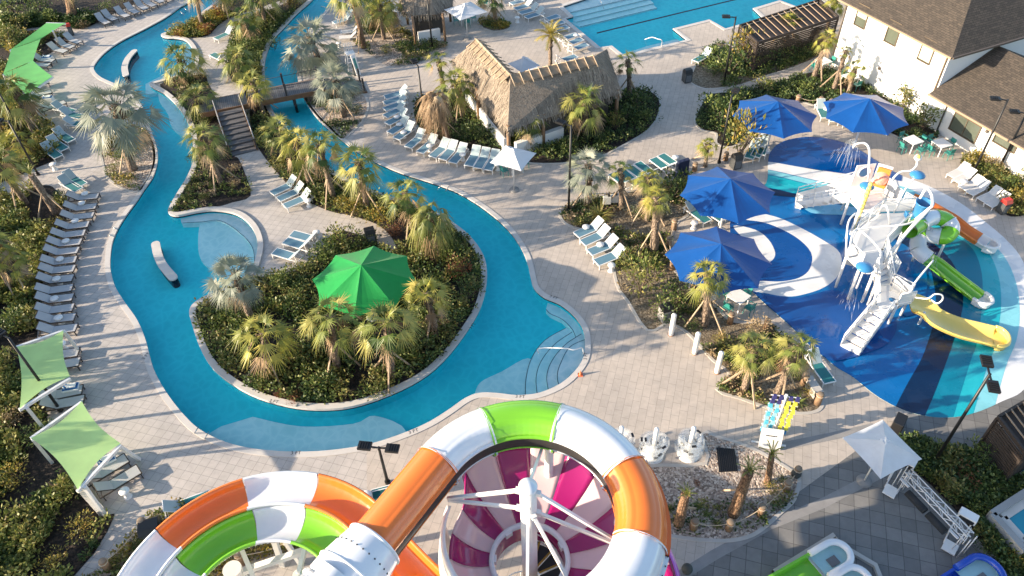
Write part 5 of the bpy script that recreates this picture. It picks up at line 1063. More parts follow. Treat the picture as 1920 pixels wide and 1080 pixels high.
lounge(K_T, (398, 938), (-30, 12), 'teal lounger half hidden behind the orange outer slide', None); lounge(K_T, (676, 948), (24, -6), 'teal lounger behind the white slide curve, left one', None); lounge(K_T, (700, 938), (24, -6), 'teal lounger behind the white slide curve, right one', None)
lounge(K_T, (1553, 726), (-26, -34), 'teal lounger alone at the tip of the rope bed by the splash pad', None)
lounge(K_N, (1867, 846), (50, 46), 'navy lounger with white frame by the plunge pool', None); lounge(K_T, (406, 80), (18, -8), 'teal lounger on the upper path left of a palm', None); lounge(K_T, (400, 108), (22, 10), 'second teal lounger on the upper path', None)
lounge(K_T, (1302, 122), (26, -14), 'teal lounger beside the black bin at the lap pool', None)
# small white drum side tables
def drum_kit():
    t = thing('side_table', 'x', 'side table'); b = MB(); b.lathe([(.0, .46), (.2, .46), (.22, .44), (.22, .41), (.13, .36), (.10, .25), (.15, .06), (.19, 0)], FR_W, seg=16); b.build('pedestal', t); b = MB(); b.lathe([(0, .475), (.215, .475), (.225, .462), (0, .461)], FR_W, seg=16); b.build('table_top', t); return Kit(t)
DK_ = drum_kit()
for px, lab in (((164, 373), 'beside the teal pair on the left'), ((158, 391), 'between the first loungers of the left row'), ((146, 424), 'among the upper left row loungers'), ((129, 462), 'in the middle of the left row'), ((118, 496), 'in the lower half of the left row'), ((112, 533), 'below the middle of the left row'), ((108, 570), 'near the lower end of the left row'), ((116, 606), 'above the middle sail'), ((122, 655), 'at the right corner of the middle sail'), ((240, 931), 'beside the near sail loungers'), ((104, 318), 'by the teal chairs at the bed corner'),
     ((756, 182), 'at the head of the first curved row lounger'), ((745, 229), 'among the upper curved row loungers'), ((750, 243), 'below another one in the curved row'), ((758, 258), 'at the bend of the curved row'), ((807, 283), 'beside a middle curved row lounger'), ((868, 300), 'between two loungers of the curved row'), ((933, 318), 'under the white umbrella rim'), ((580, 386), 'at the heads of the upper terrace trio'), ((596, 446), 'at the heads of the lower terrace trio'), ((1098, 436), 'above the right foursome'), ((1125, 469), 'among the right foursome'), ((1146, 508), 'below the right foursome'), ((1265, 305), 'at the end of the teal row'), ((1300, 428), 'between the near blue umbrellas'), ((1547, 214), 'between the far blue umbrellas'), ((1803, 350), 'among the white loungers'), ((1080, 75), 'among the lap pool loungers'), ((970, 42), 'by the small planter loungers'), ((690, 938), 'behind the white slide curve'), ((637, 90), 'by the sideways white loungers'), ((1425, 283), 'among the teal loungers by the yellow tree')):
    DK_.put(G(*px), 0, 'white drum side table ' + lab, 'white drum side tables')
def chair_kit():
    t = thing('dining_chair', 'x', 'chair'); b = MB(); b.box((0, 0, .44), (.44, .44, .03), TEAL); b.build('seat', t, bevel=.01); b = MB(); b.box((-.21, 0, .68), (.03, .42, .30), TEAL, ry=-.12); b.build('backrest', t, bevel=.01)
    for s in (-1, 1): MB().bar((-.2, s * .21, .65), (.15, s * .21, .65), .035, .025, TEAL).build('armrest', t)
    for x in (-.19, .19):
        for s in (-1, 1): MB().bar((x * 1.05, s * .21, 0), (x * .95, s * .19, .43), .03, .03, TEAL).build('leg', t)
    return Kit(t)
def table_kit():
    t = thing('square_table', 'x', 'table'); b = MB(); b.box((0, 0, .73), (.95, .95, .035), FR_W); b.build('table_top', t, bevel=.01)
    for x in (-.4, .4):
        for y in (-.4, .4): MB().bar((x, y, 0), (x, y, .71), .05, .05, FR_W).build('leg', t)
    return Kit(t)
CK, TK = chair_kit(), table_kit()
def dining(px, rot, lab, chairs=(0, 1, 2, 3)):
    g = G(*px); TK.put(g, rot, 'white square table ' + lab, 'white dining tables')
    for k in chairs: a = rot + k * pi / 2; CK.put(g + Vector((cos(a), sin(a), 0)) * .78, a + pi, 'teal chair ' + ('facing away behind', 'left of', 'in front of', 'right of')[k] + ' the table ' + lab, 'teal dining chairs')
dining((1706, 280), .4, 'nearest the splash pad by the white building'); dining((1759, 286), .35, 'closest to the white loungers'); dining((1380, 573), .7, 'under the front blue umbrella'); dining((872, 44), .3, 'by the smaller thatched hut'); dining((965, 322), .5, 'under the curved row umbrella', (0, 1, 2)); dining((1540, 130), .4, 'at the white building corner', (0, 2)); dining((1590, 160), .4, 'behind the slim palms', (1, 3)); dining((1000, 148), .3, 'under the umbrella behind the hut', (0, 1)); dining((905, 8), .3, 'at the top edge by the white umbrella', (0, 3))
# adirondack style white chairs at the huts
def arm_kit():
    t = thing('lattice_chair', 'x', 'chair'); b = MB(); b.box((0, 0, .40), (.5, .5, .04), FR_W)
    b.build('seat', t); b = MB()
    for k in range(5): a = -.5 + k * .25; b.bar((-.22, a * .4, .42), (-.36, a * .55, .95), .05, .02, FR_W)
    b.tube([(-.36, -.28, .9), (-.37, 0, 1.0), (-.36, .28, .9)], .025, FR_W, 6); b.build('backrest', t)
    for x in (-.2, .2):
        for s in (-1, 1): MB().bar((x, s * .22, 0), (x, s * .22, .39), .04, .04, FR_W).build('leg', t)
    return Kit(t)
AK = arm_kit()
for px, a, lab in (((738, 30), .5, 'left of the smaller hut'), ((798, 58), 2.0, 'under the smaller hut roof'), ((822, 56), 1.6, 'right of the lamp at the smaller hut')): AK.put(G(*px), a, 'white lattice chair ' + lab, 'white lattice chairs')
# ---------------------------------------------------------------- bins, crates, boxes
def bin_(px, label, lid=BLK, body=None, hh=1.05, rz=.3, s=.58):
    g = G(*px); t = thing('litter_bin', label, 'bin', g, rz); body = body or mat('bin panel', (.055, .058, .06), .6, .15); b = MB(); b.box((0, 0, hh * .38), (s, s, hh * .72), body); b.build('body', t, bevel=.02)
    b = MB(); b.hexa([(-s * .52, -s * .52, hh * .75), (s * .52, -s * .52, hh * .75), (s * .52, s * .52, hh * .75), (-s * .52, s * .52, hh * .75), (-s * .5, -s * .3, hh), (s * .5, -s * .3, hh), (s * .5, s * .3, hh), (-s * .5, s * .3, hh)], lid); b.build('hood', t, bevel=.02); b = MB(); b.box((0, -s * .51, hh * .36), (s * .74, .02, hh * .5), mat('bin inset', (.13, .14, .15), .5, .1)); b.build('door', t)
RED = mat('red plastic', (.55, .03, .02), .4, .08)
bin_((1287, 153), 'black litter bin with grey door beside the lap pool path'); bin_((697, 455), 'black litter bin at the tip of the lounger terrace', hh=1.1); bin_((1877, 398), 'black bin with red top beside the white loungers', lid=RED, hh=1.0, s=.5); bin_((136, 66), 'slim dark post bin with red top at the top left', lid=RED, hh=1.1, s=.32); bin_((1378, 314), 'dark bin with black lid by the yellow round tree'); bin_((1246, 598), 'grey bin behind the first white bollard', body=mat('grey bin', (.30, .29, .28), .6, .1)); bin_((288, 1000), 'black speaker box on the bed beside the outer slide', hh=.75, s=.8); bin_((668, 140), 'small dark bin at the bridge end', hh=.9, s=.4)
def crate(px, rz, label):
    g = G(*px); t = thing('towel_crate', label, 'towel table', g, rz); b = MB(); b.box((0, 0, .22), (.75, .5, .44), FR_W); b.build('table_body', t, bevel=.02); b = MB(); b.box((0, 0, .465), (.7, .4, .05), mat('blue towel', (.02, .12, .32), .9, .2)); b.build('blue_towel', t, bevel=.015); b = MB(); b.box((.06, .02, .515), (.42, .28, .05), mat('white towel', (.75, .75, .76), .9, .05)); b.build('white_towel', t, bevel=.015); b = MB()
    for k in range(3): b.lathe([(0, .12), (.03, .12), (.035, 0), (0, 0)], FR_W, (-.26 + (k % 2) * .1, -.1 + .1 * k, .49), 8)
    b.build('bottles', t)
crate((139, 736), .2, 'white table with blue and white towels between the two near sails'); crate((206, 872), .6, 'white table with blue towel under the near sail edge'); crate((93, 192), .1, 'white table with blue towel among loungers at the long sail'); crate((92, 116), .1, 'white table with blue towel at the inner curve of the long sail')
# ---------------------------------------------------------------- lamp posts
LED = mat('lamp lens', (.02, .02, .022), .2, 0)
def lamp(base, top, label, heads=1, h=None, arm=.45, hr=0.0, r=.075):
    g = G(*base); h = h or HT(base, top, 2, 9); t = thing('lamp_post', label, 'lamp post', g, hr); MB().tube([(0, 0, 0), (0, 0, h)], [r, r * .75], BLK, 10).build('pole', t); MB().tube([(0, 0, 0), (0, 0, .14)], r * 1.7, BLK, 10).build('base_cap', t)
    for k in range(heads):
        s = 1 if k == 0 else -1; b = MB(); b.bar((0, 0, h - .05), (s * arm, 0, h - .03), .06, .06, BLK); b.build('arm', t); b = MB(); b.box((s * (arm + .24), 0, h), (.56, .40, .11), BLK)
        for q in range(4): b.box((s * (arm + .12 + q * .1), 0, h + .07), (.03, .34, .05), BLK)
        o = b.build('lamp_head', t); b = MB(); b.box((s * (arm + .24), 0, h - .062), (.44, .3, .012), LED); b.build('lens', o)
    return t
lamp((114, 770), (14, 632), 'black lamp post crossing the middle green sail at the left edge', 1, 5.2, hr=2.6); lamp((727, 905), (713, 838), 'black twin-headed lamp post behind the orange slide tube', 2, None, .35, -.15); lamp((1748, 872), (1862, 705), 'black twin-headed lamp post at the bottom right', 2, None, .4, 1.3)
lamp((1066, 395), (1074, 235), 'black lamp post in the round planter right of the channel', 1, None, hr=2.5); lamp((1357, 158), (1383, 32), 'black lamp post in front of the lap pool', 1, None, hr=3.0); lamp((1822, 330), (1892, 188), 'black lamp post in front of the low white wing', 1, None, hr=2.9); lamp((1870, 322), (1925, 210), 'black lamp post at the right edge by the low wing', 1, None, hr=2.9)
lamp((811, 92), (802, -12), 'black lamp post in front of the smaller hut', 1, None, hr=2.0); lamp((799, 250), (793, 95), 'black lamp post behind the dead brown palm', 1, 5.2, hr=2.0); lamp((1348, 305), (1374, 180), 'black lamp post beside the yellow round tree', 1, None, hr=1.0); lamp((52, 272), (5, 180), 'black lamp post in the upper left bed', 1, 5.0, hr=3.0); lamp((684, 52), (675, -20), 'thin black lamp post beside the far channel loungers', 1, 4.6, hr=2.0); lamp((72, 328), (30, 255), 'black lamp post beside the trimmed palm on the left', 1, 4.2, hr=3.0)
# ---------------------------------------------------------------- bollards and rope fences
for i, (px, lab) in enumerate((((1258, 627), 'white bollard nearest the tall bush'), ((1343, 697), 'white bollard nearest the paved walk, last of three') if False else ((1302, 662), 'white bollard in the middle of the three'), ((1344, 698), 'white bollard nearest the palm bed'))):
    t = thing('white_bollard', lab, 'bollard', G(*px)); b = MB(); b.lathe([(0, 1.5), (.09, 1.49), (.125, 1.45), (.13, 1.4), (.13, .02)], FR_W, seg=16); b.build('shaft', t); b = MB(); b.lathe([(.17, 0), (.17, .03), (.1, .03)], mat('rusty foot', (.32, .18, .12), .8, .2), seg=16); b.build('foot', t); t['group'] = 'white bollards'
ROPE = mat('rope', (.45, .36, .26), .9, .15, 10)
def rope_run(pts, labs, h=.75, closed=False):
    ps = [G(*p) for p in pts]
    for p, lab in zip(ps, labs):
        t = thing('wooden_bollard', lab, 'bollard', p, 0, 'wooden rope bollards'); MB().tube([(0, 0, 0), (0, 0, h)], [.17, .15], LOG, 10).build('log', t); MB().lathe([(0, h + .01), (.13, h + .01), (.15, h - .002)], mat('weathered log end', (.24, .18, .125), .8, .2, 6), seg=12).build('cut_top', t); MB().tube([(cos(a) * .17, sin(a) * .17, h - .12) for a in [k * pi / 4 for k in range(8)]], .025, ROPE, 6, closed=True).build('rope_ring', t)
    for a, c, l in zip(ps, ps[1:], labs):
        r = [a.lerp(c, k / 8) + Vector((0, 0, h - .14 - .35 * (k / 8) * (1 - k / 8) * 4 * .6)) for k in range(9)]; o = thing('rope', 'natural rope hanging from the ' + l, 'rope', a); MB().tube([q - a for q in r], .022, ROPE, 6).build('strand', o)
rope_run([(1307, 395), (1263, 430), (1253, 464), (1260, 505)], ['wooden bollard under the upper blue umbrella', 'wooden bollard left of the near umbrellas', 'wooden bollard with pale top left of the front umbrella', 'wooden bollard below the front umbrella rim'])
rope_run([(1300, 540), (1368, 606), (1435, 618)], ['wooden bollard at the umbrella end of the front rope', 'wooden bollard near the white square table', 'wooden bollard beside the feathery shrub'])
rope_run([(1506, 720), (1532, 757)], ['dark wooden bollard at the splash pad tip of the bed', 'dark wooden bollard at the lower right bed tip'])
rope_run([(1290, 1000), (1300, 990), (1366, 992), (1425, 963), (1473, 918), (1492, 892)][1:], ['wooden bollard beside the short scaly palm', 'wooden bollard in the middle of the gravel rim', 'wooden bollard at the right lower gravel rim', 'wooden bollard at the right gravel rim', 'wooden bollard near the upper gravel rim'], .6)
rope_run([(275, 992), (205, 1068)], ['wooden bollard by the black box beside the slide', 'wooden bollard at the bottom left bed'])
rope_run([(455, 1055), (545, 1030)], ['wooden bollard seen through the double slide, left', 'wooden bollard seen through the double slide, right'])
rope_run([(1495, 192), (1537, 196), (1556, 200)], ['wooden bollard behind the far left blue umbrella', 'wooden bollard between the far umbrellas', 'wooden bollard at the far right umbrella rim'], .6)
rope_run([(1302, 320), (1360, 300), (1387, 296)], ['wooden bollard above the navy cover', 'wooden bollard left of the dark bin', 'wooden bollard below the yellow tree'], .6)
# ---------------------------------------------------------------- pool rails and ladders
def rail(label, pts, r=.025, name='pool_rail', m=None):
    o = G(*pts[0][0][:2]); t = thing(name, label, 'handrail', o)
    for path in pts: MB().tube(crom([G(x, y, z) - o for x, y, z in path], 5), r, m or CHROME, 8).build('rail', t)
rail('white bent handrail on the river entry steps', [[(1094, 664, 0), (1091, 652, .62), (1076, 656, .85), (1058, 653, .8), (1012, 653, .45), (1010, 662, -.1)]], .03, m=FR_W)
rail('white bent handrail at the lap pool steps', [[(1240, 88, 0), (1241, 76, .8), (1233, 73, .85), (1222, 70, .6), (1209, 74, -.1)]], .03, m=FR_W)
rail('steel handrail on the broad lap pool steps', [[(1132, 16, -.1), (1128, 6, .8), (1122, -6, .9)]], .025)
def ladder(a, c, b_, label):
    """two curved grab rails; a and c on the deck, b_ the direction into the water in pixels"""
    rail(label, [[(x, y, 0), (x, y, .75), (x + b_[0] * .4, y + b_[1] * .4, .9), (x + b_[0], y + b_[1], .6), (x + b_[0], y + b_[1], -.3)] for x, y in (a, c)], .025, 'pool_ladder')
ladder((203, 440), (211, 427), (10, 3), 'steel grab rails at the left bank below the first loungers'); ladder((365, 812), (384, 822), (7, -12), 'steel grab rails at the lower left bank'); ladder((828, 345), (842, 349), (-7, 10), 'pair of steel grab rails on the right bank below the white umbrella'); ladder((612, 14), (618, 5), (-10, -2), 'steel grab rails at the top of the right channel'); ladder((338, 22), (345, 15), (8, 6), 'steel grab rails at the top left bank')
# curved white seats standing in the water
def water_seat(px, wd, label):
    c = WS(px, 0, 5); A, B = offset(c, wd / 2), offset(c, -wd / 2); cap = []
    def arc(p, d): a0 = atan2(d.y, d.x); return [p + Vector((cos(a0 + t), sin(a0 + t), 0)) * wd / 2 for t in (-1.05, -.5, 0, .5, 1.05)]
    poly = A + list(reversed(arc(c[-1], c[-1] - c[-2]))) + list(reversed(B)) + list(reversed(arc(c[0], c[0] - c[1])))
    t = thing('water_seat', label, 'seat wall', (0, 0, 0)); b = MB(); b.prism(poly, -.02, .06, COPE); b.build('cap', t); b = MB(); b.prism(grow(poly, -.04), -.7, -.018, TILE); b.build('base', t)
water_seat([(292, 458), (297, 480), (307, 500), (325, 521)], .5, 'curved white seat wall in the water of the left bay'); water_seat([(252, 96), (240, 110), (234, 126), (236, 141)], .5, 'curved white seat wall in the upper left channel')

t = thing('lifeguard_chair', 'tall white lifeguard chair with rescue board on the path above the bridge', 'lifeguard chair', G(662, 132), .4)
for x in (-.38, .38):
    for y in (-.35, .35): MB().bar((x * 1.15, y * 1.15, 0), (x * .8, y * .8, 1.5), .06, .06, FR_W).build('leg', t)
b = MB()
for k in range(4): b.bar((-.44 + k * .03, -.40 + k * .03, .3 + k * .3), (.44 - k * .03, -.40 + k * .03, .3 + k * .3), .05, .04, FR_W)
b.build('ladder_rungs', t); MB().box((0, 0, 1.5), (.7, .65, .06), FR_W).build('seat', t); b = MB()
for k in range(5): b.bar((-.28 + k * .14, .32, 1.52), (-.28 + k * .14, .44, 2.15), .09, .03, FR_W)
b.build('backrest', t)
t = thing('rescue_board', 'white and teal rescue board leaning beside the lifeguard chair', 'board', G(672, 142), .9); b = MB(); b.box((0, .1, .85), (.42, .09, 1.7), FR_W, rx=-.22); b.build('board', t, bevel=.04); b = MB(); b.box((0, .04, .85), (.2, .03, 1.2), TEAL, rx=-.22); b.build('stripe', t)
# ================================================================ the big water slides in front
def gel(name, c, rough=.22, var=.05): return mat(name, c, rough, var, 1.2, coat=.5)
G_OR = gel('orange gelcoat', (.80, .19, .03)); G_WH = gel('white gelcoat', (.74, .76, .79)); G_GR = gel('green gelcoat', (.20, .54, .03)); G_MG = gel('magenta gelcoat', (.30, .004, .115)); G_PK = gel('pale pink gelcoat', (.68, .48, .50)); G_PU = gel('purple gelcoat', (.34, .06, .42)); G_YE = gel('yellow gelcoat', (.82, .62, .16)); G_BL = gel('blue gelcoat', (.01, .06, .42)); BOLT_SHADE = mat('dark bolts and slot shade', (.03, .028, .027), .6, .1)
RC, RR, RZ = Vector((.22, 11.9, 8.0)), 3.4, 8.0
ring = thing('ring_water_slide', 'huge enclosed ring water slide in orange, white and green sections around the magenta bowl', 'water slide', (RC.x, RC.y, 0))
def th_(px, py): g = G(px, py, RZ + .4); return math.degrees(atan2(g.y - RC.y, g.x - RC.x))
j = [146, th_(920, 812), th_(1040, 806), th_(1160, 880), th_(1197, 1012), -95]
tan = Vector((sin(radians(146)), -cos(radians(146)), 0)); st_ = Vector((cos(radians(146)) * RR, sin(radians(146)) * RR, RZ))
def arcp(a0, a1, n): return [Vector((cos(radians(a0 + (a1 - a0) * k / n)) * RR, sin(radians(a0 + (a1 - a0) * k / n)) * RR, RZ)) for k in range(n + 1)]
def rib(P): return [(x * (1.035 if (52 < math.degrees(atan2(y, x)) < 72 or 128 < math.degrees(atan2(y, x)) < 146) else 1), y * (1.035 if (52 < math.degrees(atan2(y, x)) < 72 or 128 < math.degrees(atan2(y, x)) < 146) else 1)) for x, y in P]
def pr(a0, a1, r, n): return [(cos(radians(a0 + (a1 - a0) * k / n)) * r, sin(radians(a0 + (a1 - a0) * k / n)) * r) for k in range(n + 1)]
def shell(path, m, name, parent, r=.80, bolted=False):
    """cover half and trough half of one slide section, with flanged joints"""
    b = MB(); out = rib(pr(28, 192, r, 36)); b.sweep(path, out + [(x * .955, y * .955) for x, y in reversed(out)], m, True)
    lo = pr(196, 340, r * .97, 18); b.sweep(path, lo + [(x * .95, y * .95) for x, y in reversed(lo)], m, True)
    b.sweep(path, [(-r * .99, -.06), (-r - .12, -.06), (-r - .12, -.20), (-r * .97, -.20)], m, True, smooth=False)
    x, y = cos(radians(28)) * r, sin(radians(28)) * r; b.sweep(path, [(x - .02, y), (x + .07, y - .03), (x + .07, y - .09), (x - .02, y - .05)], m, True, smooth=False)
    for e in (0, -1):
        k0, k1 = (0, 1) if e == 0 else (-2, -1); p = path[e]; d = (path[k1] - path[k0]).normalized() * .03; fl = pr(22, 345, r + .055, 30); b.sweep([p - d, p + d], fl + [(x_ * .92, y_ * .92) for x_, y_ in reversed(fl)], m, True, smooth=False)
    if bolted: bolts(b, path, r)
    return b.build(name, parent)
def bolts(b, path, r=.80):
    for a, c in zip(path, path[1:]):
        n = max(1, int((c - a).length / .22)); d = (c - a).normalized(); s_ = d.cross(Vector((0, 0, 1))).normalized()
        for k in range(n): p = a.lerp(c, k / n) - s_ * (r + .07); b.box((p.x, p.y, p.z - .04), (.035, .035, .03), BOLT_SHADE)
stq = lambda s: st_ - tan * s
shell([stq(3.15 - 3.15 * k / 6) for k in range(7)], G_OR, 'straight_section', ring)
for a0, a1, m in zip(j, j[1:], (G_WH, G_GR, G_WH, G_OR, G_WH)):
    P = arcp(a0, a1, max(6, int(abs(a1 - a0) / 4))); shell(P, m, 'curved_section', ring, .80, m is G_WH)
# dark strip for the shade inside the open slot between cover and trough
P = [stq(3.1), stq(0)] + arcp(j[0], j[-1], 60)[1:]; b = MB(); lo = pr(-20, 27, .74, 5); b.sweep(P, lo, BOLT_SHADE); b.build('slot_shade', ring)
# white mixing box and the two feed tubes
cmb = [stq(3.2), stq(3.75), stq(4.3), stq(4.75)]; b = MB()
for k, (p, rx, ry) in enumerate(zip(cmb, (.93, 1.02, 1.10, 1.12), (.90, .92, .86, .78))): pass
s_ = tan.cross(Vector((0, 0, 1))).normalized(); rings = []
for p, rx, ry in zip(cmb, (.90, 1.0, 1.10, 1.12), (.88, .92, .90, .84)): rings.append([p + s_ * (cos(2 * pi * q / 28) * rx) + Vector((0, 0, sin(2 * pi * q / 28) * ry * (.8 if sin(2 * pi * q / 28) < 0 else 1))) for q in range(28)])
for A_r, B_r in zip(rings, rings[1:]): b.add(A_r + B_r, [(q, (q + 1) % 28, 28 + (q + 1) % 28, 28 + q) for q in range(28)], G_WH, True)
b.add(rings[-1], [tuple(range(28))], G_WH)
for rg in (rings[0], rings[2]): b.tube(rg, .05, G_WH, 6, closed=True)
for q in range(28): b.box(tuple(rings[1][q]), (.04, .04, .04), BOLT_SHADE)
o = b.build('mixing_box', ring)
b = MB(); hood = [stq(4.55) - s_ * .15 + Vector((0, 0, .52)), stq(5.9) - s_ * .15 + Vector((0, 0, .30))]; b.sweep(hood, pr(5, 175, .52, 14) + [(x * .93, y * .93) for x, y in reversed(pr(5, 175, .52, 14))], G_WH, True); b.build('hood', ring)
for off, dz, s0 in ((-.52, .30, 4.95), (.42, .10, 5.15)):
    path = [stq(s0 + k * .7) + s_ * off * (1 + k * .05) + Vector((0, 0, dz + k * .05)) for k in range(7)]; b = MB(); b.tube(path, .47, G_WH, 24); b.sweep([path[0], path[0] - tan * .09], pr(0, 360, .53, 24), G_WH); b.tube([path[0] + Vector((cos(0), 0, 0)) * 0, path[0] - tan * .1], .53, G_WH, 24); b.build('feed_tube', ring)
# legs under the ring
for a in (150, 60, 0, -60): p = Vector((cos(radians(a)) * 5.15, sin(radians(a)) * 5.15, 0)); 
for a in (75, 20): p = Vector((cos(radians(a)) * 3.3, sin(radians(a)) * 3.3, 0)); MB().tube([p, p + Vector((0, 0, RZ - .7))], .16, STEEL, 14).build('support_column', ring)
# ---------------------------------------------------------------- magenta bowl with central column and spiral stair
BC = Vector((.25, 12.1, 0)); bowl = thing('slide_bowl', 'magenta and pink striped slide bowl inside the ring with a white central column', 'water slide', BC)
def brad(a):
    a = (a + 180) % 360 - 180; l = 1 / (1 + math.exp(-(abs(a) - 132) / 5)); g = 1 / (1 + math.exp((a + 12) / 9)); return (3.85 + 1.2 * g) * (1 - l) + 2.62 * l
prof = [(0, 4.35), (.12, 4.42), (.3, 4.6), (.5, 4.95), (.7, 5.5), (.85, 6.05), (.94, 6.45), (1, 6.75)]
NS = 18; per = 6
for sct in range(NS):
    b = MB(); vs = []
    for q in range(per + 1):
        a = -180 + 360 * (sct + q / per) / NS + 7; R1 = brad(a)
        for u, z in prof: r = 1.22 + (5.25 - 1.22) * u; 
        for u, z in prof:
            r = 1.22 + (R1 - 1.22) * u; uu = (r - 1.22) / 4.03; zz_ = 4.75 + .15 * uu + 1.7 * uu ** 2.2 + .7 * (u ** 3) * (5.25 - R1) / 2.6
            vs.append((cos(radians(a)) * r, sin(radians(a)) * r, zz_))
    w_ = len(prof); b.add(vs, [(q * w_ + k, q * w_ + k + 1, (q + 1) * w_ + k + 1, (q + 1) * w_ + k) for q in range(per) for k in range(w_ - 1)], G_MG if sct % 2 else G_PK, True); b.build('bowl_panel', bowl, solid=.05)
b = MB(); vs = []; N = 90
for q in range(N + 1):
    a = -130 + 260 * q / N; R1 = brad(a) + .05
    for r, z in ((R1, 6.35), (R1 + .14, 6.33), (R1 + .12, 5.7), (R1 - .1, 4.7), (R1 - .5, 4.0)): vs.append((cos(radians(a)) * r, sin(radians(a)) * r, z))
b.add(vs, [(q * 5 + k, q * 5 + k + 1, q * 5 + 6 + k, q * 5 + 5 + k) for q in range(N) for k in range(4)], G_PU, True); b.build('outer_skirt', bowl)
b = MB(); b.lathe([(1.20, 4.75), (1.20, 4.90), (1.36, 4.90), (1.38, 4.77)], G_WH, seg=48); b.build('collar', bowl); b = MB(); b.lathe([(1.21, 4.80), (1.21, 3.9)], G_MG, seg=48); b.build('collar_sleeve', bowl)
for k in range(7):
    a = k * 2 * pi / 7 + .4; b = MB(); b.box((cos(a) * 1.16, sin(a) * 1.16, 4.78), (.08, .26, .22), G_WH, rz=a); b.build('collar_bracket', bowl)
CH = 9.35; b = MB(); b.tube([(0, 0, 0), (0, 0, CH)], .26, STEEL, 32); b.build('column', bowl); b = MB(); b.lathe([(0, CH + .03), (.285, CH + .03), (.285, CH - .03)], G_WH, seg=32); b.build('column_cap', bowl)
off_ = RC - BC
for a, zc, ze in ((158, 9.0, 7.5), (158, 8.0, 7.4), (78, 9.1, 7.6), (-14, 9.1, 7.5), (-14, 8.0, 7.3), (-93, 8.8, 7.6), (-60, 8.1, 7.4)):
    e = Vector((off_.x + cos(radians(a)) * 2.72, off_.y + sin(radians(a)) * 2.72, ze)); d = Vector((e.x, e.y, 0)).normalized(); b = MB(); s0 = d * .3 + Vector((0, 0, zc)); b.bar(s0, e, .09, .11, STEEL); b.box(tuple(s0 + d * .02), (.15, .15, .17), STEEL, rz=atan2(d.y, d.x)); b.build('strut', bowl)
# spiral stair
sp = thing('spiral_stair', 'spiral stair with dark treads and yellow nosings inside the bowl opening', 'stairs', BC); TRD = mat('dark tread', (.05, .055, .06), .7, .15, 6); NOS = mat('yellow nosing', (.55, .36, .06), .6, .1)
for k in range(17):
    a = radians(70 - k * 24); z = 3.95 - k * .2; b = MB(); a1 = a + radians(24); pts = [(cos(t) * r, sin(t) * r) for r, t in ((.36, a), (1.15, a), (1.15, (a + a1) / 2), (1.15, a1), (.36, a1))]; b.prism(pts, z - .05, z, TRD); o = b.build('tread', sp); b = MB(); b.bar((cos(a) * .36, sin(a) * .36, z + .02), (cos(a) * 1.15, sin(a) * 1.15, z + .02), .06, .03, NOS); b.build('nosing', o)
b = MB()
for rr_, dz in ((1.17, 1.0), (1.17, .55)): b.tube([(cos(radians(82 - k * 12)) * rr_, sin(radians(82 - k * 12)) * rr_, 3.95 - k * .1 + dz - .5) for k in range(34)], .03, FR_W, 6)
for k in range(17): a = radians(82 - k * 24); z = 3.95 - k * .2; b.tube([(cos(a) * 1.17, sin(a) * 1.17, z - .05), (cos(a) * 1.17, sin(a) * 1.17, z + .5)], .018, FR_W, 5)
b.build('railing', sp)
# white entry chute and pale side wall left of the bowl
ent = thing('bowl_entry_chute', 'white curved side wall where the flume meets the left rim of the bowl', 'water slide', BC); b = MB(); vs = []
for q in range(25):
    a = 160 + 75 * q / 24
    for r, z in ((2.66, 6.85), (2.80, 6.85), (3.0, 5.4), (2.9, 4.2)): vs.append((cos(radians(a)) * r, sin(radians(a)) * r, z))
b.add(vs, [(q * 4 + k, q * 4 + k + 1, q * 4 + 5 + k, q * 4 + 4 + k) for q in range(24) for k in range(3)], G_WH, True); b.build('side_wall', ent, solid=.04)
# ---------------------------------------------------------------- the double open helix
HC = Vector((-8.72, 11.05, 0)); HZ = 4.2
def trough_prof(w_, d, th=.06, lip=.10):
    n = 12; inn = [(-w_ * cos(pi * k / n), -d * sin(pi * k / n) ** .8) for k in range(n + 1)]; out = [(x * 1.05, y - th) for x, y in inn]; return [(-w_ - lip, 0.02), (-w_, .02)] + inn[1:-1] + [(w_, .02), (w_ + lip, .02), (w_ + lip, -.10), (w_ + .03, -.09)] + list(reversed(out[1:-1])) + [(-w_ - .03, -.09), (-w_ - lip, -.10)]
def hth(px, py): g = G(px, py, HZ); return math.degrees(atan2(g.y - HC.y, g.x - HC.x)) % 360
def helix(name, label, r, joints, cols, w_, d, dz):
    t = thing(name, label, 'water slide', HC); pf = trough_prof(w_, d)
    def pt(a): return Vector((cos(radians(a)) * r, sin(radians(a)) * r, HZ + dz + (a - 40) * .0022))
    for a0, a1, c in zip(joints, joints[1:], cols):
        n = max(4, int(abs(a0 - a1) / 4)); P = [pt(a0 + (a1 - a0) * k / n) for k in range(n + 1)]; b = MB(); b.sweep(P, pf, c, True); o = b.build('trough_section', t)
    aE = joints[-1]; p = pt(aE); dr = Vector((sin(radians(aE)), -cos(radians(aE)), -.10)); dr2 = Vector((.72, -.69, -.12)); P = [p]
    for k in range(12): P.append(P[-1] + dr.lerp(dr2, min(1, k / 4)).normalized() * .6)
    b = MB(); b.sweep(P, pf, cols[-1], True); b.build('exit_trough', t); return t
jo = [235, hth(322, 1020), hth(463, 935), hth(586, 925), 42]; hx1 = helix('open_spiral_slide', 'outer open spiral slide in orange and white at the bottom left', 4.40, jo, (G_WH, G_OR, G_WH, G_OR), .60, .5, .18)
ji = [235, hth(352, 1062), hth(478, 992), hth(566, 972), 42]; hx2 = helix('open_spiral_slide', 'inner open spiral slide in green and white nested in the orange one', 3.06, ji, (G_WH, G_GR, G_WH, G_GR), .62, .5, 0)
b = MB()
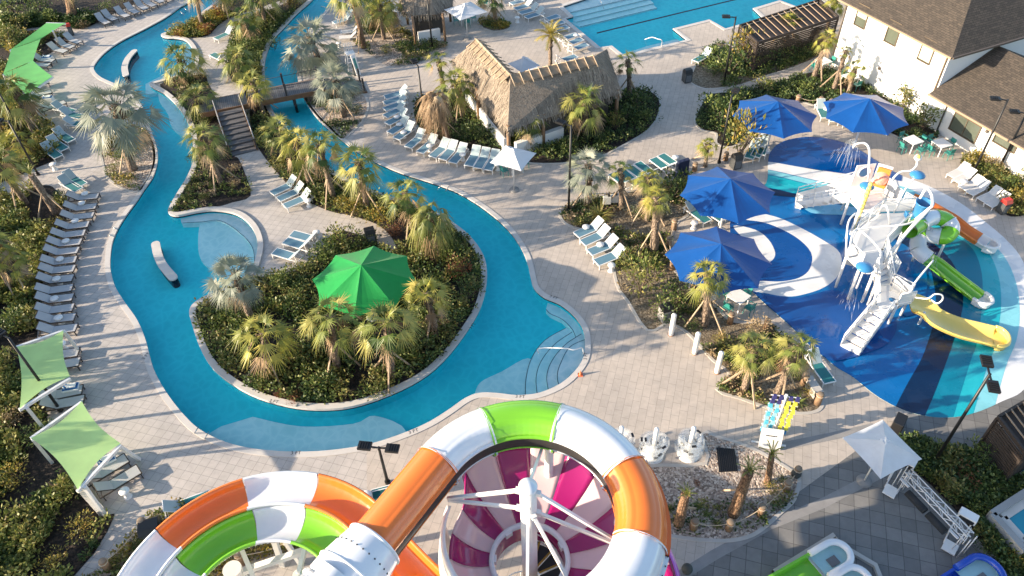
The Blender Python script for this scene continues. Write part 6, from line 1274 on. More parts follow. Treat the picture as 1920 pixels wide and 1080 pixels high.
for k in range(30): a = radians(200 - 150 * k / 29); r = 2.40; b.box((cos(a) * r, sin(a) * r, HZ - .12 + (math.degrees(a) - 40) * .0022), (.05, .05, .14), G_WH, rz=a)
b.build('inner_flange', hx2)
for a, t_ in ((175, hx1), (120, hx1), (75, hx1)):
    b = MB(); p = Vector((cos(radians(a)) * 4.0, sin(radians(a)) * 4.0, 0)); q2 = Vector((cos(radians(a)) * 2.0, sin(radians(a)) * 2.0, 0)); b.tube([q2, q2 + Vector((0, 0, HZ - 1.6))], .20, STEEL, 16); b.bar(q2 + Vector((0, 0, HZ - 1.7)), p + Vector((0, 0, HZ - .45)), .16, .16, STEEL); b.build('support', t_)
tm = thing('slide_column', 'short round white support column seen through the open spiral slide', 'column', G(470, 1125)); MB().tube([(0, 0, 0), (0, 0, 2.6)], .34, STEEL, 24).build('shaft', tm); b = MB(); b.bar((0, 0, 2.2), (3.4, .7, 2.9), .22, .22, STEEL); b.build('cross_beam', tm)
tm2 = thing('slide_support', 'white slanted twin supports under the inner spiral slide', 'support', G(530, 1060)); b = MB(); b.bar((0, 0, 0), (.35, -.1, 3.9), .2, .2, STEEL); b.build('post', tm2); b = MB(); b.bar((.75, 0, 0), (.45, -.1, 3.9), .16, .16, STEEL); b.build('brace', tm2)
# start tower of the slides, behind the picture's lower edge
tw = thing('slide_tower', 'slide start tower below the lower picture edge', 'tower', (-7.4, 1.6, 0))
for x in (-1.6, 1.6):
    for y in (-1.4, 1.4): MB().tube([(x, y, 0), (x, y, 12)], .15, STEEL, 10).build('leg', tw)
for z in (4, 8, 11): MB().box((0, 0, z), (3.8, 3.4, .15), mat('tower deck', (.3, .28, .25), .8)).build('platform', tw)
MB().box((0, 0, 13.2), (4.4, 4.0, .2), G_WH).build('roof', tw)
# ================================================================ splash pad play structure
PWH = mat('play white', (.78, .77, .75), .4, .05, 1.5); PGR = mat('play grey panel', (.42, .43, .45), .5, .08); PBL = mat('play blue', (.04, .20, .42), .3, .06); POR = mat('play orange', (.80, .22, .04), .35, .06); PYE = mat('play yellow', (.78, .62, .14), .4, .06); CLEAR = NT('clear panel')
_t = CLEAR.n('BsdfTransparent'); _m = CLEAR.n('MixShader'); _m.inputs[0].default_value = .38; CLEAR.p.inputs['Base Color'].default_value = (.75, .80, .82, 1); CLEAR.p.inputs['Roughness'].default_value = .1; CLEAR.l(_t.outputs[0], _m.inputs[1]); CLEAR.l(CLEAR.p.outputs[0], _m.inputs[2]); CLEAR.l(_m.outputs[0], CLEAR.out.inputs['Surface']); CLEAR = CLEAR.m
PO = G(1650, 480); play = thing('play_structure', 'white multi-level water play structure with stairs, railings and pipes on the splash pad', 'play structure', PO)
L = lambda x, y, z: G(x, y, z) - PO
def deck(px, z, name='platform', m=PWH, th=.14):
    P = [L(x, y, z) for x, y in px]; b = MB(); b.prism(P, z - th, z, m); return b.build(name, play)
PU_ = [(1607, 432), (1648, 400), (1708, 398), (1700, 424), (1655, 468), (1658, 492), (1640, 508), (1612, 503), (1588, 480)]
ZP, ZQ, ZW = 2.3, 1.45, 1.9
deck(PU_, ZP); deck([(1642, 536), (1668, 534), (1706, 554), (1710, 566), (1682, 571), (1667, 586), (1641, 570)], ZQ); deck([(1593, 373), (1594, 347), (1630, 345), (1656, 353), (1662, 372), (1648, 400), (1612, 392)], ZW)
# legs
def leg_at(px, z): p = L(px[0], px[1], z); b = MB(); b.tube([(p.x, p.y, -p.z * 0 + 0), (p.x, p.y, z)], .08, PWH, 10); b.build('leg', play)
for p in PU_[::1]: leg_at(p, ZP)
for p in ((1642, 536), (1706, 554), (1682, 571), (1641, 570)): leg_at(p, ZQ)
for p in ((1593, 373), (1594, 347), (1656, 353), (1612, 392)): leg_at(p, ZW)
def stairs(a0, a1, c0, c1, z0, z1, n, name='stairs', closed=True):
    """a0,a1: top edge pixels at z0; c0,c1: bottom edge pixels at z1"""
    A0, A1, C0, C1 = L(*a0, z0), L(*a1, z0), L(*c0, z1), L(*c1, z1); b = MB()
    for k in range(n):
        u, v = k / n, (k + 1) / n; z = z0 + (z1 - z0) * (k + .5) / n; q = [A0.lerp(C0, u), A1.lerp(C1, u), A1.lerp(C1, v), A0.lerp(C0, v)]; b.hexa([(p.x, p.y, z - .16) for p in q] + [(p.x, p.y, z) for p in q], PWH)
    b.build(name, play)
    for P, Q, sg in ((A0, C0, -1), (A1, C1, 1)):
        b = MB(); b.hexa([P + Vector((0, 0, -.3)), Q + Vector((0, 0, -.12)), Q + Vector((.05, .05, -.12)), P + Vector((.05, .05, -.3)), P + Vector((0, 0, .38)), Q + Vector((0, 0, .40)), Q + Vector((.05, .05, .40)), P + Vector((.05, .05, .38))], PWH); b.build('stair_side', play)
        b = MB(); b.tube([P + Vector((0, 0, .85)), Q + Vector((0, 0, .85)), Q + Vector((0, 0, .1))], .032, PWH, 8); b.tube([P + Vector((0, 0, .6)), Q + Vector((0, 0, .6))], .022, PWH, 6); n2 = 4
        for k in range(n2): p = P.lerp(Q, k / (n2 - 1)); b.tube([p, p + Vector((0, 0, .85))], .028, PWH, 6)
        b.build('handrail', play)
stairs((1641, 570), (1668, 586), (1576, 648), (1611, 666), ZQ, .1, 6)
stairs((1594, 345), (1593, 372), (1492, 372), (1491, 388), ZW, .1, 8)
stairs((1638, 506), (1660, 490), (1642, 538), (1668, 534), ZP, ZQ, 4)
def fence(pts, z, h=.85, name='railing', mid=2, r=.034, panel=None):
    P = [L(x, y, z) for x, y in pts]; b = MB(); up = Vector((0, 0, h)); b.tube([p + up for p in P], r, PWH, 8)
    for k in range(mid): b.tube([p + up * ((k + .6) / (mid + .4)) for p in P], r * .6, PWH, 6)
    for p in P: b.tube([p, p + up], r, PWH, 8)
    o = b.build(name, play)
    if panel:
        for a, c in zip(P, P[1:]): d = (c - a) * .06; q = MB(); n = Vector((-(c - a).y, (c - a).x, 0)).normalized() * .012; a2, c2 = a + d, c - d; z0 = Vector((0, 0, .10)); q.hexa([a2 - n + z0, c2 - n + z0, c2 + n + z0, a2 + n + z0, a2 - n + up * .9, c2 - n + up * .9, c2 + n + up * .9, a2 + n + up * .9], panel); q.build('panel', o)
fence([(1607, 432), (1588, 480)], ZP, .95, panel=CLEAR); fence([(1588, 480), (1612, 503)], ZP, .95, panel=PGR); fence([(1648, 400), (1676, 399), (1708, 398)], ZP, .95, panel=PWH); fence([(1700, 424), (1655, 468)], ZP, .95, panel=PWH); fence([(1655, 468), (1658, 492)], ZP, .95, panel=CLEAR); fence([(1607, 432), (1628, 416), (1648, 400)], ZP, 1.0, panel=CLEAR)
fence([(1668, 534), (1706, 554)], ZQ, .8, panel=PGR); fence([(1682, 571), (1710, 566)], ZQ, .75, panel=PWH); fence([(1641, 570), (1640, 550), (1642, 536)], ZQ, .85, panel=CLEAR); fence([(1612, 392), (1593, 373)], ZW, .85, panel=CLEAR); fence([(1630, 345), (1612, 346), (1594, 347)], ZW, .85)
fence([(1656, 353), (1662, 372)], ZW, .85, panel=PWH)
# slanted glazed gates (open frames beside the stairs)
def gate(px, z, hh, name='spray_gate', m=CLEAR):
    a, c = L(*px[0], z), L(*px[1], z); u = Vector((0, 0, hh)); b = MB(); b.tube([a, a + u, c + u * .8, c], .035, PWH, 8); b.tube([a.lerp(c, .5), a.lerp(c, .5) + u * .9], .025, PWH, 6); o = b.build(name, play); q = MB(); n = Vector((-(c - a).y, (c - a).x, 0)).normalized() * .01; q.hexa([a - n, c - n, c + n, a + n, a - n + u * .94, c - n + u * .74, c + n + u * .74, a + n + u * .94], m); q.build('panel', o)
gate([(1653, 495), (1676, 522)], 1.5, 1.4); gate([(1655, 372), (1680, 386)], 1.9, 1.4, m=PGR); gate([(1590, 505), (1560, 498)], 1.3, .9, m=PGR) if False else None; gate([(1670, 545), (1702, 560)], ZQ, 1.0, m=PGR); gate([(1690, 575), (1664, 590)], .6, 1.0, m=PGR); gate([(1688, 390), (1712, 396)], ZP, 1.1)
# porthole panel and orange bubble panel
def vpanel(p0, p1, z0, z1, m, name, th=.06):
    a, c = L(*p0, z0), L(*p1, z0); n = Vector((-(c - a).y, (c - a).x, 0)).normalized() * th / 2; u = Vector((0, 0, z1 - z0)); b = MB(); b.hexa([a - n, c - n, c + n, a + n, a - n + u, c - n + u, c + n + u, a + n + u], m); return b.build(name, play), a, c, n
pn, a, c, n = vpanel((1594, 349), (1629, 345), ZW, ZW + 1.45, PWH, 'porthole_panel'); mid = (a + c) / 2 + Vector((0, 0, .95)); d = (c - a).normalized(); b = MB(); b.tube([mid + d * cos(t) * .36 + Vector((0, 0, sin(t) * .36)) - n * 1.2 for t in [k * pi / 10 for k in range(20)]], .05, PWH, 6, closed=True); b.build('porthole_rim', pn); b = MB(); b.add([mid + d * cos(t) * .33 + Vector((0, 0, sin(t) * .33)) - n * 1.1 for t in [k * pi / 10 for k in range(20)]], [tuple(range(20))], PBL); b.build('porthole_glass', pn)
pn, a, c, n = vpanel((1633, 346), (1660, 354), ZW + .1, ZW + 1.6, PWH, 'bubble_panel'); pn2, a, c, n = vpanel((1635, 347), (1658, 354), ZW + .2, ZW + 1.5, POR, 'orange_panel', .09); mid = (a + c) / 2 + Vector((0, 0, .65)); b = MB(); b.lathe([(0, .42), (.2, .38), (.36, .22), (.42, 0)], mat('coral bubble', (.85, .36, .26), .25, .05), seg=24); o = b.build('bubble', play); o.location = mid - n * 1.0; o.rotation_euler = ((-n).normalized()).to_track_quat('Z', 'Y').to_euler() if n.y > 0 else (n.normalized()).to_track_quat('Z', 'Y').to_euler()
# pipes
def pipe(pts, r=.07, name='pipe', m=PWH): r *= .78; b = MB(); b.tube(crom([L(*p) for p in pts], 6), r, m, 10); return b.build(name, play)
pipe([(1628, 345, ZW), (1628, 335, 3.0), (1629, 312, 4.0), (1630, 282, 4.7), (1622, 269, 4.9), (1606, 270, 4.8), (1600, 276, 4.5)], .075, 'arch_pipe')
pipe([(1672, 362, ZW), (1672, 345, 2.6), (1676, 333, 3.2), (1690, 322, 3.5), (1708, 320, 3.6), (1718, 311, 3.8), (1720, 299, 4.1)], .075, 'flower_pipe')
pipe([(1680, 392, ZP), (1690, 368, 3.0), (1703, 347, 3.5), (1718, 330, 3.9)], .06, 'spray_pipe'); pipe([(1700, 425, ZP), (1742, 391, 4.2), (1748, 385, 4.4), (1747, 366, 4.6), (1738, 350, 4.9)], .09, 'bucket_frame'); pipe([(1725, 372, 4.2), (1738, 350, 4.9)], .09, 'bucket_frame'); pipe([(1668, 478, ZP), (1700, 436, 3.2), (1742, 392, 4.1)], .12, 'main_beam'); pipe([(1605, 430, 3.3), (1650, 425, 3.3), (1700, 420, 3.3), (1735, 405, 3.3)], .07, 'cross_pipe')
pipe([(1640, 500, ZP), (1650, 470, 3.0), (1606, 430, 3.3), (1592, 472, 3.2), (1590, 482, ZP)], .07, 'side_pipe'); pipe([(1658, 372, ZW), (1666, 350, 3.2), (1668, 356, 3.3), (1690, 350, 3.0), (1692, 358, 2.6)], .05, 'loop_pipe') if False else None
pipe([(1620, 512, ZQ + .2), (1640, 514, 2.6), (1646, 530, 2.6), (1640, 560, 2.2), (1636, 572, ZQ)], .07, 'side_pipe'); pipe([(1702, 558, ZQ), (1712, 535, 2.6), (1750, 488, 3.1)], .06, 'spray_pipe'); pipe([(1706, 556, ZQ), (1738, 560, 2.3), (1752, 552, 2.6), (1766, 553, 2.6), (1767, 562, 2.3), (1757, 569, 2.0), (1746, 562, 2.0)], .05, 'ring_pipe')
pipe([(1648, 400, ZP), (1655, 386, 3.3), (1664, 390, 3.5), (1668, 420, ZP)], .07, 'hoop_pipe'); pipe([(1586, 480, ZP), (1590, 420, 3.4), (1604, 400, 3.6)], .06, 'side_pipe')
pipe([(1706, 424, ZP), (1730, 416, 3.0), (1740, 420, 3.0), (1741, 430, 2.7)], .05, 'spout_pipe')
def disc(px, z, r, m=PBL):
    p = L(px[0], px[1], z); b = MB(); b.lathe([(0, .16), (r * .5, .13), (r * .9, .02), (r, -.05), (r * .9, -.06), (0, .02)], m, tuple(p), 24); b.build('spray_disc', play)
disc((1721, 327), 4.0, .42); disc((1626, 348), 3.2, .40); disc((1622, 500), 2.9, .44); p = L(1622, 500, 2.9); MB().tube([(p.x, p.y, 1.4), (p.x, p.y, 2.9)], .05, PWH, 8).build('disc_stem', play); p = L(1626, 348, 3.2); MB().tube([(p.x, p.y, ZW), (p.x, p.y, 3.2)], .05, PWH, 8).build('disc_stem', play)
p = L(1720, 299, 4.1); b = MB(); b.lathe([(0, .3), (.16, .25), (.22, .08), (.12, -.05), (0, -.05)], PWH, tuple(p), 14); b.build('flower_head', play); b = MB(); b.lathe([(0, .32), (.1, .29), (.14, .2), (.12, .15)], PYE, tuple(p + Vector((-.04, -.06, .02))), 12); b.build('flower_centre', play)
p = L(1729, 392, 3.6); b = MB(); b.lathe([(.32, -.55), (.42, .45), (.46, .47), (.46, .40), (.40, .38), (.30, -.45), (0, -.45)], PBL, tuple(p), 26); b.lathe([(0, -.55), (.32, -.55)], PBL, tuple(p), 26); b.build('tipping_bucket', play)
# yellow bubbling post
p0 = L(1598, 440, 0); b = MB(); 
for k in range(9): b.lathe([(.0, .16), (.09, .14), (.13, 0), (.09, -.14), (0, -.16)], PYE, (p0.x, p0.y, 1.5 + k * .26), 12)
b.tube([(p0.x, p0.y, 0), (p0.x, p0.y, 3.7)], .05, PYE, 8); b.build('bubble_post', play)
# water wheel box, valve boxes, drain
pq = L(1596, 520, 0); b = MB(); b.box((pq.x, pq.y, 1.3), (1.15, .7, .5), PGR, rz=-.5); b.build('water_box', play); b = MB(); b.box((pq.x, pq.y, 1.58), (1.35, .85, .05), PWH, rz=-.5); b.build('box_rim', play)
p = L(1673, 562, ZQ); b = MB(); b.lathe([(0, .012), (.16, .012), (.16, .001)], PBL, tuple(p), 20); b.build('floor_nozzle', play)
for px in ((1713, 404), (1696, 410)): p = L(*px, ZP); MB().box((p.x, p.y, p.z + .3), (.1, .3, .3), PBL).build('valve_box', play)
# ---------------------------------------------------------------- slides of the play structure
def flume(name, label, pts, w_, d, segs, end=None, lanes=1):
    P = crom([G(*p) for p in pts], 6); o = Vector((P[0].x, P[0].y, 0)); t = thing(name, label, 'slide', o); P = [p - o for p in P]; pf = trough_prof(w_, d, .05, .06); n = len(P) - 1; k0 = 0
    for frac, m in segs:
        k1 = int(round(n * frac)); b = MB(); b.sweep(P[k0:k1 + 1], pf, m, True); b.build('trough_section', t); k0 = k1
    if end:
        e, dr = P[-1], (P[-1] - P[-2]); dr.z = 0; dr.normalize(); s_ = Vector((-dr.y, dr.x, 0)); b = MB(); rim = [e + s_ * (w_ + .03)] + [e + s_ * (w_ + .03) * cos(a) + dr * (.1 + .5 * sin(a)) for a in [pi * k / 10 for k in range(11)]] + [e - s_ * (w_ + .03)]
        b.tube(rim, .09, end, 8); b.prism([Vector((p.x, p.y)) for p in rim], max(.03, e.z - d), max(.06, e.z - d + .05), end); nr = len(rim); b.add([tuple(p) for p in rim] + [(p.x, p.y, max(.03, e.z - d)) for p in rim], [(i, i + 1, nr + i + 1, nr + i) for i in range(nr - 1)], end); b.build('run_out', t)
    for f in (.2, .55):
        p = P[int(n * f)]
        if p.z > .7: MB().tube([(p.x, p.y, 0), (p.x, p.y, p.z - d)], .07, PWH, 8).build('support', t)
    return t
flume('play_slide', 'orange play slide ending in a white run-out at the right of the splash pad', [(1716, 372, 2.3), (1738, 381, 2.1), (1762, 392, 1.7), (1786, 408, 1.2), (1810, 428, .85), (1838, 446, .6), (1852, 454, .55)], .42, .42, ((.82, POR), (1, PWH)), PWH)
flume('play_slide', 'wide yellow double play slide in front of the white stairs', [(1716, 566, 1.5), (1738, 576, 1.25), (1762, 596, .85), (1798, 612, .55), (1840, 623, .42), (1868, 630, .40)], .66, .36, ((1, G_YE),), G_YE)
tt = thing('tube_slide', 'twisting green and white tube slide that opens into a green chute', 'slide', G(1745, 450)); o = G(1745, 450); P = crom([G(*p) - o for p in ((1706, 432, 2.75), (1725, 420, 2.7), (1748, 408, 2.6), (1772, 412, 2.4), (1784, 428, 2.15), (1774, 443, 1.9), (1752, 442, 1.75), (1733, 440, 1.6), (1722, 452, 1.4), (1724, 470, 1.15), (1740, 484, .95))], 6); n = len(P) - 1; cols = (G_GR, G_WH, G_GR, G_WH, G_GR, G_WH, G_GR, G_WH, G_WH)
for k, m in enumerate(cols):
    a, c = int(n * k / len(cols)), int(n * (k + 1) / len(cols)); b = MB(); b.tube(P[a:c + 1], .43, m, 20, cap=False); b.tube([P[a] + Vector((0, 0, 0)), P[a].lerp(P[a + 1], .5)], .47, m, 20, cap=False); b.build('tube_section', tt)
P2 = crom([G(*p) - o for p in ((1736, 480, 1.0), (1756, 492, .78), (1785, 515, .58), (1815, 538, .46), (1836, 554, .42))], 6); b = MB(); b.sweep(P2, trough_prof(.42, .40, .05, .07), G_GR, True); b.build('open_chute', tt); e, dr = P2[-1], (P2[-1] - P2[-2]); dr.z = 0; dr.normalize(); s_ = Vector((-dr.y, dr.x, 0)); b = MB(); rim = [e + s_ * .46] + [e + s_ * .46 * cos(a) + dr * (.2 + .5 * sin(a)) for a in [pi * k / 10 for k in range(11)]] + [e - s_ * .46]; b.tube(rim, .10, PWH, 8); b.prism([Vector((p.x, p.y)) for p in rim], .05, .1, PWH); nr = len(rim); b.add([tuple(p) for p in rim] + [(p.x, p.y, .05) for p in rim], [(i, i + 1, nr + i + 1, nr + i) for i in range(nr - 1)], PWH); b.build('run_out', tt)
for k in (10, 30, 50): p = P[k]; MB().tube([(p.x + .1, p.y, 0), (p.x + .1, p.y, p.z - .4)], .07, PWH, 8).build('support', tt)
# falling water
SPR = NT('falling water'); _t = SPR.n('BsdfTransparent'); _m = SPR.n('MixShader'); _m.inputs[0].default_value = .3; SPR.p.inputs['Base Color'].default_value = (.85, .9, .94, 1); SPR.p.inputs['Roughness'].default_value = .3; SPR.l(_t.outputs[0], _m.inputs[1]); SPR.l(SPR.p.outputs[0], _m.inputs[2]); SPR.l(_m.outputs[0], SPR.out.inputs['Surface']); SPR = SPR.m
def spray(a, c, n, r, seed, bulge=.15):
    rg = random.Random(seed); A_, C_ = G(*a), G(*c); b = MB()
    for k in range(n):
        s0 = Vector((rg.gauss(0, r * .35), rg.gauss(0, r * .35), 0)); s1 = Vector((rg.gauss(0, r), rg.gauss(0, r), 0)); u0 = rg.uniform(0, .75); u1 = u0 + rg.uniform(.08, .25); f = lambda u: Vector((A_.x + (C_.x - A_.x) * u ** .7, A_.y + (C_.y - A_.y) * u ** .7, A_.z + (C_.z - A_.z) * u ** 1.4)) + s0.lerp(s1, u); b.tube([f(u0), f((u0 + u1) / 2), f(min(1, u1))], [.003, .008, .002], SPR, 4)
    tag(b.build('water_spray'), kind='stuff')
spray((1600, 277, 4.5), (1577, 318, .05), 150, .45, 1); spray((1606, 512, 1.3), (1588, 585, .03), 70, .35, 2); spray((1741, 432, 2.7), (1738, 465, .05), 50, .2, 3); spray((1622, 500, 2.85), (1606, 520, .1), 40, .4, 4); spray((1750, 488, 3.1), (1735, 512, .05), 40, .3, 5); spray((1625, 400, 3.0), (1600, 452, .05), 120, .6, 6)
# wet spots and floor nozzles on the pad
# ================================================================ small things
# clear tube stacks on white posts
TUBE = NT('clear vinyl'); _t = TUBE.n('BsdfTransparent'); _m = TUBE.n('MixShader'); _m.inputs[0].default_value = .18; TUBE.p.inputs['Base Color'].default_value = (.72, .76, .78, 1); TUBE.p.inputs['Roughness'].default_value = .12; TUBE.l(_t.outputs[0], _m.inputs[1]); TUBE.l(TUBE.p.outputs[0], _m.inputs[2]); TUBE.l(_m.outputs[0], TUBE.out.inputs['Surface']); TUBE = TUBE.m
def tube_stack(px, label, n=5, seed=0):
    g = G(*px); rg = random.Random(seed); t = thing('tube_stand', label + ' stand', 'stand', g, 0, 'white tube stands'); MB().tube([(0, 0, 0), (0, 0, 1.95)], .10, FR_W, 14).build('post', t); b = MB(); b.lathe([(0, 2.0), (.08, 1.99), (.105, 1.94)], FR_W, seg=14); b.build('post_cap', t); b = MB(); b.lathe([(0, .04), (.5, .04), (.5, 0)], FR_W, seg=20); b.build('base', t)
    for k in range(n):
        off = Vector((rg.uniform(-.09, .09), rg.uniform(-.09, .09), .2 + k * .235)); s = thing('swim_tube', ('bottom', 'second lowest', 'middle', 'second highest', 'topmost')[k] + ' clear swim ring on the ' + label, 'swim ring', g + off, rg.uniform(0, 6), 'clear swim rings'); b = MB(); b.tube([(cos(a) * .43, sin(a) * .43, 0) for a in [q * pi / 12 for q in range(24)]], .155, TUBE, 12, closed=True); b.build('ring', s)
        for q in (0.4, 2.6): MB().box((cos(q) * .47, sin(q) * .47, .14), (.09, .2, .05), BLK, rz=q).build('handle', s)
tube_stack((1223, 853), 'tube stand nearest the ring slide', 5, 1); tube_stack((1290, 851), 'tube stand beside the gravel bed', 5, 2); tube_stack((1160, 850), 'tube stand half hidden by the ring slide', 5, 3)
# life vest rack
g = G(1447, 818); vr = thing('vest_rack', 'white pole rack hung with blue and yellow life vests beside the gravel bed', 'life vest rack', g, radians(-12)); hv = HT((1447, 818), (1466, 738), 1, 4); MB().tube([(0, 0, 0), (0, 0, hv)], .07, FR_W, 12).build('pole', vr)
VN = [mat('vest ' + nme, c, .8, .15, 8) for nme, c in (('navy', (.03, .03, .14)), ('cyan', (.08, .42, .58)), ('pale cyan', (.28, .58, .66)), ('yellow', (.58, .55, .06)), ('blue', (.02, .20, .45)))]
for k in range(9):
    z = .55 + k * (hv - .65) / 8; MB().bar((-.62, 0, z), (.62, 0, z), .035, .035, FR_W).build('arm', vr)
    for sg in (-1, 1):
        for q in range(2):
            m = VN[(0 if k > 6 else (1 if (k + q) % 2 else 2)) if sg < 0 else (3 if 0 < k < 8 else (4 if k == 0 else 0))]; x = sg * (.20 + q * .27); b = MB(); x += (k % 3 - 1) * .03; b.hexa([(x - .09, -.10, z - .16), (x + .09, -.10, z - .16), (x + .09, .10, z - .16), (x - .09, .10, z - .16), (x - .07, -.05, z + .02), (x + .07, -.05, z + .02), (x + .07, .05, z + .02), (x - .07, .05, z + .02)], m); b.build('vest_slot', vr, bevel=.03) if False else b.build('hanging_vest', vr)
sg_ = thing('sign_board', 'white notice board at the foot of the life vest rack', 'sign', G(1441, 836), radians(-12)); b = MB(); b.box((0, 0, .55), (.95, .05, 1.05), FR_W, rx=-.35); b.build('board', sg_); b = MB(); b.box((0, .1, .03), (1.5, .09, .05), FR_W); b.build('foot', sg_)
b = MB()
for k, (x0, x1, zz_) in enumerate(((-.22, .24, .72), (-.14, .12, .62))):
    x = x0; rg = random.Random(k)
    while x < x1: w_ = rg.uniform(.02, .05); b.box((x, -.03 - (.55 - zz_) * .35 * 0 - .0, zz_), (w_, .012, .05), BLK, rx=-.35); x += w_ + .022
o = b.build('notice_lettering', sg_); o.location = (0, .045, 0)
# truss gate with two checking stands
TG = mat('truss metal', (.60, .61, .63), .4, .05)
A_, B_ = G(1702, 882, 1.4), G(1820, 1003, 1.4); o = Vector((A_.x, A_.y, 0)); tg = thing('truss_gate', 'white metal truss spanning the court with dark fabric rolls underneath', 'truss', o); a, c = A_ - o, B_ - o; d = (c - a).normalized(); s_ = Vector((-d.y, d.x, 0)) * .17; u = Vector((0, 0, .30)); Ln = (c - a).length; b = MB(); nb = int(Ln / .35)
ch = [(a + s_, c + s_), (a - s_, c - s_), (a + s_ - u, c + s_ - u), (a - s_ - u, c - s_ - u)]
for p, q in ch: b.tube([p, q], .028, TG, 6)
for k in range(nb):
    e = [(p.lerp(q, k / nb), p.lerp(q, (k + 1) / nb)) for p, q in ch]
    for i, j_ in ((0, 1), (2, 3), (0, 2), (1, 3)): b.tube([e[i][0], e[j_][1]] if k % 2 else [e[j_][0], e[i][1]], .016, TG, 5)
b.build('truss_beam', tg)
for p in (a, c):
    b = MB()
    for sx in (-1, 1):
        for sy in (-1, 1): q = p + s_ * sx + d * .15 * sy; b.tube([(q.x, q.y, 0), (q.x, q.y, 1.4)], .022, TG, 6)
    b.build('truss_leg', tg)
for f0, f1 in ((.18, .48), (.52, .80)): b = MB(); p, q = a.lerp(c, f0) - s_ * 2.0 - u * 2, a.lerp(c, f1) - s_ * 2.0 - u * 2; b.tube([p, q], .16, mat('dark fabric roll', (.02, .024, .03), .9, .2), 12); b.build('fabric_roll', tg)
for f0, f1 in ((.02, .16), (.82, .95)): b = MB(); p, q = a.lerp(c, f0) - s_ * 1.9 - u, a.lerp(c, f1) - s_ * 1.9 - u; b.bar(p, q, .1, .05, TG); b.build('bracket', tg)
def stand(px, rz, label):
    t = thing('checking_stand', label, 'stand', G(*px), rz); b = MB(); b.box((.75, 0, 1.15), (.42, .68, .28), FR_W); b.build('head_box', t, bevel=.03); b = MB(); b.box((.53, 0, 1.13), (.03, .55, .2), BLK); b.build('screen', t); b = MB(); b.box((-.25, 0, .12), (.55, .5, .06), FR_W); b.build('foot_plate', t)
    for s in (-1, 1): MB().tube([(.72, s * .25, 1.0), (.70, s * .25, .1), (-.2, s * .25, .1)], .03, TG, 8).build('side_rail', t); MB().tube([(.6, s * .3, .8), (.0, s * .3, .82), (-.1, s * .3, .5)], .022, TG, 6).build('grab_rail', t)
stand((1672, 916), radians(48), 'white checking stand under the white square umbrella corner'); stand((1783, 1020), radians(48), 'white checking stand at the lower end of the truss gate')
# drain grate in the gravel
P = W([(1343, 840), (1377, 843), (1383, 884), (1348, 886)], .0); o = P[0]; gr = thing('drain_grate', 'black square grate lying in the gravel bed', 'grate', o); b = MB(); b.prism([p - o for p in P], .0, .05, BLK); b.build('plate', gr); b = MB()
for k in range(1, 10): b.bar((P[0] - o).lerp(P[1] - o, k / 10) + Vector((0, 0, .06)), (P[3] - o).lerp(P[2] - o, k / 10) + Vector((0, 0, .06)), .03, .03, BLK)
b.build('bars', gr)
# slide run-outs in the lower right corner
def runout(label, a, c, cols, w_=.62, basin=True):
    A_, C_ = G(*a, .55), G(*c, .55); o = Vector((C_.x, C_.y, 0)); t = thing('slide_run_out', label, 'slide', o); A_ -= o; C_ -= o; d = (A_ - C_).normalized(); s_ = Vector((-d.y, d.x, 0)); Pt = [A_ + d * 3, C_ + d * 1.5]; b = MB(); b.sweep([A_ + d * 3, A_, C_ + d * 1.45], [(-w_ - .08, 0), (-w_ + .02, 0), (-w_ + .05, -.38), (w_ - .05, -.38), (w_ - .02, 0), (w_ + .08, 0), (w_ + .08, -.5), (-w_ - .08, -.5)], cols[0], True, smooth=False); b.build('chute', t)
    rim = [C_ + d * 1.45 + s_ * (w_ + .02)] + [C_ + d * (.55 - .55 * sin(x)) + s_ * (w_ + .02) * cos(x) for x in [pi * k / 14 for k in range(15)]] + [C_ + d * 1.45 - s_ * (w_ + .02)]; b = MB(); b.tube(rim, .14, cols[1], 10); b.build('rim', t); b = MB(); b.prism([Vector((p.x, p.y)) for p in rim], .0, .22, cols[1]); b.build('basin', t)
    b = MB(); b.sheet([Vector((p.x, p.y)) * .97 for p in rim], .33, WSH); b.build('water', t); p = C_ + d * .75 + s_ * .1; b = MB(); b.box((p.x, p.y, .36), (.42, .36, .04), mat('grey mat', (.16, .165, .17), .9, .15), rz=atan2(d.y, d.x)); b.build('mat_pad', t)
WSH = mat('shallow basin water', (.36, .58, .60), .08, .1, 2)
runout('green slide chute ending in a white water basin in the lower right court', (1500, 1080), (1588, 1028), (G_GR, G_WH), .5); runout('orange edged slide chute with white basin cut by the bottom edge', (1556, 1118), (1624, 1076), (G_OR, G_WH), .5); runout('blue slide end cut off in the bottom right corner', (1790, 1110), (1868, 1060), (G_BL, G_BL))
b = MB(); P = [G(1450, 1075), G(1563, 1005), G(1572, 1022), G(1640, 1062), G(1655, 1100)]
cp = thing('low_curb', 'grey curb around the green slide basin', 'curb', P[0]); b = MB(); b.sweep([p - P[0] + Vector((0, 0, .06)) for p in P], [(-.09, -.06), (-.09, .09), (.09, .09), (.09, -.06)], CONC, True, smooth=False); b.build('curb_stone', cp)
P = [G(1795, 1085), G(1828, 1052), G(1862, 1040), G(1885, 1072)]; cp = thing('low_curb', 'grey curb around the blue slide end', 'curb', P[0]); b = MB(); b.sweep([p - P[0] + Vector((0, 0, .06)) for p in P], [(-.09, -.06), (-.09, .09), (.09, .09), (.09, -.06)], CONC, True, smooth=False); b.build('curb_stone', cp)
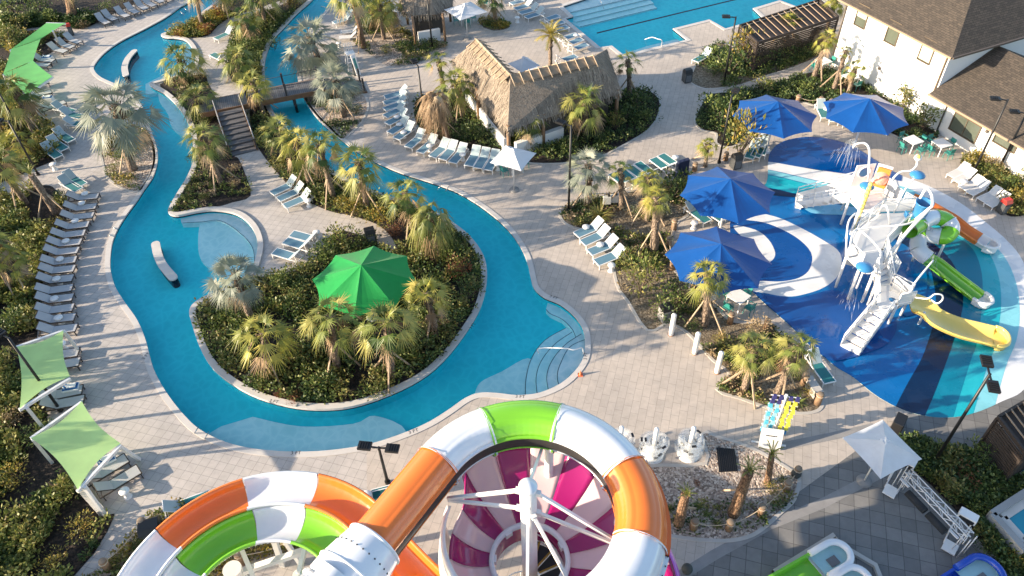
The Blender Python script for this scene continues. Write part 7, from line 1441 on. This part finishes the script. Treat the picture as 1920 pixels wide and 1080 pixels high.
# pale border course in the paving of the court
b = MB()
for pts, w_ in (([(1440, 985), (1540, 945), (1650, 888), (1668, 878)], .42), ([(1440, 985), (1340, 1040), (1260, 1090)], .42), ([(1460, 838), (1560, 818), (1640, 800)], .4), ([(1825, 1003), (1760, 945), (1705, 885)], .5), ([(1825, 1003), (1870, 1060), (1900, 1100)], .5)):
    p = W(pts); A_, B_ = offset(p, w_ / 2), offset(p, -w_ / 2); n = len(p); b.add([(q.x, q.y, .005) for q in A_ + B_], [(i, i + 1, n + i + 1, n + i) for i in range(n - 1)], mat('border paving', (.27, .26, .25), .85, .15, 2))
struct('paving_border', b)
# raised plunge pool at the right edge
P = [G(1862, 962, .8), G(1930, 918, .8), G(1996, 985, .8), G(1925, 1032, .8)]; o = Vector((P[0].x, P[0].y, 0)); pp = thing('plunge_pool', 'raised grey plunge pool with blue water at the right edge', 'pool', o); Q = [p - o for p in P]; GW = mat('grey stucco', (.30, .30, .30), .85, .08, 1)
b = MB()
for i in range(4): x, y = Q[i], Q[(i + 1) % 4]; b.bar((x.x, x.y, .4), (y.x, y.y, .4), .28, .8, GW)
b.build('wall', pp); b = MB(); c0 = sum(Q, Vector()) / 4; In = [q.lerp(c0, .34) for q in Q]; b.prism(In, .1, .62, mat('plunge water', (.02, .26, .36), .06, .1, 2)); b.build('water', pp); b = MB()
for i in range(4): x, y = In[i], In[(i + 1) % 4]; b.bar((x.x, x.y, .62), (y.x, y.y, .62), .3, .1, COPE)
b.build('coping', pp); b = MB(); b.prism([q.lerp(c0, .05) for q in Q], .05, .5, GRAVEL); b.build('gravel_top', pp)
# folded striped parasol at the pergola
g = G(1850, 838); fu = thing('folded_parasol', 'folded black and white striped parasol by the pergola', 'umbrella', g); b = MB(); b.tube([(0, 0, 0), (0, 0, 2.2)], .03, STEEL, 8); b.build('pole', fu); b = MB()
for k in range(8): a, a1 = k * pi / 4, (k + 1) * pi / 4; b.add([(cos(a) * .06, sin(a) * .06, 2.2), (cos(a1) * .06, sin(a1) * .06, 2.2), (cos(a1) * .17, sin(a1) * .17, 1.0), (cos(a) * .17, sin(a) * .17, 1.0)], [(0, 3, 2, 1)], BLK if k % 2 else WCAN)
b.build('folded_canopy', fu)
# navy covered panel beside the upper near umbrella
nc = thing('covered_cart', 'tall navy fabric cover standing left of the upper near blue umbrella', 'cover', G(1276, 338), .25); b = MB(); b.hexa([(-.42, -.2, 0), (.42, -.2, 0), (.42, .2, 0), (-.42, .2, 0), (-.38, -.14, 1.5), (.38, -.14, 1.62), (.38, .14, 1.62), (-.38, .14, 1.5)], mat('navy cover', (.008, .016, .05), .8, .2)); b.build('cover_cloth', nc, bevel=.05)
for px, lab in (((1137, 390), 'left pale service box by the dark palm'), ((1151, 387), 'right pale service box by the dark palm')):
    t = thing('service_box', lab, 'utility box', G(*px)); b = MB(); b.box((0, 0, .62), (.5, .22, .55), mat('box paint', (.55, .55, .52), .5, .05)); b.build('cabinet', t, bevel=.02)
    for s in (-1, 1): MB().box((s * .18, 0, .18), (.06, .06, .36), BLK).build('leg', t)
    b = MB(); b.box((.1, .0, .97), (.12, .12, .14), BLK); b.build('breather', t)
for px, lab in (((1680, 803), 'black box behind the near white umbrella'),):
    t = thing('speaker_box', lab, 'speaker', G(*px), .9); b = MB(); b.box((0, 0, .35), (.75, .45, .7), BLK); b.build('cabinet', t, bevel=.03); b = MB(); b.box((0, -.23, .35), (.6, .02, .5), mat('speaker mesh', (.03, .03, .03), .9)); b.build('grille', t)
for px, lab in (((1491, 893), 'dark ball speaker at the upper gravel rim'), ((1287, 1072), 'dark ball cap of the post right of the bowl')):
    t = thing('ball_speaker', lab, 'speaker', G(*px)); b = MB(); b.lathe([(0, .46), (.1, .44), (.2, .34), (.22, .22), (.18, .08), (.1, 0), (0, 0)], mat('ball speaker dark', (.05, .055, .05), .7, .2), seg=16); b.build('shell', t)
t = thing('traffic_cone', 'small orange cone at the right rim of the river steps', 'cone', G(1088, 703)); b = MB(); b.lathe([(0, .30), (.02, .30), (.09, .02)], mat('cone orange', (.75, .16, .06), .5, .08), seg=14); b.build('cone_body', t); b = MB(); b.box((0, 0, .015), (.24, .24, .03), mat('cone orange', (.75, .16, .06), .5)); b.build('cone_base', t)
# moulded bench at the splash pad tip of the bed
c = WS([(1512, 716), (1521, 730), (1533, 747)], 0, 4); t = thing('curved_bench', 'pale curved bench on the rim of the bed at the splash pad', 'bench', c[0]); b = MB(); b.sweep([p - c[0] + Vector((0, 0, .25)) for p in c], [(-.22, -.25), (-.22, .18), (.22, .18), (.22, -.25)], CONC, True, smooth=False); b.build('seat', t)
# low white kerb wall by the near sail
c = W([(150, 915), (195, 965)]); t = thing('low_wall', 'low pale kerb wall behind the near sail loungers', 'wall', c[0]); b = MB(); b.bar((0, 0, .2), (c[1] - c[0]) + Vector((0, 0, .2)), .32, .4, CONC); b.build('wall_block', t)
# depth markers on the coping
DM = mat('marker ink', (.03, .03, .035), .6, 0)
def marker(px, lab, rot):
    cu = bpy.data.curves.new('t', 'FONT'); cu.body = '3 FT'; cu.size = .26; cu.align_x = 'CENTER'; o = bpy.data.objects.new('t', cu); COL.objects.link(o); dg = bpy.context.evaluated_depsgraph_get(); me = bpy.data.meshes.new_from_object(o.evaluated_get(dg)); bpy.data.objects.remove(o); me.materials.clear(); me.materials.append(DM); q = bpy.data.objects.new('depth_marker', me); COL.objects.link(q); g = G(*px); q.location = (g.x, g.y, px[2] if len(px) > 2 else .036); q.rotation_euler = (0, 0, rot); tag(q, lab, 'marking', 'depth markers')
def mk(px, z, lab, rot): g = G(px[0], px[1], z); marker.__call__((px[0], px[1], z + .004), lab, rot)
mk((725, 738), .10, 'depth marking 3 FT on the lower right island kerb', .45); mk((512, 755), .10, 'depth marking 3 FT on the lower left island kerb', -.25); mk((554, 852), .03, 'depth marking 3 FT on the bottom river coping', .0); mk((776, 811), .03, 'depth marking 3 FT on the coping by the white slide section', .35); mk((1037, 559), .03, 'depth marking 3 FT on the coping above the entry steps', -.5); mk((1101, 668), .03, 'depth marking 3 FT beside the entry handrail', 1.4); mk((975, 746), .03, 'depth marking 3 FT on the coping above the green slide section', -.1); mk((276, 668), .03, 'depth marking 3 FT on the left coping', 1.2); mk((888, 612), .10, 'depth marking 3 FT on the right island kerb', 1.0)
